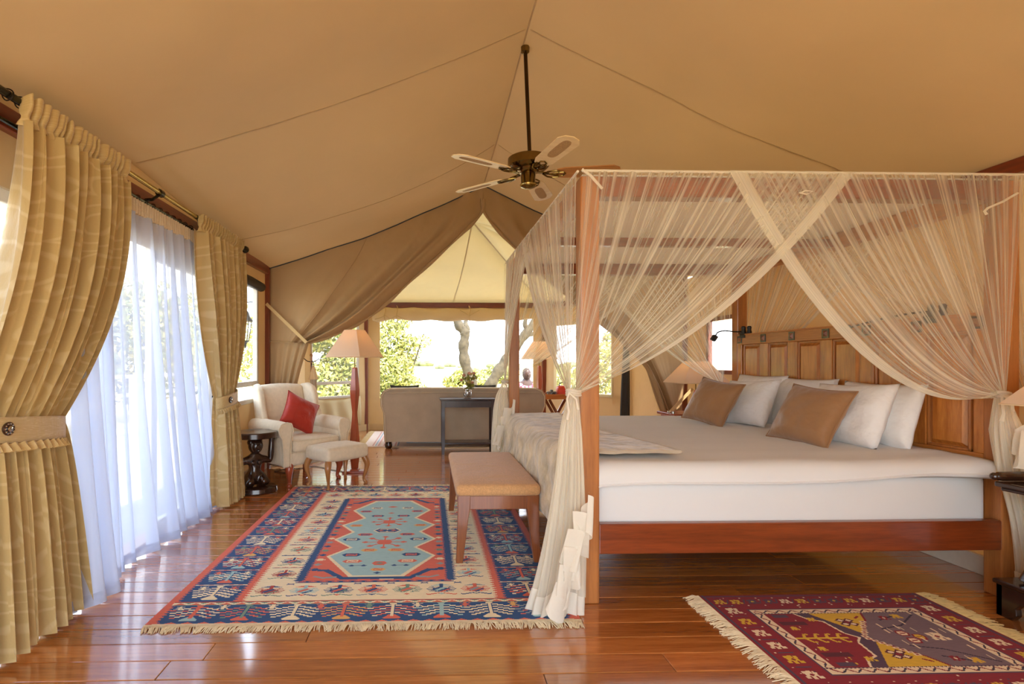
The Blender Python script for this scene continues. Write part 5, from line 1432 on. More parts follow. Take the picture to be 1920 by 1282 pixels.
for k in range(9):
    a = rs.uniform(0, 2 * PI); r = rs.uniform(0.03, 0.13); zt_ = rs.uniform(0.20, 0.33)
    e = Vector((vx + r * math.cos(a), vy + 0.6 * r * math.sin(a), vz + zt_))
    mb = MB(); mb.tube([(vx, vy, vz + 0.05), Vector((vx, vy, vz + 0.14)).lerp(e, 0.3), e], 0.0025, 5)
    leaves(mb, e - Vector((0, 0, 0.05)), (0.05, 0.04, 0.04), 14, 0.028, rs, 1); fl = mb.build('stem', M['leaf'], va, smooth=False)
    mb = MB(); 
    for q in range(6): mb.ell(e + Vector((0.017 * math.cos(q * PI / 3), 0.010 * math.sin(q * PI / 3), 0.004 + .012 * math.sin(q * PI / 3))), (0.010, 0.009, 0.009), 6, 4)
    mb.ell(e, (0.008, 0.008, 0.008), 6, 4); mb.build('flower', M['pink_flower'] if k % 3 else M['leaf2'], fl)

# ---- bench at the foot of the bed
bn_ = thing('bench', (0.42, 3.75, 0), 'upholstered bench with tan fabric seat at the foot of the bed', 'bench')
bx0, bx1, by0, by1 = 0.180, 0.665, 3.17, 4.33
mb = MB(); rbox(mb, (bx0 - 0.012, by0 - 0.015, 0.405), (bx1 + 0.012, by1 + 0.015, 0.475), 0.028, 4, puff=(0, 0, 0.022)); 
weld(mb.build('seat', M['bench_cloth'], bn_, angle=0))
for (x, y, dx, dy) in ((bx0, by0, 0, 0), (bx1 - 0.075, by0, 0, 0), (bx0, by1 - 0.06, 0, 0), (bx1 - 0.075, by1 - 0.06, 0, 0)):
    left = x < 0.4; near = y < 3.7
    mb = MB()
    rgs = []
    for (z, wx_, wy_) in ((0.41, 0.075, 0.06), (0.33, 0.072, 0.058), (0.22, 0.058, 0.05), (0.10, 0.048, 0.044), (0.0, 0.040, 0.038)):
        xa = x if left else x + 0.075 - wx_
        ya = y if near else y + 0.06 - wy_
        sx_ = -0.012 * (1 - z / 0.41) ** 2 if left else 0.012 * (1 - z / 0.41) ** 2
        rgs.append([Vector((xa + sx_, ya, z)), Vector((xa + wx_ + sx_, ya, z)), Vector((xa + wx_ + sx_, ya + wy_, z)), Vector((xa + sx_, ya + wy_, z))])
    mb.loft(rgs, True, True); mb.build('leg', M['bench_wood'], bn_, bevel=0.003, segs=1, angle=30)
for (a, b_) in (((bx0 + 0.07, by0 + 0.006, 0.325), (bx1 - 0.07, by0 + 0.03, 0.405)), ((bx0 + 0.07, by1 - 0.03, 0.325), (bx1 - 0.07, by1 - 0.006, 0.405)), ((bx0 + 0.006, by0 + 0.055, 0.325), (bx0 + 0.03, by1 - 0.055, 0.405)), ((bx1 - 0.03, by0 + 0.055, 0.325), (bx1 - 0.006, by1 - 0.055, 0.405))):
    mb = MB(); mb.box(a, b_); mb.build('apron', M['bench_wood'], bn_, smooth=False, bevel=0.003)

# ---- carved bedside table at the right edge, and its lamp
nt_ = thing('bedside_table', (2.95, 2.24, 0), 'dark carved bedside table at the right edge of the picture', 'table')
tx0, ty1, tw = 2.715, 2.475, 0.46
mb = MB()
base_o = [(0, 0.0), (0.07, 0.0), (0.09, 0.03), (0.085, 0.06), (0.105, 0.085), (0.14, 0.09), (tw - 0.14, 0.09), (tw - 0.105, 0.085), (tw - 0.085, 0.06), (tw - 0.09, 0.03), (tw - 0.07, 0), (tw, 0), (tw, 0.15), (0, 0.15)]
mb.loft([[Vector((tx0 + a, yy, z)) for a, z in base_o] for yy in (ty1, ty1 - 0.03)], True, True)
mb.loft([[Vector((tx0 + a, yy, z)) for a, z in base_o] for yy in (ty1 - tw, ty1 - tw + 0.03)], True, True)
mb.loft([[Vector((xx, ty1 - a, z)) for a, z in base_o] for xx in (tx0, tx0 + 0.03)], True, True)
mb.loft([[Vector((xx, ty1 - a, z)) for a, z in base_o] for xx in (tx0 + tw - 0.03, tx0 + tw)], True, True)
mb.build('base', M['dark_wood'], nt_, bevel=0.004, angle=30)
mb = MB(); mb.box((tx0 - 0.01, ty1 - tw - 0.01, 0.15), (tx0 + tw + 0.01, ty1 + 0.01, 0.172)); mb.build('base_slab', M['dark_wood'], nt_, smooth=False, bevel=0.006)
mb = MB(); mb.sqlathe([(0.17, 0.172), (0.165, 0.20), (0.09, 0.42), (0.075, 0.45)], (tx0 + tw / 2, ty1 - tw / 2, 0)); mb.build('pedestal', M['dark_wood'], nt_, smooth=False, bevel=0.006)
for k in range(4):
    a = PI / 4 + k * PI / 2
    mb = MB(); mb.beam((tx0 + tw / 2 + 0.235 * math.cos(a), ty1 - tw / 2 + 0.235 * math.sin(a), 0.18), (tx0 + tw / 2 + 0.13 * math.cos(a), ty1 - tw / 2 + 0.13 * math.sin(a), 0.44), 0.035, 0.035); mb.build('leg', M['dark_wood'], nt_, smooth=False, bevel=0.004)
mb = MB(); mb.lathe([(0.07, 0.44), (0.10, 0.45), (0.07, 0.465), (0.05, 0.475), (0.09, 0.50), (0.13, 0.53), (0.17, 0.55), (0.18, 0.575), (0.21, 0.60)], (tx0 + tw / 2, ty1 - tw / 2, 0), 24)
mb.build('carved_column', M['dark_wood'], nt_)
mb = MB()
rs = random.Random(2)
for k in range(4):
    for q in range(9):
        a = k * PI / 2 + PI / 4 + (q % 3 - 1) * 0.25; r = 0.10 + 0.045 * (q // 3)
        mb.ell((tx0 + tw / 2 + r * math.cos(a), ty1 - tw / 2 + r * math.sin(a), 0.50 + 0.035 * (q // 3)), (0.022, 0.022, 0.018), 8, 6)
mb.build('carving', M['dark_wood'], nt_)
mb = MB(); mb.box((tx0 + 0.01, ty1 - tw + 0.01, 0.592), (tx0 + tw - 0.01, ty1 - 0.01, 0.61)); mb.box((tx0 - 0.005, ty1 - tw - 0.005, 0.61), (tx0 + tw + 0.005, ty1 + 0.005, 0.636)); mb.build('table_top', M['dark_wood'], nt_, smooth=False, bevel=0.007)
for yy in (ty1 - 0.01, ty1 - tw + 0.01):
    mb = MB(); mb.tube([(tx0 - 0.035, yy, 0.66), (tx0 - 0.03, yy, 0.66), (tx0 - 0.02, yy, 0.66), (tx0 - 0.012, yy, 0.66), (tx0, yy, 0.66), (tx0 + 0.02, yy, 0.66), (tx0 + tw, yy, 0.66), (tx0 + tw + 0.03, yy, 0.66)], [0.006, 0.014, 0.018, 0.012, 0.02, 0.022, 0.022, 0.016], 14); mb.build('rolled_rim', M['dark_wood'], nt_)
def table_lamp(c, z, rb_, rt, h, zs, label):
    t = thing('table_lamp', (c[0], c[1], z), label, 'lamp')
    mb = MB(); mb.lathe([(0.07, 0), (0.07, 0.015), (0.03, 0.03), (0.022, 0.06), (0.04, 0.11), (0.042, 0.15), (0.02, 0.21), (0.012, 0.23)], (c[0], c[1], z), 18); mb.build('base', M['red_wood'], t)
    mb = MB(); mb.tube([(c[0], c[1], z + 0.22), (c[0], c[1], zs + h * 0.5)], 0.006, 8); mb.build('stem', M['brass'], t)
    mb = MB(); mb.ell((c[0], c[1], zs + 0.12), (0.03, 0.03, 0.04), 10, 7); mb.build('bulb', M['bulb'], t)
    lamp_shade(t, (c[0], c[1], zs), rb_, rt, h, 0)
    return t
table_lamp((2.93, 2.245), 0.636, 0.215, 0.08, 0.20, 1.005, 'pyramid shaded table lamp just entering at the right edge')
# white socket on the right wall behind the carved table
mb = MB(); mb.box((XR - 0.03, 2.70, 0.44), (XR - 0.016, 2.78, 0.53)); mb.box((XR - 0.033, 2.73, 0.47), (XR - 0.03, 2.75, 0.50))
tag(mb.build('wall_socket', M['white_paint'], smooth=False, bevel=0.003), 'small white socket on the wall behind the carved bedside table', 'socket')

# ---- far bedside table and lamp
fn_ = thing('bedside_table', (2.74, 5.42, 0), 'low wooden bedside table showing its corner beyond the far side of the bed', 'table')
mb = MB(); mb.box((2.44, 5.22, 0.66), (3.0, 5.62, 0.69)); mb.build('table_top', M['red_wood'], fn_, smooth=False, bevel=0.004)
mb = MB(); mb.box((2.47, 5.25, 0.14), (2.97, 5.59, 0.66)); mb.build('body', M['red_wood'], fn_, smooth=False, bevel=0.003)
mb = MB(); mb.box((2.462, 5.27, 0.46), (2.472, 5.57, 0.64)); dr = mb.build('drawer', M['red_wood'], fn_, smooth=False, bevel=0.003)
mb = MB(); mb.ell((2.448, 5.42, 0.55), (0.014, 0.014, 0.014), 10, 7); mb.build('knob', M['chrome'], dr)
for (x, y) in ((2.48, 5.26), (2.96, 5.26), (2.48, 5.58), (2.96, 5.58)):
    mb = MB(); mb.sqlathe([(0.014, 0), (0.02, 0.14)], (x, y, 0)); mb.build('leg', M['red_wood'], fn_, smooth=False)
table_lamp((2.76, 5.42), 0.69, 0.235, 0.085, 0.22, 0.995, 'pyramid shaded table lamp beyond the far side of the bed')
mb = MB(); mb.ell((2.43, 5.30, 0.705), (0.02, 0.02, 0.015), 10, 7); mb.lathe([(0.015, 0), (0.012, 0.02)], (2.47, 5.30, 0.69), 10)  # small silver knob at the corner of the far bedside table
tag(mb.build('corner_knob', M['chrome']), 'tiny silver knob on the corner of the far bedside table', 'bell')

# ---- tray table with camera and red bag
tt = thing('tray_table', (1.95, 8.0, 0), 'folding wooden tray table behind the near foot net', 'table')
mb = MB(); mb.box((1.72, 7.82, 0.66), (2.20, 8.18, 0.675)); 
for (a, b_) in (((1.70, 7.80), (2.22, 7.80)), ((1.70, 8.20), (2.22, 8.20)), ((1.70, 7.80), (1.70, 8.20)), ((2.22, 7.80), (2.22, 8.20))):
    mb.beam((a[0], a[1], 0.70), (b_[0], b_[1], 0.70), 0.02, 0.075)
mb.build('tray', M['tray_wood'], tt, smooth=False, bevel=0.003)
for yy in (7.84, 8.16):
    for s in (-1, 1):
        mb = MB(); mb.beam((1.96 - s * 0.16, yy + s * 0.014, 0.655), (1.96 + s * 0.20, yy + s * 0.014, 0.0), 0.02, 0.04); mb.build('leg', M['bench_wood'], tt, smooth=False)
cmr = thing('camera', (1.86, 7.98, 0.675), 'grey camera lying on the tray table', 'camera')
mb = MB(); mb.box((1.80, 7.95, 0.675), (1.93, 8.02, 0.77)); mb.box((1.84, 7.955, 0.77), (1.885, 8.01, 0.795)); mb.build('camera_body', M['grey_plastic'], cmr, smooth=False, bevel=0.008)
mb = MB(); mb.tube([(1.865, 7.95, 0.72), (1.865, 7.87, 0.72)], 0.034, 14); mb.tube([(1.865, 7.87, 0.72), (1.865, 7.865, 0.72)], 0.028, 14); mb.build('lens', M['black'], cmr)
mb = MB(); mb.tube([(1.80, 7.98, 0.76), (1.76, 7.94, 0.74), (1.75, 7.90, 0.70), (1.80, 7.86, 0.685), (1.9, 7.86, 0.682)], 0.006, 6); mb.build('strap', M['black'], cmr)
bg_ = thing('camera_bag', (2.02, 8.0, 0.675), 'red bag beside the grey camera on the tray table', 'bag')
mb = MB(); rbox(mb, (1.95, 7.92, 0.675), (2.13, 8.09, 0.85), 0.04, 3, puff=(0.01, 0.01, 0.01)); weld(mb.build('bag_body', M['red_bag'], bg_, angle=0))
mb = MB(); mb.tube([(1.98, 8.0, 0.845), (1.99, 8.0, 0.89), (2.05, 8.0, 0.905), (2.09, 8.0, 0.89), (2.10, 8.0, 0.845)], 0.008, 6); mb.build('handle', M['black'], bg_)

# ---- coat stand behind the armchair
kx, ky = -1.56, 6.42
p_ = W(584, 700, Y=6.55); kx, ky = p_.x, p_.y
cst = thing('coat_stand', (kx, ky, 0), 'slim coat stand with curved pegs behind the armchair wing', 'coat stand')
mb = MB(); mb.tube([(kx, ky, 0.03), (kx, ky, 1.28)], 0.014, 8); mb.ell((kx, ky, 1.29), (0.02, 0.02, 0.022), 8, 6); mb.build('pole', M['oak'], cst)
for k in range(3):
    a = 2 * PI * k / 3 + 0.4; mb = MB(); mb.tube([(kx, ky, 0.06), (kx + 0.1 * math.cos(a), ky + 0.1 * math.sin(a), 0.05), (kx + 0.17 * math.cos(a), ky + 0.17 * math.sin(a), 0.012)], 0.012, 6); mb.build('leg', M['oak'], cst)
for k in range(4):
    a = 2 * PI * k / 4 + 0.2; mb = MB(); z = 1.24 - 0.06 * (k % 2); mb.tube([(kx, ky, z - 0.03), (kx + 0.05 * math.cos(a), ky + 0.05 * math.sin(a), z - 0.02), (kx + 0.09 * math.cos(a), ky + 0.09 * math.sin(a), z + 0.012)], 0.006, 6); mb.build('peg', M['dark_wood'], cst)
um = thing('folded_umbrella', (kx + 0.035, ky - 0.05, 0.5), 'furled cream umbrella hanging from the coat stand', 'umbrella')
ux, uy = kx + 0.035, ky - 0.05
mb = MB(); mb.loft([[Vector((ux + r * (1 + .22 * math.cos(6 * a)) * math.cos(a), uy + r * (1 + .22 * math.cos(6 * a)) * math.sin(a), z)) for a in [2 * PI * i / 36 for i in range(36)]] for r, z in ((0.006, 1.17), (0.02, 1.12), (0.045, 1.02), (0.05, 1.0))], True, True); mb.build('canopy_tip', M['cream_cloth'], um)
mb = MB(); mb.loft([[Vector((ux + r * (1 + .22 * math.cos(6 * a)) * math.cos(a), uy + r * (1 + .22 * math.cos(6 * a)) * math.sin(a), z)) for a in [2 * PI * i / 36 for i in range(36)]] for r, z in ((0.03, 1.0), (0.034, 0.9), (0.04, 0.75), (0.03, 0.62), (0.01, 0.55))], True, True); mb.build('furled_cloth', M['sofa'], um)
mb = MB(); mb.tube([(ux, uy, 1.15), (ux, uy, 1.20), (ux - 0.015, uy + 0.01, 1.225), (ux - 0.03, uy + 0.02, 1.21)], 0.005, 6); mb.build('hook', M['dark_wood'], um)

# ---- dark cloth hanging in the bay corner
hx = W(1172, 700, Y=8.28)
hc = thing('hanging_cloth', (hx.x, 8.28, 0.3), 'long dark blue grey cloth hanging in the far right corner of the bay', 'cloth')
def hcf(u, v):
    z = lerp(1.62, 0.30, v); w = lerp(0.035, 0.07, v) * (1 + .15 * math.sin(3 * v))
    a = u * 2 * PI
    return Vector((hx.x + w * math.cos(a) * (1 + 0.12 * math.cos(5 * a)) - 0.03 * v, 8.22 + 0.03 * math.sin(a) * (1 + 0.2 * math.cos(5 * a)), z))
mb = MB(); mb.grid(hcf, 40, 16); mb.build('cloth', M['dark_cloth'], hc)
mb = MB(); mb.tube([(hx.x, 8.22, 1.60), (hx.x + .01, 8.27, 1.66), (hx.x + 0.05, 8.30, 1.66)], 0.006, 6); mb.build('hook', M['iron'], hc)

# ---- floor cable behind the stool
mb = MB(); pts = [W(500, 876, Z=0.006), W(520, 873, Z=0.006), W(545, 878, Z=0.006), W(540, 886, Z=0.006), W(515, 884, Z=0.006), W(530, 880, Z=0.006), W(560, 878, Z=0.006), W(590, 874, Z=0.006), W(620, 880, Z=0.006), W(645, 884, Z=0.006)]
mb.tube([smooth_poly(pts, i / 60) for i in range(61)], 0.004, 6); tag(mb.build('floor_cable', M['black']), 'thin dark lamp cable looping over the floor under the armchair', 'cable')
mb = MB(); pts = [W(1905, 1065, Z=0.01), W(1908, 1040, Y=2.62), W(1900, 1015, Y=2.64), W(1906, 1000, Y=2.64)]
mb.tube([smooth_poly([(XR - 0.06, 2.58, 0.005), (XR - 0.05, 2.62, 0.08), (XR - 0.05, 2.68, 0.28), (XR - 0.035, 2.73, 0.46)], i / 20) for i in range(21)], 0.004, 6); tag(mb.build('lamp_cable', M['black']), 'thin black cable running down from the wall socket', 'cable')

# ================================================================== PERSON ON THE DECK
px_, py_ = 2.03, 10.95
fig = thing('person', (px_, py_, -0.02), 'person in a red and white checked shirt sitting outside beyond the sofa', 'person')
FM = Matrix.Translation((px_, py_, 0)) @ Matrix.Rotation(math.radians(8), 4, 'Z')
V = lambda x, y, z: FM @ Vector((x, y, z))
zh = 0.355
bv = [V(0, 0, zh), V(0, 0.0, zh + 0.15), V(0, -0.01, zh + 0.30), V(0, -0.01, zh + 0.42), V(0, -0.015, zh + 0.485), V(0, -0.03, zh + 0.56),
      V(-0.17, -0.01, zh + 0.40), V(-0.23, 0.0, zh + 0.17), V(-0.22, -0.2, zh + 0.08), V(-0.2, -0.27, zh + 0.08),
      V(0.17, -0.01, zh + 0.40), V(0.23, 0.0, zh + 0.17), V(0.22, -0.2, zh + 0.08), V(0.2, -0.27, zh + 0.08),
      V(-0.1, -0.05, zh - 0.01), V(-0.14, -0.42, zh + 0.08), V(-0.14, -0.46, 0.06), V(-0.14, -0.60, 0.02),
      V(0.1, -0.05, zh - 0.01), V(0.14, -0.42, zh + 0.08), V(0.14, -0.46, 0.06), V(0.14, -0.60, 0.02)]
be = [(0, 1), (1, 2), (2, 3), (3, 4), (4, 5), (3, 6), (6, 7), (7, 8), (8, 9), (3, 10), (10, 11), (11, 12), (12, 13), (0, 14), (14, 15), (15, 16), (16, 17), (0, 18), (18, 19), (19, 20), (20, 21)]
br = [.13, .12, .14, .11, .068, .06, .06, .045, .033, .03, .06, .045, .033, .03, .09, .06, .04, .035, .09, .06, .04, .035]
skin_mesh('body', bv, be, br, M['skin'], fig)
sh_i = [0, 1, 2, 3, 6, 7, 10, 11]
mp_ = {a: i for i, a in enumerate(sh_i)}
skin_mesh('shirt', [bv[i] for i in sh_i], [(mp_[a], mp_[b]) for a, b in be if a in mp_ and b in mp_], [br[i] * 1.16 for i in sh_i], M['check'], fig)
tr_i = [0, 14, 15, 16, 18, 19, 20]; mp_ = {a: i for i, a in enumerate(tr_i)}
skin_mesh('trousers', [bv[i] for i in tr_i], [(mp_[a], mp_[b]) for a, b in be if a in mp_ and b in mp_], [br[i] * 1.18 for i in tr_i], M['trouser'], fig)
hd = zh + 0.61
mb = MB(); mb.ell(V(0, -0.035, hd), (0.09, 0.10, 0.125), 20, 14); mb.ell(V(0, -0.06, hd - 0.055), (0.055, 0.062, 0.06), 14, 10)
mb.ell(V(0, -0.135, hd - 0.015), (0.017, 0.02, 0.026), 10, 7)
for s in (-1, 1): mb.ell(V(s * 0.08, -0.03, hd - 0.005), (0.012, 0.02, 0.032), 8, 6)
mb.ell(V(0, -0.122, hd - 0.062), (0.028, 0.012, 0.009), 10, 6)
hdo = mb.build('head', M['skin'], fig, angle=0)
mb = MB()
for s in (-1, 1): mb.ell(V(s * 0.031, -0.118, hd + 0.012), (0.013, 0.008, 0.008), 8, 6)
mb.build('eyes', M['eye'], hdo)
mb = MB(); mb.ell(V(0, -0.015, hd + 0.035), (0.083, 0.098, 0.095), 16, 10); mb.build('hair', M['hair'], hdo)
for s in (-1, 1):
    mb = MB()
    w = V(s * 0.20, -0.29, zh + 0.085)
    rbox(mb, (w.x - 0.035, w.y - 0.075, w.z - 0.018), (w.x + 0.035, w.y + 0.02, w.z + 0.012), 0.012)
    for k in range(4):
        x = w.x + (k - 1.5) * 0.018; L = (0.062, 0.072, 0.068, 0.052)[k]
        mb.tube([(x, w.y - 0.07, w.z), (x, w.y - 0.07 - L * .5, w.z - 0.004), (x, w.y - 0.07 - L, w.z - 0.022)], [0.009, 0.008, 0.006], 8)
    mb.tube([(w.x - s * 0.03, w.y - 0.01, w.z), (w.x - s * 0.055, w.y - 0.045, w.z - 0.005), (w.x - s * 0.055, w.y - 0.075, w.z - 0.012)], [0.011, 0.010, 0.007], 8)
    mb.build('hand', M['skin'], fig)
dc = thing('deck_chair', (px_, py_ + 0.02, -0.02), 'low wooden chair under the person outside', 'chair')
mb = MB(); rbox(mb, (px_ - 0.27, py_ - 0.30, 0.10), (px_ + 0.27, py_ + 0.24, 0.165), 0.02); weld(mb.build('seat', M['cream_cloth'], dc, angle=0))
mb = MB(); mb.beam((px_ , py_ + 0.20, 0.16), (px_, py_ + 0.30, 0.62), 0.5, 0.04, up=(0, 1, 0)); mb.build('backrest', M['tray_wood'], dc, smooth=False, bevel=0.005)
for (x, y) in ((-.25, -.28), (.25, -.28), (-.25, .22), (.25, .22)):
    mb = MB(); mb.box((px_ + x - .02, py_ + y - .02, -0.02), (px_ + x + .02, py_ + y + .02, 0.11)); mb.build('leg', M['tray_wood'], dc, smooth=False)
# ================================================================== RUGS (woven pattern = coloured cells of real cloth)
def rug_material(name, pal):
    m, nt, o = newmat(name)
    p = N(nt, 'ShaderNodeBsdfPrincipled'); at = N(nt, 'ShaderNodeAttribute'); at.attribute_name = 'Col'
    t = noise_tex(nt, 26, 3, mapping=(1, 6, 1)); mr = N(nt, 'ShaderNodeMapRange'); mr.inputs[3].default_value = 0.80; mr.inputs[4].default_value = 1.18
    hs = N(nt, 'ShaderNodeHueSaturation'); nt.links.new(t.outputs[0], mr.inputs[0]); nt.links.new(mr.outputs[0], hs.inputs['Value'])
    nt.links.new(at.outputs['Color'], hs.inputs['Color']); nt.links.new(hs.outputs[0], p.inputs['Base Color'])
    p.inputs['Roughness'].default_value = 0.95; p.inputs['Sheen Weight'].default_value = 0.1; p.inputs['Specular IOR Level'].default_value = 0.1
    w = noise_tex(nt, 420, 1, mapping=(0.6, 1.4, 1)); nt.links.new(bump(nt, w.outputs[0], 0.35, 0.002).outputs[0], p.inputs['Normal'])
    nt.links.new(p.outputs[0], o.inputs[0]); return m
class Weave:
    """palette index per cell; x across, y along, metres"""
    def __init__(s, w, h, c, bg):
        s.w, s.h, s.c = w, h, c; s.nx, s.ny = int(round(w / c)), int(round(h / c)); s.a = np.full((s.ny, s.nx), bg, np.uint8)
        s.X = (np.arange(s.nx) + .5) * c; s.Y = (np.arange(s.ny) + .5) * c
    def rect(s, x0, y0, x1, y1, k):
        c = s.c; s.a[max(0, int(round(y0 / c))):max(0, int(round(y1 / c))), max(0, int(round(x0 / c))):max(0, int(round(x1 / c)))] = k
    def poly(s, pts, k):
        xs = [p[0] for p in pts]; ys = [p[1] for p in pts]; c = s.c
        i0, i1 = max(0, int(min(xs) / c) - 1), min(s.nx, int(max(xs) / c) + 2); j0, j1 = max(0, int(min(ys) / c) - 1), min(s.ny, int(max(ys) / c) + 2)
        if i1 <= i0 or j1 <= j0: return
        X, Y = np.meshgrid(s.X[i0:i1], s.Y[j0:j1]); ins = np.zeros(X.shape, bool); n = len(pts)
        for q in range(n):
            x0, y0 = pts[q]; x1, y1 = pts[(q + 1) % n]
            if y0 == y1: continue
            cr = ((Y >= min(y0, y1)) & (Y < max(y0, y1))) & (X < (x1 - x0) * (Y - y0) / (y1 - y0) + x0)
            ins ^= cr
        s.a[j0:j1, i0:i1][ins] = k
    def line(s, a, b, w, k):
        dx, dy = b[0] - a[0], b[1] - a[1]; L = math.hypot(dx, dy) or 1; nx, ny = -dy / L * w / 2, dx / L * w / 2
        s.poly([(a[0] + nx, a[1] + ny), (b[0] + nx, b[1] + ny), (b[0] - nx, b[1] - ny), (a[0] - nx, a[1] - ny)], k)
    def diamond(s, x, y, rx, ry, k): s.poly([(x - rx, y), (x, y - ry), (x + rx, y), (x, y + ry)], k)
    def hexa(s, x, y, rx, ry, k): s.poly([(x - rx, y), (x - rx * .62, y - ry), (x + rx * .62, y - ry), (x + rx, y), (x + rx * .62, y + ry), (x - rx * .62, y + ry)], k)
    def teeth(s, x, y0, y1, d, p, k):
        """saw teeth pointing to +d from the upright line x"""
        n = max(1, int(round((y1 - y0) / p))); p = (y1 - y0) / n
        for i in range(n): s.poly([(x, y0 + i * p), (x + d, y0 + (i + .5) * p), (x, y0 + (i + 1) * p)], k)
    def teeth_h(s, y, x0, x1, d, p, k):
        n = max(1, int(round((x1 - x0) / p))); p = (x1 - x0) / n
        for i in range(n): s.poly([(x0 + i * p, y), (x0 + (i + .5) * p, y + d), (x0 + (i + 1) * p, y)], k)
    def mesh(s, name, origin, z, pal, mat, parent, ang=0):
        """runs of one colour become one face each"""
        verts, faces, cols = [], [], []
        a, c = s.a, s.c
        used = np.zeros(a.shape, bool)
        for j in range(s.ny):
            i = 0; row = a[j]
            while i < s.nx:
                if used[j, i]: i += 1; continue
                k = row[i]; e = i + 1
                while e < s.nx and row[e] == k and not used[j, e]: e += 1
                f = j + 1
                while f < s.ny and (a[f, i:e] == k).all() and not used[f, i:e].any() and (i == 0 or a[f, i - 1] != k) and (e == s.nx or a[f, e] != k): f += 1
                used[j:f, i:e] = True
                b = len(verts)
                verts += [(origin[0] + i * c, origin[1] + j * c, z), (origin[0] + e * c, origin[1] + j * c, z), (origin[0] + e * c, origin[1] + f * c, z), (origin[0] + i * c, origin[1] + f * c, z)]
                faces.append((b, b + 1, b + 2, b + 3)); cols.append(k); i = e
        me = bpy.data.meshes.new(name); me.from_pydata(verts, [], faces); me.materials.append(mat)
        at = me.color_attributes.new('Col', 'FLOAT_COLOR', 'CORNER'); arr = np.array([pal[k] for k in cols], np.float32).repeat(4, axis=0).ravel(); at.data.foreach_set('color', arr)
        o = bpy.data.objects.new(name, me); COL.objects.link(o); o.parent = parent; o.matrix_parent_inverse = pinv(parent); return o

# palette: cream, navy, coral, pale blue, sage, brick, ochre, grey
PAL = [srgb(242, 226, 188), srgb(42, 80, 128), srgb(222, 110, 86), srgb(164, 200, 200), srgb(120, 150, 130), srgb(176, 66, 58), srgb(228, 178, 104), srgb(150, 160, 160)]
CR, NV, CO, PB, SG, BR, OC, GY = range(8)
R1 = Weave(2.0, 2.72, 0.005, NV)
def tree(x, y, sc, cs, cb, cf, flip=1, w=None):
    """stepped tree: stem cs, boughs cb, foot cf; y = foot"""
    h = 0.16 * sc; ww = w or sc
    R1.poly([(x - .035 * ww, y), (x + .035 * ww, y), (x + .045 * ww, y + .012 * sc), (x + .012, y + .045 * sc), (x - .012, y + .045 * sc), (x - .045 * ww, y + .012 * sc)], cf)
    R1.line((x, y + .03 * sc), (x, y + h), 0.016, cs)
    R1.poly([(x - .014, y + h - .01), (x + .014, y + h - .01), (x + .02, y + h + .008), (x - .02, y + h + .008)], cs)
    for i in range(4):
        y0 = y + (.062 + .026 * i) * sc
        for s in (-1, 1):
            n = 4; L = (.115 - .010 * (3 - i)) * ww
            for q in range(n):   # steps
                xa, xb = x + s * (.012 + L * q / n), x + s * (.012 + L * (q + 1) / n)
                yy = y0 - .040 * sc * q / n
                R1.rect(min(xa, xb), yy - .006, max(xa, xb) + .003, yy + .006, cb if (q + i) % 3 else cs)
def bug(x, y, s, k):
    R1.diamond(x, y, .014 * s, .012 * s, k); R1.rect(x - .008 * s, y - .022 * s, x + .008 * s, y + .02 * s, k)
    for q in (-1, 1): R1.line((x, y), (x + q * .026 * s, y - .016 * s), .006, k); R1.line((x, y + .008), (x + q * .024 * s, y + .014 * s), .006, k)
# edges
R1.rect(0, 0, 2.0, 2.72, CO)
R1.rect(.035, .012, 1.965, 2.708, NV)
for s in (0, 1):
    if s == 0: R1.teeth(.033, .02, 2.70, .022, .024, CO)
    else: R1.teeth(1.967, .02, 2.70, -.022, .024, CO)
for (y, d) in ((.012, .018), (2.708, -.018)):
    R1.rect(0, y - .012 if d > 0 else y, 2.0, y if d > 0 else y + .012, NV); R1.teeth_h(y, .0, 2.0, d, .075, CO); R1.rect(.03, y - .003, 1.97, y + .004, CR)
# end borders with trees
cc = [(CO, CR, PB), (SG, CO, CO), (CR, CR, CR), (CO, OC, OC), (CR, CO, CO), (PB, CR, CO), (CR, CR, CR), (CO, GY, PB)]
for (y0, fl) in ((.032, 0), (2.72 - .205, 0)):
    for i in range(8):
        x = .175 + i * .236; a, b_, f = cc[i if y0 < 1 else (i + 3) % 8]
        tree(x, y0 + .006, .98, a, b_, f)
        if i < 7: bug(x + .118, y0 + .145, 1.1, [CR, CR, CO, SG, CR, CO, OC][i])
    bug(.085, y0 + .14, .9, CR)
# zigzags between end borders and cream band
def zig_h(y, d):
    R1.rect(.03, y - .018, 1.97, y + .018, CR); R1.teeth_h(y - .018, .03, 1.97, .026 if d > 0 else .020, .075, CO if d > 0 else SG)
    R1.teeth_h(y + .018, .0675, 1.9325, -.020 if d > 0 else -.026, .075, SG if d > 0 else CO)
    R1.rect(.03, y - .020, 1.97, y - .014, SG if d > 0 else NV); R1.rect(.03, y + .014, 1.97, y + .02, NV if d < 0 else BR)
Y1, Y2 = .218, 2.72 - .218
zig_h(Y1, 1); zig_h(Y2, -1)
YI0, YI1 = Y1 + .02, Y2 - .02
# cream middle
R1.rect(.33, YI0, 1.67, YI1, CR)
R1.rect(.33, YI0, .352, YI1, CO); R1.teeth(.350, YI0, YI1, .026, .026, CO); R1.teeth(.331, YI0, YI1, -.022, .026, CO)
R1.rect(1.648, YI0, 1.67, YI1, CO); R1.teeth(1.650, YI0, YI1, -.026, .026, CO); R1.teeth(1.669, YI0, YI1, .022, .026, CO)
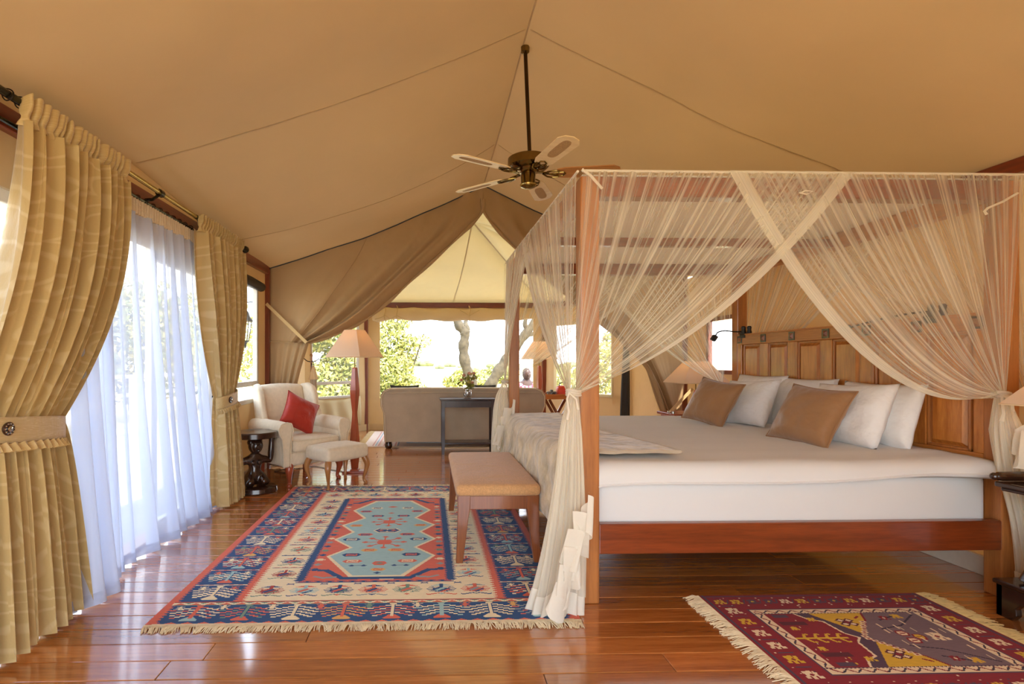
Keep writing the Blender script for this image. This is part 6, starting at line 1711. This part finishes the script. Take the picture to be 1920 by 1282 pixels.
# side borders: eleven boxes a side, a tree in each
nb = 11; hb_ = (YI1 - YI0) / nb
for s in (0, 1):
    xa, xb = (.057, .31) if s == 0 else (1.69, 1.943)
    for i in range(nb):
        y0 = YI0 + i * hb_
        a, b_, f = cc[(i * 3 + 2 + s * 2) % 8]
        tree((xa + xb) / 2, y0 + .022, 1.0, a, b_, f, w=.95)
        bug(xa + .045, y0 + .165, .9, [CR, CO, CR, SG][i % 4]); bug(xb - .045, y0 + .165, .9, [CO, CR, CR, GY][i % 4])
        if i:
            R1.rect(xa - .01, y0 - .006, xb + .008, y0 + .005, CR); R1.teeth_h(y0 - .004, xa - .01, xb, .009, .05, CO)
# cream band figures
def bird(x, y, s, c1, c2, c3):
    R1.diamond(x, y, .058 * s, .038 * s, c1)
    R1.poly([(x - .045 * s, y - .012 * s), (x + .012 * s, y + .030 * s), (x + .030 * s, y + .018 * s), (x - .026 * s, y - .024 * s)], c2)
    R1.poly([(x - .012 * s, y - .030 * s), (x + .046 * s, y + .012 * s), (x + .054 * s, y + .002), (x + .004 * s, y - .036 * s)], c3)
    for k in range(5):
        for q in (-1, 1):
            yy = y + (k - 2) * .014 * s; L = (.082 - .008 * abs(k - 2)) * s
            R1.line((x + q * .04 * s * (1 - abs(k - 2) * .3), yy), (x + q * L, yy + .006 * s), .006, c1)
    R1.rect(x - .009 * s, y + .03 * s, x + .009 * s, y + .075 * s, c1)
    for q in (-1, 1):
        R1.poly([(x + q * .012 * s, y + .045 * s), (x + q * .07 * s, y + .045 * s), (x + q * .012 * s, y + .068 * s)], c2)
        R1.line((x + q * .008, y - .045 * s), (x + q * .075 * s, y - .066 * s), .009, c3); R1.line((x + q * .075 * s, y - .066 * s), (x + q * .085 * s, y - .056 * s), .007, c3)
    R1.diamond(x, y - .055 * s, .014 * s, .012 * s, c2)
bc = [(BR, NV, SG), (PB, CO, NV), (NV, CO, SG), (CO, NV, GY), (SG, CO, CR), (NV, PB, CO), (CO, GY, NV)]
for yb, o_ in ((.355, 0), (2.365, 3)):
    for i in range(7): bird(.46 + i * .18, yb, .95, *bc[(i + o_) % 7])
    for i in range(6): R1.line((.53 + i * .18, yb + .092), (.57 + i * .18, yb + .080), .007, NV); R1.line((.53 + i * .18, yb + .080), (.57 + i * .18, yb + .092), .007, NV)
for s in (0, 1):
    xc_ = .478 if s == 0 else 1.522
    for i in range(9):
        y0 = .475 + i * .197
        bird(xc_, y0 + .098, .88, *bc[(i * 2 + s) % 7])
        if i: R1.rect(.385 if s == 0 else 1.42, y0 - .004, .58 if s == 0 else 1.615, y0 + .004, NV); 
        if i: R1.teeth_h(y0 + .003, .385 if s == 0 else 1.42, .58 if s == 0 else 1.615, .008, .045, CO if i % 2 else NV)
# inner frame and coral field
FX0, FX1, FY0, FY1 = .60, 1.40, .475, 2.245
R1.rect(FX0 - .015, FY0 - .02, FX1 + .015, FY1 + .02, NV)
R1.rect(FX0 - .03, FY0, FX1 + .03, FY1, NV)
R1.teeth(FX0 - .029, FY0, FY1, -.022, .026, NV); R1.teeth(FX1 + .029, FY0, FY1, .022, .026, NV)
R1.rect(FX0 + .018, FY0 + .004, FX1 - .018, FY1 - .004, CO); R1.teeth(FX0 + .019, FY0, FY1, -.018, .026, CO); R1.teeth(FX1 - .019, FY0, FY1, .018, .026, CO)
R1.rect(FX0 - .03, FY0 - .022, FX1 + .03, FY0 - .012, NV); R1.teeth_h(FY0 - .012, FX0 - .03, FX1 + .03, .016, .06, CO); R1.teeth_h(FY1 + .012, FX0 - .03, FX1 + .03, -.016, .06, CO)
# medallion chain, outline measured on the rug
half = [(.137, .545), (.318, .85), (.20, 1.003), (.327, 1.163), (.228, 1.319), (.326, 1.479), (.186, 1.655), (.296, 1.869), (.14, 2.15)]
def outline(e):
    L = [(1.0 - x - e, y) for x, y in half]; R_ = [(1.0 + x + e, y) for x, y in half][::-1]
    L[0] = (L[0][0], L[0][1] - e * .7); L[-1] = (L[-1][0], L[-1][1] + e * .7); R_[0] = (R_[0][0], R_[0][1] + e * .7); R_[-1] = (R_[-1][0], R_[-1][1] - e * .7)
    return L + R_
R1.poly(outline(.030), CO); R1.poly(outline(.018), CR); R1.poly(outline(-.004), PB)
for s in (-1, 1):   # navy arms at both ends of the field
    for (ya, d) in ((.50, 1), (2.22, -1)):
        R1.line((1.0, ya + d * .012), (1.0 + s * .20, ya + d * .012), .034, NV); R1.line((1.0 + s * .19, ya + d * .014), (1.0 + s * .30, ya + d * .135), .034, NV); R1.line((1.0 + s * .28, ya + d * .128), (1.0 + s * .345, ya + d * .128), .026, NV)
        R1.line((1.0 + s * .22, ya + d * .03), (1.0 + s * .30, ya + d * .02), .02, GY); R1.line((1.0 + s * .30, ya + d * .02), (1.0 + s * .35, ya + d * .045), .02, GY)
for s in (-1, 1):
    for i in range(19):
        y = .64 + i * .078; x = 1.0 + s * .362
        k = (NV, GY, CR, NV, SG)[i % 5]
        if i % 2 == 0: R1.hexa(x, y, .022, .018, k); R1.rect(x - .03, y - .004, x + .03, y + .004, k)
        else: R1.diamond(x, y, .026, .02, k)
def ess(x, y, c1, c2, s=1):
    R1.hexa(x, y, .062 * s, .027 * s, c1)
    for q in (-1, 1):
        R1.rect(x - .034 * s, y + q * .014 - .003, x + .034 * s, y + q * .014 + .004, c2)
        R1.rect(x + q * .030 * s - .004, y - (.0 if q > 0 else .014) - .002, x + q * .030 * s + .005, y + (.014 if q > 0 else 0) + .002, c2)
    R1.line((x - .03 * s, y + .012), (x + .03 * s, y - .012), .008, c2)
def star(x, y, s, k, k2):
    R1.hexa(x, y, .05 * s, .04 * s, k); R1.diamond(x, y, .026 * s, .018 * s, k2)
    for q in range(8):
        a = q * PI / 4; R1.line((x, y), (x + .10 * s * math.cos(a), y + .085 * s * math.sin(a)), .012, k); R1.diamond(x + .115 * s * math.cos(a), y + .095 * s * math.sin(a), .024 * s, .018 * s, k)
star(1.0, 1.105, 1.1, CO, NV); star(1.0, 1.557, 1.0, CO, NV)
yc = 1.352
R1.hexa(1.0, yc, .10, .05, CR); R1.hexa(1.0, yc, .088, .041, NV); R1.hexa(1.0, yc, .075, .033, CR); R1.hexa(.965, yc, .04, .025, NV); R1.hexa(1.035, yc, .04, .025, NV); R1.diamond(.955, yc, .02, .014, CO); R1.diamond(1.045, yc, .02, .014, CO)
for s in (-1, 1):
    ess(1.0 + s * .185, .874, NV, CO); ess(1.0 + s * .165, .765, CO, CR); ess(1.0 + s * .085, .956, OC, CO, .9); ess(1.0 + s * .225, 1.163, NV, CR); ess(1.0 + s * .145, 1.264, CO, NV, .9)
    ess(1.0 + s * .235, 1.47, OC, CO, .85); ess(1.0 + s * .10, 1.714, NV, CO, .85); ess(1.0 + s * .205, 1.84, CO, NV, .85); ess(1.0 + s * .125, 1.935, CR, NV, .85)
    R1.diamond(1.0 + s * .09, .696, .02, .014, NV); R1.diamond(1.0 + s * .16, .696, .02, .014, NV); R1.line((1 + s * .08, .696), (1 + s * .17, .696), .006, NV)
R1.hexa(1.0, .731, .045, .030, CO); R1.diamond(1.0, .731, .024, .015, SG); ess(1.0, .637, OC, CO, .75); R1.diamond(1.0, .585, .022, .016, NV); R1.diamond(1.0, 1.97, .045, .022, CO); R1.diamond(1.0, 1.79, .03, .016, CO); R1.rect(.90, .488, .97, .498, CO); R1.rect(1.02, .488, 1.10, .498, CR)

RX, RY = -1.288, 2.455
rug = thing('kilim_rug', (RX + 1.0, RY + 1.36, 0), 'large blue, cream and coral kilim rug with pale blue medallion beside the bench', 'rug')
MR1 = rug_material('kilim_weave', PAL)
R1.mesh('woven_pattern', (RX, RY), 0.0075, PAL, MR1, rug)
mb = MB(); mb.box((RX, RY, 0.001), (RX + 2.0, RY + 2.72, 0.007)); mb.build('backing', M['fringe'], rug, smooth=False)
def fringe(name, a, b, out, L, n, mat, parent, seed, wild=1.0):
    a = Vector(a); b = Vector(b); out = Vector(out); d = (b - a).normalized(); rs = random.Random(seed); mb = MB(); sway = 0
    for i in range(n):
        p = a.lerp(b, (i + .5) / n); sway = sway * 0.9 + rs.gauss(0, 0.006) * wild
        w = 0.0022; l = L * rs.uniform(.75, 1.12); e = p + out * l + d * (sway + rs.gauss(0, .005) * wild); m_ = p.lerp(e, 0.5) + d * rs.gauss(0, .003) + Vector((0, 0, 0.006 + rs.uniform(0, .004)))
        z0 = Vector((0, 0, 0.006)); p0 = p + z0; m_.z = 0.008 + rs.uniform(0, .004); e.z = 0.0015
        i0 = len(mb.v)
        for q, ww in ((p0, w), (m_, w * 1.2), (e, w * .8)): mb.v += [tuple(q - d * ww), tuple(q + Vector((0, 0, ww * 1.2))), tuple(q + d * ww)]
        for k in (0, 3):
            mb.face((i0 + k, i0 + k + 1, i0 + k + 4, i0 + k + 3)); mb.face((i0 + k + 1, i0 + k + 2, i0 + k + 5, i0 + k + 4))
    o = mb.build(name, M[mat], parent); o['kind'] = 'stuff'
    return o
fringe('fringe', (RX, RY, 0), (RX + 2.0, RY, 0), (0, -1, 0), 0.062, 620, 'fringe', rug, 1, 1.2)
fringe('fringe', (RX, RY + 2.72, 0), (RX + 2.0, RY + 2.72, 0), (0, 1, 0), 0.06, 520, 'fringe', rug, 2, 1.2)
mb = MB(); mb.box((RX, RY - 0.004, 0.002), (RX + 2.0, RY + 0.005, 0.0095)); mb.build('braided_edge', M['fringe'], rug, smooth=False)

# ---- second rug: fringes left and right
P2 = [srgb(138, 22, 32), srgb(84, 58, 76), srgb(220, 176, 44), srgb(122, 98, 104), srgb(236, 212, 176), srgb(92, 24, 34), srgb(60, 44, 62), srgb(196, 120, 70)]
RD, PU, YE, GP_, CM, DR, DK, OR = range(8)
R2 = Weave(1.14, 0.86, 0.004, RD)
rs = random.Random(9)
def blob2(x, y, k, s=1, k2=None):
    R2.rect(x - .022 * s, y - .009 * s, x + .022 * s, y + .009 * s, k); R2.rect(x - .007 * s, y - .026 * s, x + .007 * s, y + .026 * s, k)
    for q in (-1, 1):
        R2.rect(x + q * .022 * s - .008 * s, y - .022 * s, x + q * .022 * s + .008 * s, y - .008 * s, k); R2.rect(x + q * .017 * s - .008 * s, y + .008 * s, x + q * .017 * s + .008 * s, y + .022 * s, k)
    if k2 is not None: R2.diamond(x, y, .010 * s, .009 * s, k2)
R2.rect(0.012, 0.0, 0.024, .86, PU); R2.rect(1.116, 0, 1.128, .86, PU); R2.rect(.02, .012, 1.12, .022, PU); R2.rect(.02, .838, 1.12, .848, PU)
for i in range(13):   # long borders (near and far)
    x = .07 + i * .083
    for y in (.075, .785):
        k = [YE, YE, PU, PU, CM, YE, PU, PU, YE, CM, PU, YE, PU][i]
        blob2(x, y, k, .95, RD if k != PU else YE)
        R2.rect(x + .036, y - .045, x + .044, y - .037, CM); R2.rect(x + .036, y + .035, x + .044, y + .043, CM); R2.line((x + .03, y - .02), (x + .052, y + .025), .006, PU)
for i in range(6):
    y = .165 + i * .105
    for x in (.085, 1.055):
        k = [CM, YE, CM, CM, YE, CM][i]
        blob2(x, y, k, 1.1, RD); R2.line((x - .03, y + .05), (x + .035, y + .05), .006, PU); R2.rect(x - .045, y + .045, x - .037, y + .053, CM)
# cream zigzag frame
IX0, IX1, IY0, IY1 = .165, .975, .165, .695
R2.rect(IX0 - .008, IY0 - .008, IX1 + .008, IY1 + .008, PU); R2.rect(IX0, IY0, IX1, IY1, CM)
fw_ = .042
def zz(a, b, n):
    for i in range(n):
        p = (lerp(a[0], b[0], i / n), lerp(a[1], b[1], i / n)); q = (lerp(a[0], b[0], (i + 1) / n), lerp(a[1], b[1], (i + 1) / n))
        dx, dy = (0, .02) if a[1] == b[1] else (.02, 0); k = (RD, DK)[i % 2]
        s = 1 if i % 2 else -1
        R2.line((p[0] - s * dx * .6, p[1] - s * dy * .6), (q[0] + s * dx * .6, q[1] + s * dy * .6), .007, k)
zz((IX0 + .02, IY0 + .02), (IX1 - .02, IY0 + .02), 26); zz((IX0 + .02, IY1 - .02), (IX1 - .02, IY1 - .02), 26); zz((IX0 + .02, IY0 + .02), (IX0 + .02, IY1 - .02), 17); zz((IX1 - .02, IY0 + .02), (IX1 - .02, IY1 - .02), 17)
R2.teeth_h(IY0 + fw_, IX0, IX1, -.008, .016, PU); R2.teeth_h(IY1 - fw_, IX0, IX1, .008, .016, PU)
x0, x1, y0, y1 = IX0 + fw_, IX1 - fw_, IY0 + fw_, IY1 - fw_; ym = (y0 + y1) / 2
R2.rect(x0, y0, x1, y1, PU)
R2.poly([(x0, y0), (x0 + .15, y0), (x0 + .18, y0 + .05), (x0 + .235, y0 + .075), (x0 + .25, ym - .04), (x0 + .29, ym), (x0 + .25, ym + .04), (x0 + .235, y1 - .075), (x0 + .18, y1 - .05), (x0 + .15, y1), (x0, y1)], CM)
R2.poly([(x0, y0), (x0 + .14, y0), (x0 + .17, y0 + .055), (x0 + .225, y0 + .08), (x0 + .24, ym - .04), (x0 + .275, ym), (x0 + .24, ym + .04), (x0 + .225, y1 - .08), (x0 + .17, y1 - .055), (x0 + .14, y1), (x0, y1)], RD)
R2.poly([(x0 + .215, y0), (x0 + .42, y0), (x0 + .42, y1), (x0 + .215, y1), (x0 + .345, ym)], YE)
R2.poly([(x0 + .215, y0), (x1, y0), (x1, y1), (x0 + .215, y1), (x0 + .345, ym)], YE)
R2.poly([(x0 + .465, y0), (x1, y0), (x1, y1), (x0 + .465, y1), (x0 + .43, y1 - .07), (x0 + .30, ym + .01), (x0 + .30, ym - .01), (x0 + .43, y0 + .07)], RD)
R2.poly([(x0 + .475, y0), (x1, y0), (x1, y1), (x0 + .475, y1), (x0 + .44, y1 - .07), (x0 + .315, ym), (x0 + .44, y0 + .07)], GP_)
for s, yy in ((1, y0), (-1, y1)):   # stepped hooks along the arrow head
    for i in range(8):
        t = (i + .5) / 8; px0 = lerp(x0 + .325, x0 + .435, t); py0 = lerp(ym, yy + s * .075, t)
        R2.rect(px0 - .030, py0 - .007, px0 - .004, py0 + .007, CM); R2.rect(px0 - .022, py0 - .003, px0 - .01, py0 + .003, RD)
for i in range(4): 
    for s in (-1, 1):
        R2.line((x0 + .04 + i * .05, ym), (x0 + .06 + i * .05, ym + s * .035), .012, YE); R2.line((x0 + .06 + i * .05, ym + s * .035), (x0 + .075 + i * .05, ym + s * .030), .010, YE)
R2.rect(x0 + .0, ym - .006, x0 + .235, ym + .006, YE)
for i in range(22): 
    xx, yy = x0 + rs.uniform(.01, .12), rs.uniform(y0 + .02, y1 - .02)
    if abs(yy - ym) > .05: R2.rect(xx, yy, xx + .006, yy + .009, CM if rs.random() < .5 else YE)
for s in (-1, 1):
    R2.line((x0 + .02, ym + s * .13), (x0 + .14, ym + s * .13), .03, DR); R2.line((x0 + .03, ym + s * .20), (x0 + .10, ym + s * .20), .025, PU)
    blob2(x0 + .19, ym + s * .165, YE, .7); blob2(x0 + .055, ym + s * .085, YE, .6)
    # flowers on the yellow
    fx, fy = x0 + .335, ym + s * .135
    for q in range(4):
        a = PI / 4 + q * PI / 2; R2.diamond(fx + .026 * math.cos(a), fy + .024 * math.sin(a), .026, .020, DR); R2.diamond(fx + .026 * math.cos(a), fy + .024 * math.sin(a), .015, .011, CM)
    R2.diamond(fx, fy, .014, .012, RD)
    R2.line((x0 + .40, ym + s * .17), (x0 + .43, ym + s * .19), .010, RD)
    R2.line((x0 + .44, ym + s * .07), (x0 + .56, ym + s * .10), .008, DK); R2.line((x0 + .56, ym + s * .10), (x0 + .70, ym + s * .20), .008, DK); R2.line((x0 + .50, ym + s * .15), (x0 + .60, ym + s * .19), .010, DK)
    blob2(x0 + .54, ym + s * .17, RD, .8, CM); blob2(x0 + .61, ym + s * .185, YE, .8)
for (x, y, k) in ((.50, .03, CM), (.50, -.03, CM), (.55, .0, YE)): R2.hexa(x0 + x, ym + y, .028, .024, RD); R2.hexa(x0 + x, ym + y, .020, .017, k); R2.rect(x0 + x - .012, ym + y - .003, x0 + x + .012, ym + y + .003, RD)
blob2(x0 + .63, ym, CM, 1.3, RD)
for i in range(16): 
    xx, yy = x0 + rs.uniform(.42, .70), rs.uniform(y0 + .02, y1 - .02); R2.rect(xx, yy, xx + .006, yy + .035, CM)
for i in range(60):
    xx, yy = rs.uniform(.03, 1.1), rs.uniform(.03, .83)
    if xx < IX0 - .02 or xx > IX1 + .02 or yy < IY0 - .02 or yy > IY1 + .02: R2.rect(xx, yy, xx + .007, yy + .007, CM if rs.random() < .6 else PU)
Q0 = (1.385, 1.835)
rug2 = thing('kilim_rug', (1.95, 2.26, 0), 'small dark red, yellow and grey prayer kilim beside the bed in the right foreground', 'rug')
MR2 = rug_material('kilim_weave_red', P2)
R2.mesh('woven_pattern', Q0, 0.0075, P2, MR2, rug2)
mb = MB(); mb.box((Q0[0], Q0[1], 0.001), (Q0[0] + 1.14, Q0[1] + 0.86, 0.007)); mb.build('backing', M['dark_cloth'], rug2, smooth=False)
fringe('fringe', (Q0[0], Q0[1] - .0, 0), (Q0[0], Q0[1] + 0.86, 0), (-1, 0, 0), 0.085, 300, 'fringe', rug2, 3, 1.5)
fringe('fringe', (Q0[0] + 1.14, Q0[1], 0), (Q0[0] + 1.14, Q0[1] + 0.86, 0), (1, 0, 0), 0.10, 300, 'fringe2', rug2, 4, 2.0)

# ---- pale rug under the sofa
rug3 = thing('pale_rug', (0.3, 8.4, 0), 'pale pink and blue rug showing its fringed corner left of the sofa', 'rug')
R3 = Weave(2.5, 1.7, 0.02, 0)
for k in range(20): R3.rect(.1 + k * .02, 0.06, .12 + k * .02, 1.64, (0, 1, 0, 2, 0, 1, 3, 0)[k % 8])
R3.rect(.6, .3, 1.9, 1.4, 2); R3.rect(.7, .4, 1.8, 1.3, 0)
P3 = [srgb(228, 206, 190), srgb(206, 150, 136), srgb(160, 176, 190), srgb(220, 190, 160)]
R3.mesh('woven_pattern', (-0.92, 7.62), 0.008, P3, rug_material('pale_weave', P3), rug3)
mb = MB(); mb.box((-0.92, 7.62, 0.001), (1.58, 9.32, 0.0075)); mb.build('backing', M['fringe'], rug3, smooth=False)
fringe('fringe', (-0.92, 7.62, 0), (-0.92, 9.32, 0), (-1, 0, 0), 0.10, 260, 'fringe', rug3, 5, 1.0)
